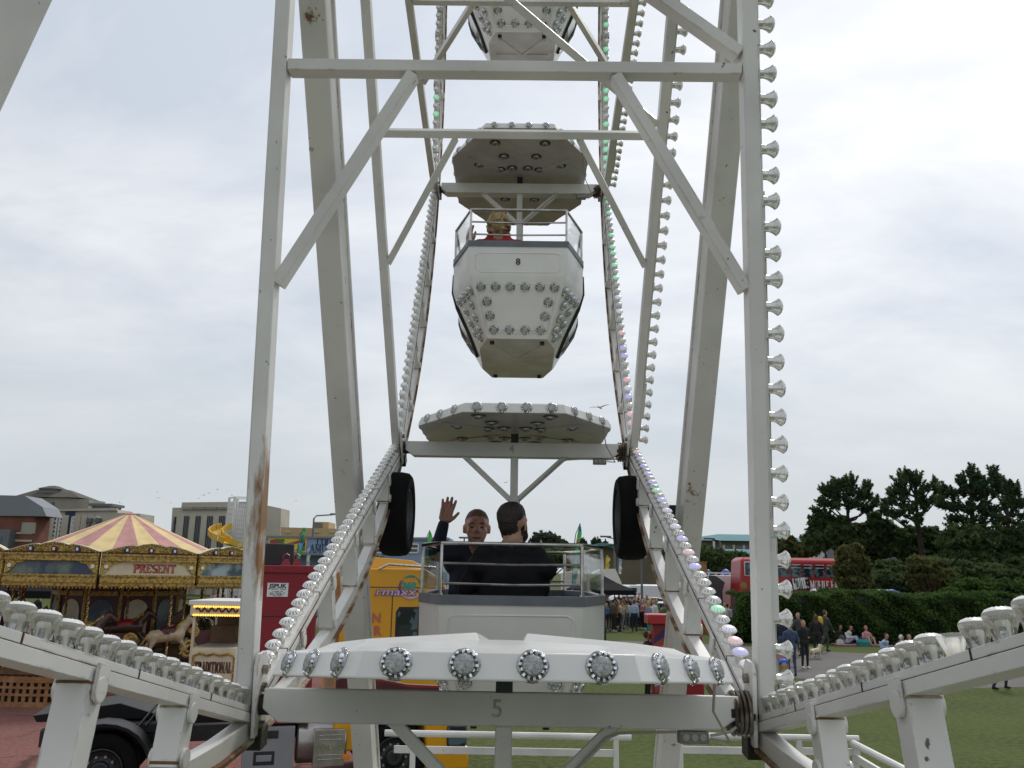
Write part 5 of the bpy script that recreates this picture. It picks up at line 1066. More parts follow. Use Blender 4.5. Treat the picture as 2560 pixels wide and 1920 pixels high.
mb = MB(); wallpoly(mb, [(X(1430, 1430)[0], 0), (X(1680, 1430)[0], 0), (X(1680, 1392)[0], X(1680, 1392)[1]), (X(1600, 1379)[0], X(1600, 1379)[1]), (X(1515, 1367)[0], X(1515, 1367)[1]), (X(1430, 1380)[0], X(1430, 1380)[1])], 0, 10); mb.build('wall', ['tanwall'], o, smooth=0)
mb = MB(); wallpoly(mb, [X(1475, 1367), X(1500, 1368), X(1533, 1361), X(1500, 1358), X(1490, 1360)], -2, 6, 0); wallpoly(mb, [X(1510, 1367), X(1560, 1376), X(1562, 1370), X(1530, 1361)], -1, 6, 0); mb.build('canopy', ['tealroof'], o, smooth=0)
# chimney behind the pines
Y = 95; o = root('chimney_house', 'house with a brown brick chimney showing between the pines', 'building', 2238, 1330, Y); X = XZ(o, Y); mb = MB(); a, b = X(2226, 1316), X(2250, 1330); mb.box2((a[0], 0, 3), (b[0], 1, a[1]), 0); mb.box2((a[0]+.25, .2, a[1]), (b[0]-.5, .8, X(2236, 1303)[1]), 0); mb.build('chimney', ['tanwall'], o, smooth=0)
mb = MB(); mb.box2((-8, 0, 0), (8, 8, 5.2), 0); mb.prism([(-8.4, 5.2), (8.4, 5.2), (6, 8), (-6, 8)], 0, 8, 1, TYm); mb.build('house_walls', ['tanwall', 'slate'], o, smooth=0)

# ------------------------------------------------------------------ trees, bushes and the hedge
def foliage_mat(name, c, c2):
    m = mkm(name, c, .75, c2=c2, vs=1.1, lo=.4, hi=.6); nt = m.node_tree; p = nt.nodes['Principled BSDF']; p.inputs['Specular IOR Level'].default_value = .04
    tr = nt.nodes.new('ShaderNodeBsdfTranslucent'); nt.links.new(p.inputs['Base Color'].links[0].from_socket, tr.inputs[0]); mx = nt.nodes.new('ShaderNodeMixShader'); mx.inputs[0].default_value = .4   # light passing through the leaves
    nt.links.new(p.outputs[0], mx.inputs[1]); nt.links.new(tr.outputs[0], mx.inputs[2]); nt.links.new(mx.outputs[0], nt.nodes['Material Output'].inputs[0]); return m
M['pine'] = foliage_mat('pine_needles', (0.106, 0.163, 0.077), (0.056, 0.094, 0.050)); M['leaf'] = foliage_mat('dark_leaves', (0.111, 0.156, 0.062), (0.055, 0.086, 0.036)); M['leaf2'] = foliage_mat('olive_leaves', (0.144, 0.144, 0.054), (0.078, 0.086, 0.034)); M['hedge'] = foliage_mat('hedge_leaves', (0.081, 0.137, 0.036), (0.039, 0.070, 0.023)); M['farleaf'] = foliage_mat('far_leaves', (0.072, 0.098, 0.060), (0.048, 0.067, 0.046)); M['twig'] = foliage_mat('dry_twigs', (.15, .11, .06), (.09, .07, .04)); M['bark'] = mkm('bark', (.035, .027, .02), .9, var=.4, vs=3)
def rand_dirs(n): v = rng.normal(size=(n, 3)); return v/np.linalg.norm(v, axis=1)[:, None]
def leaf_quads(P, Nn, s, asp=.6, up=0.0):
    """leaf-sized quads at points P, facing about Nn"""
    n = len(P); d = rand_dirs(n); d[:, 2] += up; nrm = Nn*.6 + rand_dirs(n)*.9; a = np.cross(nrm, d); a /= np.linalg.norm(a, axis=1)[:, None]+1e-9; b = np.cross(a, nrm); b /= np.linalg.norm(b, axis=1)[:, None]+1e-9
    sz = s*rng.uniform(.6, 1.3, n)[:, None]; V = np.stack([P-b*sz, P+a*sz*asp, P+b*sz, P-a*sz*asp], 1); return V.reshape(-1, 3), np.arange(4*n).reshape(-1, 4)
def crown(name, clumps, n, s, mat, parent, shell=.55, asp=.6, up=0.0):
    """foliage of many leaf clumps; clumps: (x, y, z, rx, ry, rz)"""
    vol = np.array([c[3]*c[4]*c[5] for c in clumps])**.72; cnt = (n*vol/vol.sum()).astype(int); PP = []; NN = []
    for c, k in zip(clumps, cnt):
        d = rand_dirs(k); r = shell + (1-shell)*rng.random(k)**.5; r *= 1 + .42*np.sin(d[:, 0]*7+c[0]*3)*np.sin(d[:, 2]*6+c[2])*np.sin(d[:, 1]*5+1)
        PP.append(np.array(c[:3]) + d*r[:, None]*np.array(c[3:])); NN.append(d)
    V, F = leaf_quads(np.concatenate(PP), np.concatenate(NN), s, asp, up); return link(name, npmesh(name, V, F, [mat]), parent)
def pine(label, base, Hh, lean, tufts, mat='pine', group='pines behind the hedge', tuftn=34, ts=.36, tr=.3, nt=None, limbs=8):
    """pine: bare trunk and crooked limbs ending in bottle-brush tufts; tufts: silhouette clumps (dx, dz, rx, rz) in metres from the trunk foot"""
    t = empty('pine_tree', base, label, 'tree', group); mb = MB(); top = Vector((lean, 0, Hh*.86)); mb.tube([(0, 0, 0), (lean*.2, 0, Hh*.3), (lean*.6, .1, Hh*.6), top], [tr, tr*.8, tr*.5, .07], 9, 0)
    pts = []
    for dx, dz, rx, rz in tufts:
        c = Vector((dx, rng.uniform(-.5, .5)*rx, dz)); st = Vector((lean*.5*dz/Hh, 0, max(Hh*.3, min(dz-abs(dx)*.45-.3, Hh*.8)))); md = (st+c)/2 + Vector((0, 0, -.25)); mb.tube([st, md, c], [.11, .07, .03], 6, 0)
        k = max(16, int(rx*rz*72)); d = rand_dirs(k); pts.append(np.array(c) + d*np.array([rx, rx*.9, rz])*(rng.random(k)**.33)[:, None])
    mb.build('trunk', ['bark'], t); P = np.concatenate(pts); n = len(P)
    ax = rand_dirs(n)*.5 + np.array([0, 0, .9]); ax += (P - P.mean(0))/np.linalg.norm(P - P.mean(0), axis=1)[:, None]*.5; ax /= np.linalg.norm(ax, axis=1)[:, None]
    L_ = rng.uniform(.4, 1.0, n)*.8      # brush: needles standing out along a shoot
    idx = np.repeat(np.arange(n), tuftn); tt_ = rng.random(len(idx)); c = P[idx] + ax[idx]*(tt_*L_[idx])[:, None]; d = rand_dirs(len(idx)) + ax[idx]*.75; d /= np.linalg.norm(d, axis=1)[:, None]
    ln = ts*(1.15-.7*tt_)[:, None]*rng.uniform(.7, 1.2, len(idx))[:, None]; wv = np.cross(d, rand_dirs(len(idx))); wv /= np.linalg.norm(wv, axis=1)[:, None]; wv *= ts*.2
    V = np.stack([c-wv, c+wv, c+d*ln], 1).reshape(-1, 3); link('crown', npmesh('crown', V, np.arange(len(V)).reshape(-1, 3), [mat]), t); return t
def clumps_px(base, Y, L): # silhouette clumps given in pixels -> metres about base
    r = []
    for u, v, ru, rv in L: p = at(u, v, Y); k = Y/.976/F_; r.append((p.x-base.x, p.z, ru*k*1.02, rv*k*1.0))
    return r
Y = 66; b = at(2133, 1500, Y); b.z = 0
pine('dark pine with rounded open crown, standing alone above the red bus', b, 11.5, .1, clumps_px(b, Y, [(2122, 1208, 14, 18), (2108, 1222, 22, 16), (2092, 1220, 10, 14), (2082, 1240, 18, 16), (2064, 1232, 8, 8), (2110, 1245, 26, 14), (2140, 1238, 20, 16), (2165, 1222, 10, 14), (2160, 1245, 14, 12), (2180, 1262, 14, 10), (2160, 1276, 20, 8), (2120, 1268, 26, 9), (2084, 1268, 20, 10), (2060, 1262, 12, 8), (2052, 1285, 12, 9), (2072, 1296, 14, 8)]))
Y = 64; b = at(2318, 1500, Y); b.z = 0
pine('middle dark pine with flat topped crown and thick bare trunk', b, 11.6, -.2, clumps_px(b, Y, [(2270, 1196, 14, 14), (2250, 1212, 16, 14), (2290, 1208, 16, 16), (2262, 1232, 24, 14), (2238, 1240, 16, 12), (2300, 1236, 20, 16), (2328, 1222, 14, 14), (2226, 1262, 14, 9), (2260, 1262, 24, 12), (2218, 1282, 12, 6), (2240, 1290, 18, 6), (2268, 1286, 22, 10), (2312, 1268, 22, 12), (2340, 1255, 12, 14), (2285, 1306, 16, 6)]))
Y = 62; b = at(2450, 1500, Y); b.z = 0
pine('tallest dark pine with several pointed leaders near the right edge', b, 12.5, .2, clumps_px(b, Y, [(2425, 1186, 9, 14), (2440, 1200, 12, 12), (2405, 1212, 14, 14), (2455, 1215, 14, 16), (2480, 1190, 10, 16), (2490, 1212, 14, 14), (2425, 1232, 26, 16), (2462, 1245, 28, 16), (2500, 1232, 18, 16), (2392, 1242, 14, 12), (2365, 1236, 12, 14), (2360, 1262, 14, 14), (2390, 1275, 18, 14), (2430, 1275, 26, 16), (2475, 1282, 26, 14), (2515, 1255, 14, 16), (2400, 1305, 22, 14), (2440, 1312, 26, 14)]))
Y = 60; b = at(2535, 1500, Y); b.z = 0
pine('dark pine with dense low crown at the right edge of the picture', b, 11, .3, clumps_px(b, Y, [(2520, 1222, 12, 16), (2540, 1235, 14, 14), (2556, 1262, 16, 16), (2525, 1265, 20, 16), (2548, 1300, 22, 18), (2510, 1305, 22, 14), (2575, 1290, 20, 18), (2530, 1335, 26, 14), (2590, 1330, 30, 20)]))
def bush(name, label, cat, Y, px, n, s, mat, group=None, asp=.6, trunk=True):
    u, v = px[0][0], px[0][1]; b = at(u, v, Y); b.z = 0; t = empty(name, b, label, cat, group); cl = []
    for u, v, ru, rv in px: p = at(u, v, Y); k = Y/.976/F_; cl.append((p.x-b.x, rng.uniform(-.3, .3)*ru*k, p.z, ru*k, ru*k*.9, rv*k))
    crown('crown', cl, n, s, mat, t, asp=asp)
    mb = MB()
    for c in cl[:5]: mb.tube([(0, 0, 0), (c[0]*.5, c[1]*.5, c[2]*.5), (c[0], c[1], c[2])], [.14, .09, .03], 6, 0)
    mb.build('stems_or_dark_core', ['bark'], t); return t
G = 'trees and bushes behind the hedge'
bush('broadleaf_tree', 'broad dark green bush under the lone pine', 'tree', 67, [(2080, 1330, 45, 34), (2050, 1310, 26, 22), (2120, 1352, 44, 30), (2160, 1335, 36, 26), (2200, 1320, 30, 22), (2188, 1298, 16, 18), (2040, 1350, 30, 26)], 15000, .2, 'leaf', G)
bush('broadleaf_tree', 'dark leafy tree below the middle pine, in front of the chimney', 'tree', 68, [(2240, 1345, 44, 22), (2290, 1345, 40, 26), (2220, 1372, 36, 22), (2330, 1352, 36, 30), (2270, 1380, 46, 20)], 13000, .2, 'leaf', G)
bush('broadleaf_tree', 'wide black green tree mass filling the right edge under the pines', 'tree', 60, [(2400, 1352, 50, 34), (2460, 1352, 54, 34), (2520, 1362, 52, 34), (2570, 1370, 50, 40), (2430, 1400, 60, 28), (2500, 1412, 60, 28), (2390, 1390, 40, 26), (2560, 1420, 40, 30)], 24000, .19, 'leaf', G)
bush('rowan_tree', 'small olive green tree in front of the end of the red bus', 'tree', 50, [(2128, 1395, 30, 24), (2110, 1380, 16, 16), (2140, 1372, 14, 12), (2118, 1425, 34, 24), (2150, 1420, 24, 26), (2125, 1455, 34, 20), (2150, 1450, 26, 18)], 9000, .13, 'leaf2', G)
bush('olive_bush', 'yellow green bush behind the middle of the hedge', 'bush', 50.5, [(2310, 1420, 34, 24), (2290, 1402, 18, 12), (2330, 1445, 44, 22), (2290, 1450, 26, 22), (2360, 1440, 26, 18)], 9000, .11, 'leaf2', G)
bush('dark_bush', 'low dark bush between the rowan and the olive bush', 'bush', 52, [(2215, 1448, 44, 20), (2250, 1440, 30, 22), (2190, 1462, 30, 16), (2240, 1468, 44, 14)], 9000, .14, 'leaf', G)
bush('leafy_bush', 'mid green bush behind the right end of the hedge', 'bush', 48.5, [(2430, 1466, 48, 18), (2490, 1470, 48, 20), (2550, 1476, 46, 22), (2390, 1480, 34, 14)], 9500, .12, 'hedge', G)
bush('low_bush', 'low dark bushes below the pines, in front of the chimney house', 'bush', 57, [(2170, 1430, 40, 22), (2230, 1425, 44, 24), (2330, 1420, 50, 26), (2400, 1430, 50, 26), (2460, 1436, 54, 26), (2520, 1440, 54, 26), (2570, 1446, 50, 28)], 13000, .16, 'leaf', G)
bush('low_bush', 'low dark bushes beneath the middle pine', 'bush', 70, [(2150, 1390, 40, 26), (2220, 1392, 50, 26), (2300, 1388, 50, 28), (2370, 1392, 50, 28), (2440, 1396, 50, 26)], 11000, .2, 'leaf', G)
# dry twiggy shrub
b = at(2335, 1480, 49.5); b.z = 0; t = empty('dry_shrub', b, 'bare brown twiggy shrub standing in the olive bush', 'bush'); mb = MB()
for i in range(110):
    a = rng.uniform(-1.15, 1.15); h = rng.uniform(1.0, 2.1); y = rng.uniform(-.5, .5); q = Vector((sin(a)*h*.8, y, 2.2+cos(a)*h*.75)); mb.tube([(a*.3, 0, 1.3), (q.x*.45, y*.5, 1.6+q.z*.2), q], [.03, .018, .006], 4, 0)
mb.build('twigs', ['twig'], t)
# hedge: solid black core standing in for inner shade, under a skin of leaves
hb = gp(2200, 1604); hyd = hb.y
def hedge():
    p = [gp(1858, 1600), gp(1905, 1606), gp(2300, 1606), gp(2620, 1604)]; t = empty('hedge', (p[1].x, p[1].y, 0), 'long clipped dark green hedge across the lawn below the bus', 'hedge'); ox, oy = p[1].x, p[1].y
    x0, x1 = -1.1, 30; yb = .4
    mb = MB(); mb.box2((x0+.4, .5, 0), (x1, 3.0, at(2200, 1484, oy+2.8).z-.12), 0); mb.build('stems_or_dark_core', ['black'], t)
    P = []; Nn = []; n = 62000; zt = at(2200, 1484, oy+2.8).z
    xx = x0 + (x1-x0)*rng.random(n); fr = rng.random(n) < .68; ht = zt*(1 - .035*np.sin(xx*.9) - .03*np.sin(xx*2.3+1) - .1*(xx < -.2) ) + .16*np.sin(xx*5)*.3
    z = np.where(fr, ht*rng.random(n)**.8, ht + rng.normal(0, .06, n)); y = np.where(fr, .15 + .22*np.sin(xx*1.7+z*2)+.12*np.sin(xx*4.1+z*5)+rng.normal(0, .1, n) + .25*(z/zt)**3, .4 + 2.4*rng.random(n))
    P = np.stack([xx, y, z], 1); Nn = np.where(fr[:, None], np.array([0, -1, .3]), np.array([0, -.2, 1])); V, F = leaf_quads(P, Nn, .085); link('foliage', npmesh('foliage', V, F, ['hedge']), t)
    return t
hedge()
bush('round_bush', 'rounded dark bush at the left end of the hedge', 'bush', gp(1872, 1606).y, [(1880, 1545, 40, 60), (1856, 1570, 22, 36), (1905, 1530, 30, 44), (1868, 1525, 22, 36), (1900, 1575, 34, 34)], 15000, .085, 'hedge')
# distant trees beyond the tents
G = 'distant trees beyond the tents'
bush('round_tree', 'distant dark round topped tree behind the black jacket man', 'tree', 165, [(1365, 1352, 34, 20), (1345, 1360, 22, 18), (1395, 1362, 24, 16), (1420, 1378, 26, 14), (1370, 1378, 50, 16)], 9000, .34, 'farleaf', G)
bush('row_tree', 'distant low trees below the round topped tree', 'tree', 150, [(1340, 1385, 36, 16), (1400, 1388, 40, 16), (1450, 1384, 30, 14), (1370, 1402, 50, 14), (1430, 1402, 40, 14), (1320, 1398, 24, 14)], 9000, .3, 'leaf', G)
bush('far_conifer', 'distant ragged conifers left of the lamp post', 'tree', 170, [(1456, 1368, 12, 18), (1470, 1376, 14, 14), (1486, 1366, 8, 20), (1497, 1368, 7, 20), (1512, 1370, 10, 16), (1505, 1382, 24, 12), (1478, 1388, 24, 12)], 7000, .32, 'farleaf', G)
bush('hedge_tree', 'dark trees behind the white lorry and left of the red bus', 'tree', 85, [(1790, 1400, 40, 26), (1750, 1395, 26, 30), (1830, 1410, 36, 24), (1770, 1420, 44, 22), (1850, 1400, 26, 20), (1720, 1410, 30, 26), (1810, 1428, 50, 16)], 13000, .2, 'leaf', G)
bush('street_tree', 'dark bushes above the roof of the red bus', 'tree', 75, [(1950, 1372, 34, 22), (1985, 1380, 36, 22), (2020, 1372, 26, 18), (1920, 1385, 34, 20), (1975, 1355, 16, 14)], 9000, .2, 'leaf2', G)
bush('shade_tree', 'dark trees behind the parked vans, under the drive tyre', 'tree', 125, [(1650, 1400, 40, 30), (1610, 1415, 30, 24), (1690, 1395, 34, 34), (1440, 1412, 24, 22)], 7000, .28, 'leaf', G)
bush('shade_tree', 'dark trees beyond the carousel, behind its poles', 'tree', 90, [(60, 1440, 60, 30), (160, 1440, 60, 26), (260, 1436, 60, 26), (360, 1430, 60, 26), (450, 1432, 50, 24), (520, 1436, 50, 26)], 9000, .3, 'leaf', G)

# ------------------------------------------------------------------ people
M['skin'] = mkm('skin', (.42, .24, .17), .55, var=.1, vs=12); M['skin_ruddy'] = mkm('ruddy_skin', (.47, .24, .175), .5, var=.25, vs=26)
COL = {'black': (.012, .012, .014), 'dark grey': (.05, .05, .055), 'grey': (.18, .18, .19), 'white': (.68, .67, .65), 'navy': (.015, .022, .05), 'blue': (.06, .12, .26), 'pale blue': (.35, .46, .6), 'red': (.38, .03, .035), 'pink': (.6, .26, .3), 'green': (.05, .16, .06), 'teal': (.03, .22, .22), 'brown': (.09, .05, .03), 'blond': (.42, .31, .15), 'beige': (.42, .34, .24), 'lilac': (.3, .27, .42), 'denim': (.05, .08, .15), 'orange': (.55, .2, .03), 'yellow': (.6, .45, .05), 'cream': (.6, .52, .38)}
for k, c in COL.items(): M['cloth ' + k] = mkm('cloth_' + k.replace(' ', '_'), c, .85, var=.25, vs=9)
def limbs(pose):
    """capsules of a 1.72 m figure facing -Y: 0 skin, 1 top, 2 trousers, 3 hair, 4 shoes"""
    c = []
    def up(o):  # torso, neck and head on hip point o, leaning by lx, ly
        hx, hy, hz_ = o; ly = {'walk': -.03, 'sit': .03, 'lean': -.14}.get(pose, 0)
        f = lambda x, y, z: (hx+x, hy+y+ly*z/.5, hz_+z)
        c.extend([(f(0, .0, .05), f(0, .0, .40), .125, .15, 1, (1.22, .82, 1)), (f(-.15, 0, .43), f(.15, 0, .43), .066, .066, 1), (f(-.06, 0, 0), f(.06, 0, 0), .125, .125, 2), (f(0, .01, .48), f(0, -.0, .58), .052, .05, 0), (f(0, -.025, .62), f(0, -.005, .70), .072, .088, 0), (f(0, .03, .70), f(0, .03, .735), .088, .082, 3), (f(0, -.1, .655), f(0, -.105, .645), .018, .02, 0)])
        return f
    if pose in ('stand', 'long', 'wait'):
        f = up((0, 0, .95))
        for s in (-1, 1):
            if pose == 'wait' or (pose == 'long' and s > 0): c.extend([((s*.2, 0, 1.37), (s*.255, .03, 1.11), .052, .045, 1), ((s*.255, .03, 1.11), (s*.1, -.17, 1.12), .04, .032, 1), ((s*.09, -.18, 1.12), (s*.05, -.2, 1.13), .033, .03, 0)])
            else: c.extend([((s*.2, 0, 1.37), (s*.25, .02, 1.1), .052, .045, 1), ((s*.25, .02, 1.1), (s*.25, -.06, .87), .041, .032, 1), ((s*.25, -.065, .85), (s*.245, -.08, .77), .034, .028, 0)])
            c.extend([((s*.09, 0, .92), (s*.1, -.015, .5), .092, .062, 2), ((s*.1, -.015, .5), (s*.105, .02, .1), .058, .042, 2), ((s*.105, .03, .05), (s*.115, -.13, .04), .045, .036, 4)])
        if pose == 'long': c.extend([((0, .06, 1.66), (0, .08, 1.4), .078, .06, 3), ((-.07, .03, 1.62), (-.075, .04, 1.42), .04, .03, 3), ((.07, .03, 1.62), (.075, .04, 1.42), .04, .03, 3)])
    elif pose == 'walk':
        f = up((0, 0, .93))
        for s in (-1, 1):
            c.extend([((s*.2, 0, 1.35), (s*.24, s*.12, 1.09), .052, .045, 1), ((s*.24, s*.12, 1.09), (s*.22, s*.12-.12, .9), .041, .032, 1), ((s*.22, s*.12-.13, .88), (s*.215, s*.12-.17, .82), .034, .028, 0)])
            k = -s*.26; c.extend([((s*.085, 0, .9), (s*.09, k*.75, .5), .092, .062, 2), ((s*.09, k*.75, .5), (s*.09, k*1.1 + .16, .11), .058, .042, 2), ((s*.09, k*1.1+.18, .06), (s*.1, k*1.1+.02, .04), .045, .036, 4)])
    elif pose in ('sit', 'lean'):
        f = up((0, 0, .13))
        for s in (-1, 1):
            c.extend([((s*.19, .02, .55), (s*.25, -.08, .33), .052, .045, 1), ((s*.25, -.08, .33), (s*.14, -.3, .4), .041, .032, 1), ((s*.13, -.31, .41), (s*.09, -.36, .42), .033, .028, 0)])
            c.extend([((s*.1, -.02, .12), (s*.13, -.42, .38), .092, .062, 2), ((s*.13, -.42, .38), (s*.12, -.6, .08), .058, .042, 2), ((s*.12, -.6, .05), (s*.13, -.74, .05), .045, .036, 4)])
    return c
PM_ = {}
def person(label, loc, rz, pose, cols_, h=1.72, group=None, vox=.034):
    key = (pose, vox)
    if key not in PM_: PM_[key] = blob('person', limbs(pose), vox, ['skin', 'cloth black', 'cloth black', 'cloth brown', 'cloth black'], 3)
    o = link('person', PM_[key], None, loc, (0, 0, rz)); s = h/1.72; o.scale = (s, s, s)
    for i, m in enumerate(['skin'] + ['cloth ' + k for k in cols_]): o.material_slots[i].link = 'OBJECT'; o.material_slots[i].material = M[m]
    return tag(o, label, 'person', group)
def pp(u, Y): q = at(u, 1500, Y); return (q.x, Y, 0)
V2 = .022
# walkers on the path (rz: 0 faces the camera, pi faces away, pi/2 faces right)
person('man in dark grey shirt walking behind the woman in black', pp(1994, 37.5), -.9, 'walk', ('dark grey', 'dark grey', 'brown', 'black'), 1.78, vox=V2)
wm_ = person('woman in black top and ripped jeans with long brown hair, walking a dog', (gp(2014, 1672).x, gp(2014, 1672).y, 0), .25, 'long', ('black', 'black', 'brown', 'white'), 1.7, vox=V2)
person('long haired person all in black beside the striding backpack man', pp(2036, 37.2), 2.9, 'long', ('black', 'black', 'brown', 'white'), 1.7, vox=V2)
bm_ = person('tall man in grey with a maroon and yellow backpack, striding right', pp(2058, 39.6), 1.9, 'walk', ('dark grey', 'dark grey', 'brown', 'black'), 1.82, vox=V2)
person('man in blue denim jacket and jeans standing with his back turned', (gp(1981, 1690).x, gp(1981, 1690).y, 0), 3.0, 'stand', ('denim', 'denim', 'brown', 'black'), 1.75, vox=V2)
person('person in navy trousers half hidden behind the right spoke', pp(1952, 34.0), 2.6, 'stand', ('navy', 'denim', 'brown', 'black'), 1.72, vox=V2)
person('person in dark jeans striding across the lawn under the right rim', (gp(2512, 1724).x, gp(2512, 1724).y, 0), 1.75, 'walk', ('navy', 'navy', 'brown', 'black'), 1.75, vox=V2)
q = Vector((bm_.location.x, bm_.location.y, 1.3)); mb = MB(); mb.ball((0, 0, .02), (.19, .12, .24), 12, 8, 0); mb.ball((.0, .09, -.05), (.14, .07, .14), 10, 6, 1); o = mb.build('backpack', ['cloth yellow', 'cloth red'], None, (q.x-.02, q.y, q.z)); o.rotation_euler.z = 1.9; o.location.x -= .19*sin(1.9)*.9; o.location.y += .06; tag(o, 'maroon and yellow backpack on the striding man in grey', 'backpack')
# child in a blue helmet
p = (at(1962, 1700, 24.8).x, 24.8, 0); ch = person('child in white tee shirt and blue cycle helmet sitting on the grass', p, 2.9, 'sit', ('white', 'navy', 'blond', 'white'), 1.75, vox=V2)
mb = MB(); mb.ball((0, 0, 0), (.13, .15, .105), 14, 8, 0)
for i in range(-2, 3): mb.tube([(i*.047, .152*cos(t)*(1-abs(i)*.08), .11*sin(t)*(1-abs(i)*.1)) for t in [pi*j/8 for j in range(9)]], .012, 5, 0)
M['helmet'] = mkm('helmet_blue', (.015, .09, .55), .25); o = mb.build('cycle_helmet', ['helmet'], None, (p[0]-.01, p[1]+.03, .93)); tag(o, 'bright blue cycle helmet on the seated child', 'helmet')
mb = MB(); mb.tube([(0, 0, .0), (.01, .03, -.12), (0, .05, -.3)], [.045, .05, .02], 8, 0); o = mb.build('hair', ['cloth blond'], ch); o.location = (0, .11, .80)
person('child in pink with fair hair standing beside the right spoke', pp(1946, 27), 2.4, 'stand', ('pink', 'beige', 'brown', 'white'), 1.25, vox=V2)
# dog
dc = [((-.22, 0, .33), (.2, 0, .35), .1, .115, 0), ((.2, 0, .4), (.32, 0, .52), .075, .07, 0), ((.33, 0, .54), (.45, 0, .5), .06, .035, 0), ((.3, .06, .58), (.27, .08, .48), .03, .02, 0), ((.3, -.06, .58), (.27, -.08, .48), .03, .02, 0), ((-.3, 0, .4), (-.42, 0, .52), .035, .03, 0)]
for s in (-1, 1): dc += [((.2, s*.07, .3), (.2, s*.07, .15), .05, .033, 0), ((.2, s*.07, .15), (.22, s*.07, .03), .03, .03, 0), ((-.22, s*.08, .32), (-.16, s*.08, .2), .065, .04, 0), ((-.16, s*.08, .2), (-.26, s*.08, .14), .035, .028, 0), ((-.26, s*.08, .14), (-.23, s*.08, .03), .026, .028, 0)]
o = link('dog', blob('dog', dc, .022, ['cloth cream'], 2), None, pp(2030, 36.0), (0, 0, .5)); tag(o, 'fluffy cream dog on the path behind the woman in black', 'dog')
o = link('dog', o.data, None, pp(1962, 33.0), (0, 0, 2.5)); tag(o, 'cream dog half hidden by the right spoke, beside the denim jacket man', 'dog')
# picnickers in front of the hedge
sg = 'people sitting on the grass by the hedge'
for lab, u, Y, rz, po, cl in (('seated woman in white bent over her lap on the pink blanket', 2112, 44.4, .9, 'lean', ('white', 'pale blue', 'brown', 'pink')), ('seated girl in pink vest facing the camera on the blanket', 2160, 44.2, .1, 'sit', ('pink', 'beige', 'orange', 'beige')),
                              ('seated man in pale blue sweater and sunglasses, hand to his face', 2199, 38.5, .6, 'lean', ('pale blue', 'denim', 'brown', 'black')), ('person in a white cap seated low behind the lamps', 2234, 37.6, 1.5, 'lean', ('black', 'navy', 'white', 'black')), ('person with long brown hair seated behind the right lamp row', 2266, 38.0, .3, 'sit', ('brown', 'navy', 'brown', 'black')),
                              ('person in grey leaning forward beside the brown haired one', 2290, 38.6, 1.2, 'lean', ('grey', 'denim', 'brown', 'black')), ('blond person in black seated at the right end of the picnic group', 2312, 39.2, -.5, 'sit', ('black', 'black', 'blond', 'black')), ('person in black sitting in a dark huddle behind the tall backpack man', 2090, 45, .4, 'lean', ('dark grey', 'grey', 'brown', 'black'))):
    person(lab, pp(u, Y), rz, po, cl, 1.72, sg, V2)
mb = MB(); mb.add([(-1.3, -.7, .02), (1.2, -.8, .02), (1.3, .6, .03), (-1.2, .7, .02)], [(0, 1, 2, 3)], 0); o = mb.build('picnic_blanket', ['cloth pink'], None, (at(2138, 1500, 44.2).x, 44.2, 0)); tag(o, 'pink picnic blanket under the seated pair', 'blanket')
mb = MB(); mb.loft([oct_(.3, .16, .2, .1, 0), oct_(.32, .17, .22, .1, .2), oct_(.2, .08, .12, .05, .33)], 0); mb.tube([(-.14, 0, .3), (-.1, 0, .45), (.1, 0, .45), (.14, 0, .3)], .015, 6, 0); o = mb.build('holdall', ['cloth teal'], None, (at(2150, 1500, 43.4).x, 43.4, 0)); tag(o, 'teal bag on the blanket in front of the girl', 'bag')
for i, (u, c) in enumerate(((2094, 'white'), (2100, 'pale blue'), (2078, 'white'))):
    mb = MB(); mb.loft([oct_(.22, .15, .15, .1, 0), oct_(.2, .14, .14, .08, .16), oct_(.05, .05, .03, .03, .24)], 0); o = mb.build('carrier_bag', ['cloth ' + c], None, (at(u, 1500, 44.6+.3*i).x, 44.6+.3*i, 0)); tag(o, ['white carrier bag left of the blanket', 'pale blue bag between white bags on the grass', 'white bag behind the striding man'][i], 'bag')
# crowds
def crowd(us, Ys, group, where, poses=('stand', 'wait', 'long', 'walk'), seed=1):
    r = random.Random(seed); used = set()
    for i, u in enumerate(us):
        while True:
            cl = (r.choice(list(COL) + ['black', 'white', 'cream', 'grey', 'black', 'dark grey', 'white', 'beige', 'red', 'pink', 'brown', 'navy']), r.choice(['black', 'black', 'navy', 'dark grey', 'beige', 'grey', 'brown']), r.choice(['brown', 'blond', 'black', 'grey', 'brown']), r.choice(['black', 'white', 'brown']))
            if cl[:3] not in used: used.add(cl[:3]); break
        Y = Ys(r, u); person('person in %s top, %s trousers, %s hair, %s' % (cl[0], cl[1], cl[2], where), pp(u, Y), r.uniform(0, 6.28), r.choice(poses), cl, r.uniform(1.58, 1.82), group)
crowd([1503+3.1*i for i in range(46)], lambda r, u: r.uniform(50.3, 58), 'crowd under and beside the black gazebo', 'by the black gazebo', seed=4)
person('woman in grey cardigan and black trousers standing alone before the barriers', (gp(1607, 1566).x, gp(1607, 1566).y, 0), 2.8, 'stand', ('grey', 'black', 'brown', 'white'), 1.7)
person('woman in lilac top and teal skirt at the front of the crowd', pp(1621, 50.5), 2.2, 'long', ('lilac', 'teal', 'blond', 'white'), 1.72)
person('man in pale blue shirt with his back turned near the gazebo pole', pp(1585, 50.8), 3.0, 'stand', ('pale blue', 'navy', 'brown', 'black'), 1.78)
crowd([1366+9.5*i for i in range(14)], lambda r, u: r.uniform(52, 64), 'crowd behind the gondola rail', 'seen past the gondola rail', seed=8)
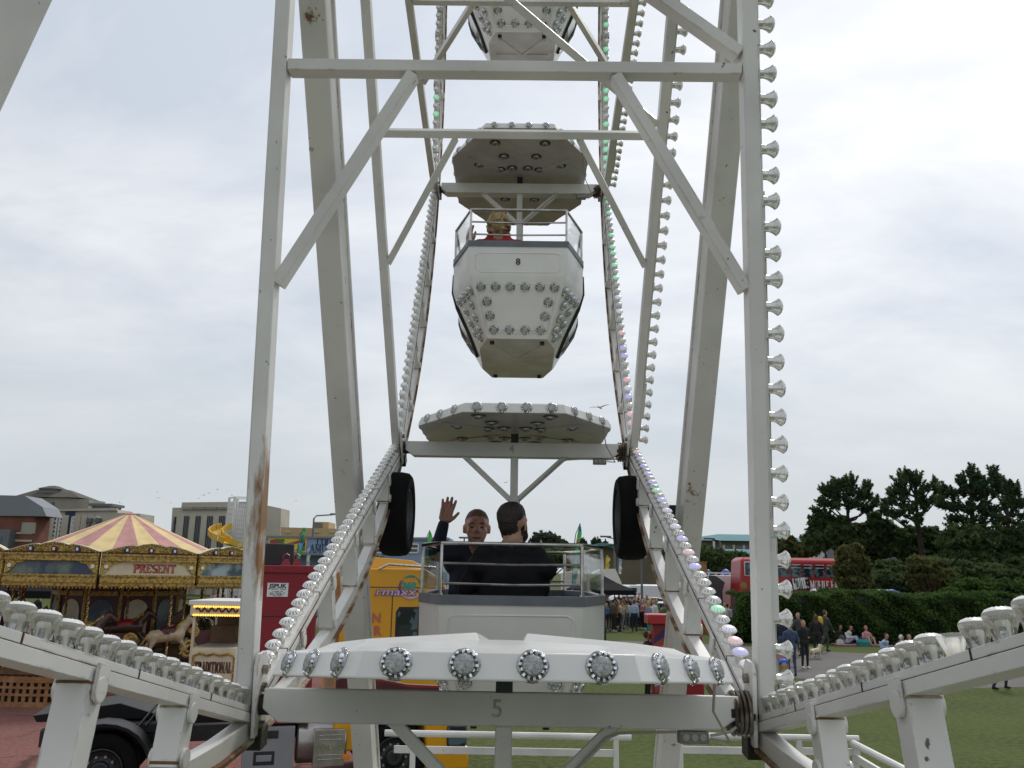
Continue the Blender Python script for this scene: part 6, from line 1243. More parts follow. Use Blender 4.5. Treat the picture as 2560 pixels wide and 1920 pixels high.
crowd([1778, 1790, 1801, 1812, 1826, 1838, 1848, 1858], lambda r, u: r.uniform(49, 52), 'people beside the grey tarpaulin', 'beside the grey tarpaulin', seed=11)
person('person in white patterned tee shirt with black shorts before the grey tarpaulin', pp(1817, 48), 2.9, 'stand', ('white', 'black', 'brown', 'black'), 1.76)
crowd([1548+10*i for i in range(8)], lambda r, u: r.uniform(62, 78), 'people walking by the parked vans', 'near the parked vans', seed=15)
crowd([530+6.5*i for i in range(13)], lambda r, u: r.uniform(44, 56), 'people beyond the carousel', 'on the lawn beyond the carousel', seed=21)
crowd([20, 60, 95, 150, 210, 300, 352, 372, 395, 420], lambda r, u: r.uniform(36, 44), 'people behind the carousel horses', 'seen between the carousel poles', seed=25)
person('dark figure standing at the left end of the red painted stall', pp(1616, 24.6), 1.8, 'stand', ('black', 'black', 'brown', 'black'), 1.7, vox=V2)

M['cloth jacket black'] = mkm('black_jacket', (.010, .010, .012), .75, spec=.2, bump=1.0, bs=8, var=.3, vs=6); M['cloth jacket denim'] = mkm('denim_jacket', (.012, .018, .035), .8, bump=.7, bs=9, var=.3, vs=12); M['cloth stubble'] = mkm('cropped_hair', (.15, .085, .065), .75, var=.3, vs=60); M['cloth dark brown'] = mkm('dark_hair', (.022, .014, .010), .6, var=.5, vs=50, bump=.6, bs=70)
# ---- riders
def head_caps(c, fwd, s=1.0, skin=0, hair=3, short=True, beard=None):
    """cranium, jaw, brow, nose, ears and lips about head centre c; fwd points where the face looks"""
    f = Vector(fwd).normalized(); r = f.cross(Vector((0, 0, 1))).normalized(); u = r.cross(f); c = Vector(c); q = lambda x, y, z: c + (r*x + f*y + u*z)*s
    L_ = [(q(0, -.02, .035), q(0, .012, .035), .083*s, .078*s, skin), (q(0, .03, -.03), q(0, .045, -.07), .067*s, .05*s, skin), (q(-.035, .055, -.02), q(-.03, .06, -.05), .035*s, .03*s, skin), (q(.035, .055, -.02), q(.03, .06, -.05), .035*s, .03*s, skin),
          (q(-.04, .072, .03), q(.04, .072, .03), .021*s, .021*s, skin), (q(0, .09, .02), q(0, .108, -.014), .011*s, .017*s, skin), (q(-.018, .094, -.02), q(.018, .094, -.02), .011*s, .011*s, skin),
          (q(-.022, .093, -.055), q(.022, .093, -.055), .010*s, .010*s, skin), (q(-.018, .09, -.068), q(.018, .09, -.068), .010*s, .010*s, skin), (q(0, .085, -.1), q(0, .08, -.098), .022*s, .02*s, skin),
          (q(-.083, -.004, .018), q(-.082, .004, -.022), .013*s, .010*s, skin), (q(.083, -.004, .018), q(.082, .004, -.022), .013*s, .010*s, skin)]
    if short: L_ += [(q(0, -.03, .05), q(0, .0, .06), .0835*s, .078*s, hair), (q(0, -.05, .01), q(0, -.05, -.01), .068*s, .058*s, hair)]
    if beard is not None: L_ += [(q(-.055, .04, -.06), q(0, .075, -.1), .03*s, .035*s, beard), (q(.055, .04, -.06), q(0, .075, -.1), .03*s, .035*s, beard), (q(.068, .01, -.01), q(.06, .03, -.06), .022*s, .024*s, beard), (q(-.068, .01, -.01), q(-.06, .03, -.06), .022*s, .024*s, beard)]
    return L_, q
def face(o, q, s, mat_eye='ink', smile=True):
    mb = MB()
    for e in (-1, 1): p = q(e*.032, .087, .006); mb.ball(p, (.012*s, .008*s, .0055*s), 8, 5, 0)
    mb.build('eye', ['ink'], o)
    mb = MB()
    for e in (-1, 1): mb.tube([q(e*.014, .097, .028), q(e*.034, .094, .034), q(e*.054, .082, .028)], [.003*s, .0045*s, .002*s], 5, 0)
    mb.build('eyebrows', ['cloth brown'], o)
    mb = MB(); mb.tube([q(-.034, .088, -.054), q(-.018, .1005, -.0615), q(0, .1035, -.0635), q(.018, .1005, -.0615), q(.034, .088, -.054)], [.002*s, .0042*s, .0046*s, .0042*s, .002*s], 5, 0); mb.build('mouth', ['maroon'], o)
def hand(name, parent, W, d, pn, mat, flip=1, L=1.0, curl=.15):
    """palm and five tapering fingers growing from wrist W along d, palm normal pn"""
    d = Vector(d).normalized(); n = Vector(pn); n = (n - d*n.dot(d)).normalized(); r = d.cross(n)*flip; W = Vector(W)
    q = lambda x, y, z: W + (r*x + d*y + n*z)*L
    c = [(q(0, -.05, 0), q(0, .02, 0), .026*L, .026*L, 0), (q(-.024, .025, 0), q(-.032, .085, 0), .019*L, .016*L, 0), (q(0, .02, 0), q(0, .09, 0), .02*L, .017*L, 0), (q(.024, .02, 0), q(.028, .085, 0), .019*L, .016*L, 0)]
    for x0, x1, l, b, rr in ((-.034, -.048, .056, .088, .0105), (-.012, -.019, .070, .094, .0114), (.011, .010, .075, .096, .0116), (.033, .040, .066, .09, .0112)):
        k1, k2 = q(x0, b, 0), q(x0+(x1-x0)*.5, b+l*.48, curl*.012); k3 = q(x1, b+l, curl*.045); c += [(k1, k2, rr*1.05*L, rr*L, 0), (k2, k3, rr*L, rr*.82*L, 0)]
    t0, t1, t2 = q(.03, .018, .004), q(.058, .048, .012), q(.078, .084, .014); c += [(t0, t1, .0155*L, .0125*L, 0), (t1, t2, .012*L, .0095*L, 0)]
    return link(name, blob(name, c, .0042, [mat], 2), parent)
def rider(label, seat, fy, head, headf, cols_, arms, shoulder_w=.19, skin='skin', beard=None, vox=.0105, lean=.0, collar=True, drop=.245):
    """seated figure in world metres: seat (hip centre), fy +1 faces away / -1 faces the camera; arms: list of (shoulder, elbow, wrist)"""
    S = Vector(seat); Hd = Vector(head); c = []
    sh = Vector((Hd.x, S.y + (Hd.y - S.y)*.55, Hd.z - drop))
    c += [(S, S + (sh-S)*.5, .15, .15, 1, (1.25, .85, 1)), (S + (sh-S)*.45, sh - Vector((0, 0, .05)), .15, .145, 1, (1.3, .8, 1)), (sh + Vector((-shoulder_w*.78, 0, .005)), sh + Vector((shoulder_w*.78, 0, .005)), .078, .078, 1), (sh + Vector((-.07, 0, .05)), sh + Vector((.07, 0, .05)), .06, .06, 1), (sh + Vector((0, fy*.02, .12)), Hd - Vector((0, fy*.025, .085)), .055, .056, 0)]
    if collar: c += [(sh + Vector((-.04, -fy*.012, .09)), sh + Vector((.04, -fy*.012, .09)), .062, .062, 1)]
    for s in (-1, 1):
        k = S + Vector((s*.12, fy*.42, .0)); c += [(S + Vector((s*.1, 0, -.02)), k, .095, .07, 2), (k, k + Vector((0, fy*.03, -.3)), .062, .045, 2)]
    for a, b, e in arms: c += [(a, b, .068, .056, 1), (b, e, .054, .04, 1)]
    hc, q = head_caps(Hd, headf, 1.07 if fy < 0 else 1.0, 0, 3, True, 4 if beard else None); c += hc
    o = link('person', blob('person', c, vox, [skin, 'cloth ' + cols_[0], 'cloth ' + cols_[1], 'cloth ' + cols_[2], 'cloth ' + (beard or 'brown')], 3)); return tag(o, label, 'person'), q
g1 = gpos(1); g2_ = gpos(2)
# the waving man, far seat, facing the camera
yw = g1.y + .50; hd = at(1192, 1324, yw); sh_l = at(1152, 1381, yw-.02); el = at(1090, 1384, yw-.10); wr = at(1110, 1306, yw-.16); sh_r = at(1236, 1388, yw-.02)
wv, q = rider('smiling man in dark denim jacket waving one hand, facing the camera in the gondola', (hd.x-.005, yw+.03, g1.z-1.22), -1, hd, (.06, -1, .05), ('jacket denim', 'navy', 'stubble'), [(sh_l, el, el.lerp(wr, .93)), (sh_r, Vector((sh_r.x+.06, yw-.05, g1.z-.9)), Vector((sh_r.x-.05, yw-.3, g1.z-1.05)))], skin='skin_ruddy')
face(wv, q, 1.0); wdir = (at(1128, 1240, yw-.17) - wr).normalized(); hand('hand', wv, wr, wdir, (0.05, -1, 0), 'skin_ruddy', 1, 1.02, .1)
# the man in the black jacket, near seat, back to the camera, head turned to the right
yb_ = g1.y - .56; hd = at(1281, 1312, yb_); sl_, sr_ = at(1212, 1388, yb_), at(1340, 1392, yb_)
bk, q = rider('man in black jacket with dark cropped hair and beard, seen from behind in the gondola', (hd.x-.01, yb_+.0, g1.z-1.22), 1, hd, (.42, .9, -.02), ('jacket black', 'black', 'dark brown'), [(sl_, at(1168, 1470, yb_+.02), at(1180, 1530, yb_+.25)), (sr_, at(1352, 1470, yb_+.02), at(1340, 1530, yb_+.25))], shoulder_w=.235, beard='dark brown')
mb = MB()
for e in (-1, 1): mb.ball(q(e*.032, .087, .006), (.009, .009, .0055), 8, 5, 0)
mb.build('eye', ['ink'], bk)
# the woman in red, seen from behind, in the upper gondola
yr = g2_.y - .55; hd = at(1247, 572, yr); sl_, sr_ = at(1197, 622, yr), at(1296, 622, yr)
el = at(1172, 648, yr); wr = at(1174, 612, yr-.03)
rd, q = rider('woman in red top with curly blond hair, seen from behind in the upper gondola', (hd.x, yr+.02, g2_.z-1.22), 1, hd, (.05, 1, .1), ('red', 'navy', 'blond'), [(sl_, el, el.lerp(wr, .75)), (sr_, Vector((sr_.x+.06, yr+.05, g2_.z-.95)), Vector((sr_.x, yr+.3, g2_.z-1.05)))], collar=True, drop=.175, shoulder_w=.2)
hand('hand', rd, wr, (-.05, .05, 1), (.8, .5, 0), 'skin', -1, 1.0, .4)
hc = []; r = random.Random(5)
for i in range(95):
    d = Vector((r.gauss(0, 1), r.gauss(0, 1), r.gauss(0, 1))).normalized()
    if d.y > .45 and d.z < .35: continue
    p = hd + Vector((d.x*.088, -.012 + d.y*.095, .022 + d.z*.105)); t = Vector((r.gauss(0, 1), r.gauss(0, 1), r.gauss(0, 1)))*.014; hc.append((p, p+t, .019, .013, 0))
hc.append((hd + Vector((0, -.02, .02)), hd + Vector((0, -.01, .05)), .085, .085, 0)); M['curl'] = mkm('blond_curls', (.4, .3, .16), .7, c2=(.22, .15, .07), vs=30); link('hair', blob('hair', hc, .008, ['curl'], 1), rd)

# ------------------------------------------------------------------ tents, barriers, stalls, flags, lamps
Y = 53; a = at(1500, 1436, Y); t = empty('black_gazebo', (a.x, Y, 0), 'black pop-up gazebo with peaked roof over the crowd', 'gazebo', rz=R_(28)); w_ = 1.55; ze = at(1500, 1474, Y).z; za = a.z
mb = MB(); cs = [(-w_, -w_), (w_, -w_), (w_, w_), (-w_, w_)]
mb.loft([[(x, y, ze-.28) for x, y in cs], [(x, y, ze) for x, y in cs], [(x*.5, y*.5, ze+(za-ze)*.44) for x, y in cs], [(x*.03, y*.03, za) for x, y in cs]], 0, caps=(0, 1)); mb.build('canopy', ['blackcloth'], t, smooth=0)
for x, y in cs: mb = MB(); mb.tube([(x*.98, y*.98, 0), (x*.98, y*.98, ze)], .03, 6, 0); mb.build('pole', ['post'], t)
mb = MB(); mb.tube([(w_, -w_, ze-.1), (w_+1.1, -w_-1.3, 0)], .012, 4, 0); mb.build('guy_rope', ['signwhite'], t)
Y = 62; a = at(1475, 1440, Y); t = empty('white_tent', (a.x, Y, 0), 'white stretch tent with pointed peaks behind the black gazebo', 'tent'); X = XZ(t, Y)
mb = MB(); pk = [X(u, v) for u, v in ((1405, 1432), (1440, 1426), (1478, 1434), (1500, 1423), (1532, 1422), (1548, 1458), (1545, 1475), (1405, 1475))]
mb.prism(pk, -1.6, 1.6, 0, TYm); mb.build('canopy', ['whitecloth'], t)
for u in (1408, 1476, 1530): mb = MB(); x = X(u, 1450)[0]; mb.tube([(x, -1.5, 0), (x, -1.5, 1.9)], .05, 6, 0); mb.build('pole', ['post'], t)
def barrier_mesh():
    mb = MB(); mb.tube([(-1.1, 0, .18), (-1.1, 0, 1.0), (-1.0, 0, 1.08), (1.0, 0, 1.08), (1.1, 0, 1.0), (1.1, 0, .18)], .024, 6, 0, closed=True)
    for i in range(17): x = -1.0+i*.125; mb.tube([(x, 0, .18), (x, 0, 1.08)], .009, 4, 0)
    for x in (-.75, .75): mb.tube([(x, -.28, 0), (x, -.03, .2), (x, .03, .2), (x, .28, 0)], .02, 5, 0)
    return mb.mesh('crowd_barrier', ['galv'])
bmm = barrier_mesh()
for u, v, rz, lab in ((1541, 1563, .06, 'grey steel crowd barrier left of the gazebo rope, in front of the crowd'), (1634, 1560, -.1, 'grey steel crowd barrier behind the woman in the grey cardigan'), (1470, 1562, .0, 'grey steel crowd barrier seen past the gondola corner')):
    p = gp(u, v); tag(link('crowd_barrier', bmm, None, (p.x, p.y, 0), (0, 0, rz)), lab, 'barrier', 'crowd barriers round the gazebo')
Y = 24; a = at(1620, 1600, Y); b = at(1772, 1600, Y); t = empty('painted_stall', (a.x, Y, 0), 'red stall with bright swirling painted panels behind the right wheel leg', 'stall'); X = XZ(t, Y); wd = b.x-a.x; z0, z1 = X(1700, 1562)[1], X(1700, 1537)[1]
mb = MB(); mb.box2((.15, .1, 0), (wd-.15, .6, z0), 0); mb.build('body', ['truckred'], t, bevel=.02)
mb = MB(); mb.box2((0, -.1, z0), (wd, .7, z1), 0); mb.build('fascia', ['busred'], t, bevel=.03)
mb = MB()
for i in range(9):
    a0 = .15+i*.16; m = [0, 1, 2, 3, 4, 1, 2, 0, 3][i]; mb.add([(.17, .09-.002*i, a0), (.17, .09-.002*i, a0+.15), (.80, .09-.002*i, .3+a0*1.12+.2), (.80, .09-.002*i, .25+a0*1.1)], [(3, 2, 1, 0)], m)
    r0 = .14+.09*i; mb.lathe([(r0*.8, 0), (r0, .004)], 20, m, frame((wd-.62, .085-.003*(9-i), .8), (1, 0, 0), (0, -1, 0)), caps=(1, 1)) if r0 < .5 else None
mb.build('painted_panel', ['mural_red', 'cloth pale blue', 'cloth orange', 'mural_purple', 'cloth teal'], t, smooth=0)
Y = 57; a = at(1768, 1480, Y); b = at(1850, 1480, Y); t = empty('white_trailer', (a.x, Y, 0), 'white box trailer with pale roof rail left of the red bus', 'trailer'); X = XZ(t, Y); wd = b.x-a.x+.1
mb = MB(); mb.box2((0, 0, .5), (wd, 6, X(1800, 1438)[1]), 0); mb.build('box_body', ['vanwhite'], t, bevel=.05)
mb = MB(); z = X(1800, 1433)[1]; mb.box2((0, .2, z-.03), (wd, .3, z+.06), 0)
for i in range(5): x = .2+(wd-.4)*i/4; mb.box2((x-.04, .21, z-.3), (x+.04, .29, z), 0)
mb.build('roof_rail', ['whitemetal'], t)
for x in (.9, wd-.9): mb = MB(); mb.lathe([(.45, -.15), (.5, -.1), (.5, .1), (.45, .15)], 20, 0, frame((x, .1, .5), (0, 0, 1), (0, -1, 0))); mb.build('wheel', ['tyre2'], t)
mb = MB(); Y = 55; a = at(1790, 1480, Y)
def W(u, v, y): q = at(u, v, y); return (q.x, y, max(q.z, .02))
F0 = [(1772, 1438), (1790, 1440), (1800, 1447), (1812, 1456), (1806, 1478), (1808, 1525), (1778, 1525), (1768, 1500)]
mb.loft([[W(u, v, 55.2) for u, v in F0], [W(u, v, 56.6) for u, v in F0]], 0); o = mb.build('grey_tarpaulin', ['greycloth'], None); tag(o, 'dark grey tarpaulin draped over the end of the white trailer', 'tarpaulin')
for u, v, r, lab in ((1814, 1423, 14, 'blue dome tent peak on the white trailer roof'), (1770, 1424, 8, 'small blue tent peak beside the wooden post')):
    q = at(u, v, 60); k = r*60/F_; mb = MB(); mb.lathe([(k, 0), (k*.85, k*.45), (k*.4, k*.9), (.03, k*1.05)], 12, 0); o = mb.build('dome_tent', ['bluepaint'], None, (q.x, 60, q.z-k)); tag(o, lab, 'tent')
q = at(1759, 1450, 50); mb = MB(); mb.box2((-.17, -.17, 0), (.17, .17, at(1759, 1406, 50).z), 0); mb.box2((-.2, -.2, at(1759, 1406, 50).z), (.2, .2, at(1759, 1404, 50).z), 0); mb.beam((0, 0, 1.2), (0, -.35, 1.2), .1, .1, (0, 0, 1), 0); o = mb.build('wooden_post', ['lattice'], None, (q.x, 50, 0)); tag(o, 'thick brown wooden post behind the right rim', 'post')
q = gp(1820, 1540); mb = MB(); mb.box2((-.8, -.3, 0), (.8, .3, .35), 0); pl = mb.build('flower_tub', ['darkwood'], None, (q.x, q.y-3, 0)); tag(pl, 'wooden tub of yellow flowers left of the hedge', 'flower tub')
V, F = leaf_quads(np.stack([rng.uniform(-.9, .9, 700), rng.uniform(-.4, .4, 700), rng.uniform(.3, .75, 700)], 1), rand_dirs(700), .07); M['flower'] = mkm('yellow_flowers', (.65, .5, .04), .7, c2=(.12, .16, .03), vs=5); link('flowers', npmesh('flowers', V, F, ['flower']), pl)
mb = MB()
for i in range(7): mb.box2((i*.2, -.02, .1), (i*.2+.1, .02, 1.1), 0); mb.box2((i*.2+.1, -.018, .1), (i*.2+.2, .018, 1.1), 1)
o = mb.build('windbreak', ['busred', 'signwhite'], None, pp(1640, 58)); tag(o, 'red and white striped windbreak right of the crowd', 'windbreak')
def flag(u, vt, vb, Y, cols_, label, wpx=20, lean=0.0):
    p = at(u, vb, Y); zt, zb = at(u, vt, Y).z, max(at(u, vb, Y).z, 0); t = empty('feather_flag', (p.x, Y, 0), label, 'flag', 'feather flags on the showground'); k = wpx*Y/F_
    mb = MB(); mb.tube([(0, 0, 0), (0, 0, zb+(zt-zb)*.5), (lean*.5, 0, zb+(zt-zb)*.85), (lean+k*.25, 0, zt)], [.04, .035, .025, .012], 6, 0); mb.build('pole', ['post'], t)
    mb = MB(); n = 24
    for i in range(n):
        def sec(j): f = j/n; return zb+.15*(zt-zb)+(.85*(zt-zb))*f, k*(.85-.15*sin(j*.9))*min(1, (1.03-f)*8), lean*f*f, .06*sin(j*.7)
        z0, w0, l0, y0 = sec(i); z1, w1, l1, y1 = sec(i+1)
        P = [(l0+.03, y0*.3, z0), (l0+.03+w0, y0, z0), (l1+.03+w1, y1, z1), (l1+.03, y1*.3, z1)]; mb.add(P + [(x, y+.012, z) for x, y, z in P], [(0, 1, 2, 3), (7, 6, 5, 4)], int(i*len(cols_)/n) % len(cols_))
    mb.build('sail', ['cloth ' + c for c in cols_], t, smooth=0)
COL2 = {'teal blue': (.02, .26, .38), 'leaf green': (.1, .5, .1), 'olive': (.25, .22, .04), 'sky': (.1, .42, .6)}
for k, c in COL2.items(): M['cloth ' + k] = mkm('cloth_' + k.replace(' ', '_'), c, .7, var=.15, vs=3)
flag(1431, 1308, 1496, 46, ('sky', 'teal', 'leaf green', 'teal blue', 'leaf green', 'olive', 'leaf green', 'teal blue'), 'tall green and teal feather flag behind the gondola rail', 11, .35)
flag(1060, 1325, 1440, 44, ('leaf green', 'teal blue', 'leaf green'), 'green and teal feather flag left of the waving man', 10, .15)
flag(742, 1318, 1410, 44, ('leaf green', 'sky', 'teal', 'leaf green'), 'green and blue feather flag above the red generator box', 9, .2)
flag(1512, 1388, 1450, 66, ('yellow',), 'yellow feather flag behind the black gazebo', 11, .1)
flag(1546, 1376, 1445, 66, ('white', 'pale blue', 'white'), 'white and blue feather flag left of the parked vans', 8, .1)
flag(1349, 1350, 1420, 66, ('white', 'white'), 'thin white feather flag beside the black jacket man', 7, .0)
flag(764, 1362, 1425, 50, ('white', 'pale blue'), 'white feather flag beside the street lamp', 9, -.1)
flag(1782, 1352, 1372, 120, ('white',), 'small white banner before the teal pavilion', 6, .0)
def lamp_post(u, vt, Y, label, arm=1):
    p = at(u, 1440, Y); zt = at(u, vt, Y).z; t = empty('street_lamp', (p.x, Y, 0), label, 'street lamp', 'street lamps'); k = Y/70
    mb = MB(); mb.tube([(0, 0, 0), (0, 0, zt-.3*k)], [.13*k, .07*k], 8, 0); mb.tube([(0, 0, zt-.35*k), (arm*.2*k, 0, zt-.1*k), (arm*1.5*k, 0, zt)], .06*k, 6, 0); mb.build('column', ['post'], t); mb = MB(); mb.box((arm*1.8*k, 0, zt+.05), (.9*k, .3*k, .14*k), 0); mb.build('lamp_head', ['post'], t, bevel=.03)
lamp_post(775, 1286, 70, 'dark street lamp with one arm beside the amusement hall'); lamp_post(1537, 1343, 85, 'dark street lamp right of the gondola rail', -.4); lamp_post(1604, 1395, 70, 'short dark lamp column in front of the parked vans', .01); lamp_post(1170, 1284, 90, 'far street lamp peeping over the waving man', .5)
lamp_post(1158, 1345, 120, 'far slim mast left of the waving man', .01); lamp_post(1804, 1348, 110, 'far street lamp in front of the teal pavilion', -.5)

# ------------------------------------------------------------------ vehicles
def vehicle(kind, u, Y, rz, body, label, L_=4.2):
    p = at(u, 1450, Y); t = empty('parked_' + kind, (p.x, Y, 0), label, kind, 'vehicles parked beyond the tents', rz)
    W2 = .85 if kind == 'car' else .98
    if kind == 'car': pr = [(-2.05, .35), (2.05, .35), (2.08, .75), (1.95, .92), (1.1, 1.0), (.45, 1.42), (-.9, 1.45), (-1.6, 1.05), (-2.05, .95)]; gl = [(.98, 1.0), (.42, 1.36), (-.85, 1.38), (-1.42, 1.02)]
    else: pr = [(-2.6, .4), (2.5, .4), (2.55, .9), (2.3, 1.25), (1.75, 1.4), (1.25, 2.2), (1.0, 2.3), (-2.5, 2.3), (-2.62, 2.1)]; gl = [(1.6, 1.42), (1.2, 2.05), (.45, 2.05), (.45, 1.42)]
    mb = MB(); mb.loft([[(x, -W2+.0*z, z) for x, z in pr], [(x, W2, z) for x, z in pr]], 0); mb.build('body', [body], t, bevel=.08)
    mb = MB()
    for s in (-1, 1): P = [(x, s*(W2+.006), z) for x, z in gl]; mb.add(P, [(0, 1, 2, 3) if s > 0 else (3, 2, 1, 0)], 0)
    x0, z0, x1, z1 = (1.05, 1.03, .5, 1.38) if kind == 'car' else (1.76, 1.44, 1.3, 2.1)
    d = .012; mb.add([(x0+d, -W2*.85, z0+d), (x0+d, W2*.85, z0+d), (x1+d, W2*.8, z1+d), (x1+d, -W2*.8, z1+d)], [(0, 1, 2, 3)], 0); mb.build('windows', ['darkglass'], t, smooth=0)
    for x in (-1.3, 1.3) if kind == 'car' else (-1.6, 1.65):
        for s in (-1, 1): mb = MB(); mb.lathe([(.25, -.1), (.32, -.08), (.32, .08), (.25, .1)], 16, 0, frame((x, s*(W2-.06), .32), (0, 0, 1), (0, s, 0))); mb.lathe([(.2, .09), (.18, .115)], 12, 1, frame((x, s*(W2-.06), .32), (0, 0, 1), (0, s, 0))); mb.build('wheel', ['tyre2', 'alu'], t)
    for s in (-1, 1): mb = MB(); xf = pr[2][0]; mb.box((xf-.03, s*.6, .72 if kind == 'car' else .95), (.08, .3, .14), 0); mb.build('headlight', ['signwhite'], t)
    return t
M['carsilver'] = mkm('car_silver', (.4, .41, .42), .3, .4); M['cardark'] = mkm('car_dark', (.03, .032, .036), .3)
for kind, u, Y, rz, bd, lab in (('van', 1590, 80, 3.5, 'vanwhite', 'white van parked broadside beyond the gazebo'), ('van', 1618, 84, 4.4, 'vanwhite', 'white van seen nose on beside the broadside van'), ('car', 1640, 60, 3.4, 'vanwhite', 'white hatchback parked on the grass behind the right rim'), ('car', 1612, 72, 3.3, 'busred', 'red car below the white vans'), ('car', 1575, 76, 2.8, 'carsilver', 'silver car left of the white vans'), ('car', 1648, 70, .3, 'cardark', 'dark car behind the white hatchback'),
                          ('car', 1400, 84, 3.2, 'vanwhite', 'white car seen between the gondola rails'), ('car', 1425, 88, .2, 'carsilver', 'silver car beside the white car between the rails'), ('van', 345, 46, 1.7, 'vanwhite', 'white van seen between the carousel poles')):
    vehicle(kind, u, Y, rz, bd, lab)
q = at(1650, 1475, 58); mb = MB(); mb.lathe([(1.5, 0), (1.35, .5), (.8, 1.05), (.1, 1.3)], 14, 0); o = mb.build('dome_tent', ['pine'], None, (q.x+.6, 57, 0)); tag(o, 'dark green dome tent in front of the white hatchback', 'tent')
q = at(110, 1490, 38); t = empty('market_tent', (q.x, 38, 0), 'long dark market tent behind the left half of the carousel', 'tent'); mb = MB(); mb.loft([[(-4, -2, 1.9), (4, -2, 1.9), (4, 2, 1.9), (-4, 2, 1.9)], [(-4, -2, 2.2), (4, -2, 2.2), (4, 2, 2.2), (-4, 2, 2.2)], [(-3.9, -.1, 3.0), (3.9, -.1, 3.0), (3.9, .1, 3.0), (-3.9, .1, 3.0)]], 0); mb.build('canopy', ['blackcloth'], t, smooth=0)
for x in (-3.9, 0, 3.9): mb = MB(); mb.tube([(x, -1.9, 0), (x, -1.9, 1.95)], .05, 6, 0); mb.build('pole', ['post'], t)
# the red double deck bus
Y = 53; a = at(1849, 1440, Y); b = at(2150, 1440, Y); t = empty('red_bus', (a.x, Y, 0), 'red double deck bus serving as a mobile bar behind the hedge', 'bus'); X = XZ(t, Y); wd = b.x-a.x
zr = X(1960, 1394)[1]; zu0, zu1 = X(2000, 1443)[1], X(2000, 1412)[1]
mb = MB(); mb.loft([[(0, 0, .5), (wd, 0, .5), (wd, 2.5, .5), (0, 2.5, .5)], [(-.02, 0, 2.2), (wd, 0, 2.2), (wd, 2.5, 2.2), (-.02, 2.5, 2.2)], [(.12, .02, zr-.18), (wd-.1, .02, zr-.18), (wd-.1, 2.48, zr-.18), (.12, 2.48, zr-.18)], [(.35, .25, zr), (wd-.3, .25, zr), (wd-.3, 2.25, zr), (.35, 2.25, zr)]], 0); mb.build('body', ['busred'], t, bevel=.08)
us_ = [(1976, 2004), (2007, 2033), (2036, 2062), (2065, 2092), (1938, 1973), (1900, 1934)]
for i, (u0, u1) in enumerate(us_):
    x0, x1 = X(u0, 1420)[0], X(u1, 1420)[0]; mb = MB(); mb.box2((x0, -.02, zu0), (x1, .05, zu1), 0); w_ = mb.build('window', ['darkglass'], t, bevel=.01)
    mb = MB(); mb.box2((x0+.06, -.035, zu1-.2), (x1-.06, -.02, zu1-.17), 0); mb.box2((x0+.06, -.035, zu1-.02), (x1-.06, -.02, zu1+.01), 0); mb.build('vent_frame', ['whitemetal'], w_)
x0, z1 = X(1862, 1406); x1, z0 = X(1890, 1438); mb = MB(); mb.box2((x0, -.03, z0), (x1, .05, z1), 0); mb.box2((x0-.05, -.01, z0-.05), (x1+.05, .04, z1+.05), 1); mb.build('window', ['darkglass', 'whitemetal'], t, bevel=.08)
mb = MB(); zl0, zl1 = .9, X(2000, 1480)[1]-.3; mb.box2((.5, -.02, zl0), (wd-.5, .03, zl1), 0); mb.build('lower_windows', ['darkglass'], t)
mb = MB(); a, b = X(1981, 1464), X(2022, 1457); mb.box2((a[0]-.05, -.03, X(2000, 1475)[1]), (b[0]+.05, -.012, X(2000, 1447)[1]), 1)
slab_text(mb, 'ROUTES', frame(((a[0]+b[0])/2, -.03, (a[1]+b[1])/2+.05), (1, 0, .13), (0, -1, 0)), .62, b[0]-a[0]-.05, 0, .14, .07, .004, .01)
a, b = X(2024, 1464), X(2104, 1462); slab_text(mb, 'MOBILE BAR', frame(((a[0]+b[0])/2, -.012, (a[1]+b[1])/2), (1, 0, 0), (0, -1, 0)), .48, b[0]-a[0]-.05, 0, .13, .07, .004, .01); mb.build('lettering', ['signwhite', 'black'], t, smooth=0)
for u, m in ((1859, 'cloth olive'), (1950, 'bluepaint'), (1963, 'cloth olive')): mb = MB(); c = X(u, 1464); mb.lathe([(.22, 0), (.1, .01)], 7, 0, frame((c[0], -.01, c[1]), (1, 0, .4), (0, -1, 0))); mb.build('leaf_emblem', [m], t)
for x in (2.2, wd-2): mb = MB(); mb.lathe([(.45, -.15), (.5, -.1), (.5, .1), (.45, .15)], 20, 0, frame((x, .12, .5), (0, 0, 1), (0, -1, 0))); mb.build('wheel', ['tyre2'], t)
# long low vehicle behind the hedge: pale roof, blue nose
Y = 49.6; a = at(2050, 1475, Y); b = at(2270, 1475, Y); t = empty('white_minibus', (a.x, Y, 0), 'long white vehicle with a blue rounded nose, its roof showing over the hedge', 'minibus'); X = XZ(t, Y); pr = [(0, .5), (X(2268, 1490)[0], .5), (X(2272, 1492)[0], X(2270, 1494)[1]), (X(2258, 1482)[0], X(2258, 1482)[1]), (X(2235, 1475)[0], X(2235, 1475)[1]), (X(2060, 1472)[0], X(2060, 1473)[1]), (0, X(2050, 1478)[1])]
mb = MB(); mb.loft([[(x, 0, z) for x, z in pr], [(x, 1.9, z) for x, z in pr]], 0); mb.build('body', ['vanwhite'], t, bevel=.1)
xn = X(2222, 1475)[0]; mb = MB(); P = [(xn, .5)] + [p for p in pr[1:5]] + [(xn, X(2222, 1474)[1])]; mb.loft([[(x+.012, -.012, z+.012) for x, z in P], [(x+.012, 1.912, z+.012) for x, z in P]], 0); mb.build('blue_nose', ['bluepaint'], t, bevel=.1)
for x in (1, 4): mb = MB(); mb.lathe([(.3, -.1), (.34, 0), (.3, .1)], 16, 0, frame((x, .05, .34), (0, 0, 1), (0, -1, 0))); mb.build('wheel', ['tyre2'], t)
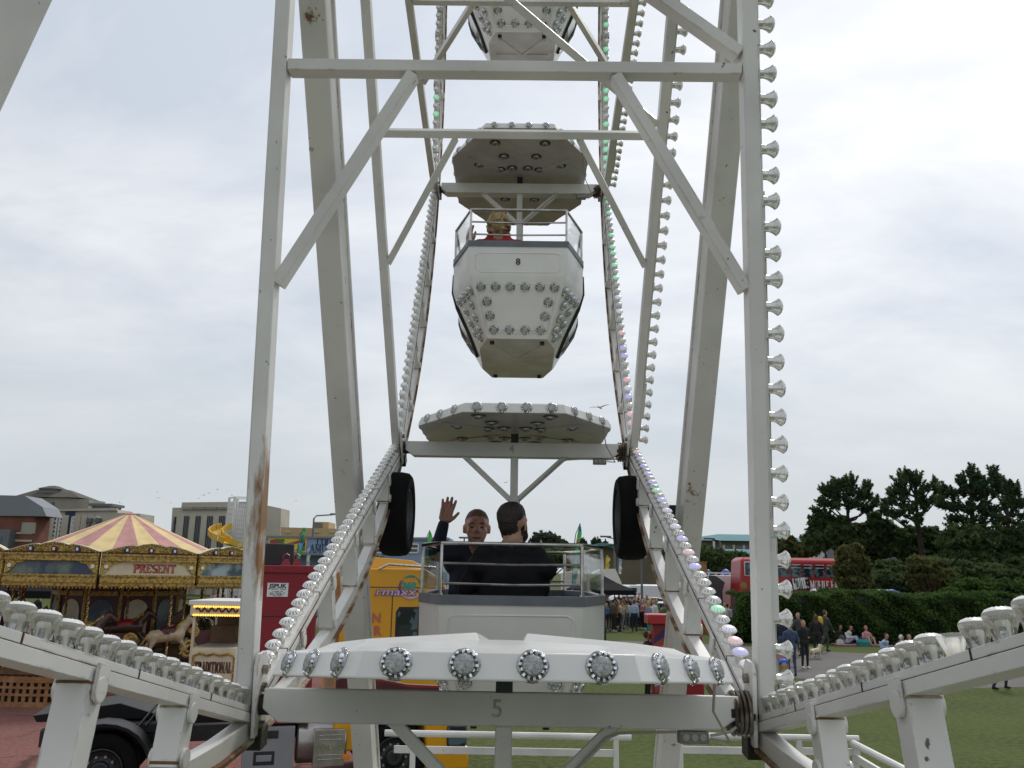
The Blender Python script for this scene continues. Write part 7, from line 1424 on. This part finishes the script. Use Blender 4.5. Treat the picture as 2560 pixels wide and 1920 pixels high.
# purple awning seen through the bushes
q = at(2180, 1420, 62); mb = MB(); mb.loft([[(-1.1, -.8, -.3), (1.1, -.8, -.3), (1.1, .8, -.3), (-1.1, .8, -.3)], [(-.7, -.1, .55), (.3, -.1, .7), (.3, .1, .7), (-.7, .1, .55)]], 0); M['violet'] = mkm('violet_cloth', (.24, .06, .38), .6, var=.4, vs=2); 
for x in (-1, 1): mb.tube([(x, -.7, -.3), (x, -.7, -q.z)], .05, 6, 0)
o = mb.build('purple_awning', ['violet'], None, (q.x, 58.6, q.z)); o.scale = (.7, .7, 1); tag(o, 'purple awning glimpsed between the bushes', 'awning')

# ------------------------------------------------------------------ gulls
def gull(u, v, Y, span, rz, bank, label, group='gulls in the sky'):
    p = at(u, v, Y); mb = MB(); s = span/2
    rings = []
    for f in (-1, -.75, -.45, -.12, 0, .12, .45, .75, 1):
        a = abs(f); z = .16*s*sin(a*pi*.62) - .05*s*a*a; y = .12*s*a*a; c = .2*s*(1-a)**.6 + .015*s; th = .022*s*(1-a)+.003*s; rings.append([(f*s, y-c*.45, z), (f*s, y, z+th), (f*s, y+c*.55, z), (f*s, y, z-th*.5)])
    mb.loft(rings, 0); wg = mb
    o = MB(); o.tube([(0, -.36*s, .0), (0, -.28*s, .01*s), (0, -.1*s, .0), (0, .15*s, 0), (0, .42*s, .0)], [.015*s, .055*s, .085*s, .07*s, .04*s], 8, 0); o.tube([(0, -.36*s, .0), (0, -.43*s, -.01*s)], [.018*s, .004*s], 5, 1)
    b = o.build('gull', ['signwhite', 'orange'], None, p); b.rotation_euler = (R_(8), bank, rz); tag(b, label, 'gull', group); wg.build('wing', ['gullwing'], b, smooth=60)
M['gullwing'] = mkm('gull_wing', (.3, .31, .33), .7, c2=(.5, .5, .5), vs=2)
gull(1500, 1019, 24, .68, 2.6, .06, 'larger gull gliding right of the middle gondola canopy'); gull(1264, 1206, 34, .6, .5, -.3, 'small gull gliding beside the hanging mast')
GP = [('over the deco hall', 302, 1245), ('right of the deco hall roof', 300, 1257), ('highest over the carousel', 393, 1230), ('right over the carousel', 397, 1245), ('above the canvas peak', 427, 1257), ('left over the cinema', 456, 1246), ('over the cinema roof', 496, 1246), ('high over the cinema', 509, 1238), ('topmost over the cinema', 523, 1233), ('near the lattice tower', 543, 1224), ('highest near the lattice tower', 569, 1228), ('just over the lattice tower', 580, 1238), ('above the tower rail', 604, 1230), ('right of the tower', 740, 1252)]
for i, (w_, u, v) in enumerate(GP): gull(u, v, 150, 1.15, i*1.3, .3*sin(i*2), 'tiny far gull ' + w_)
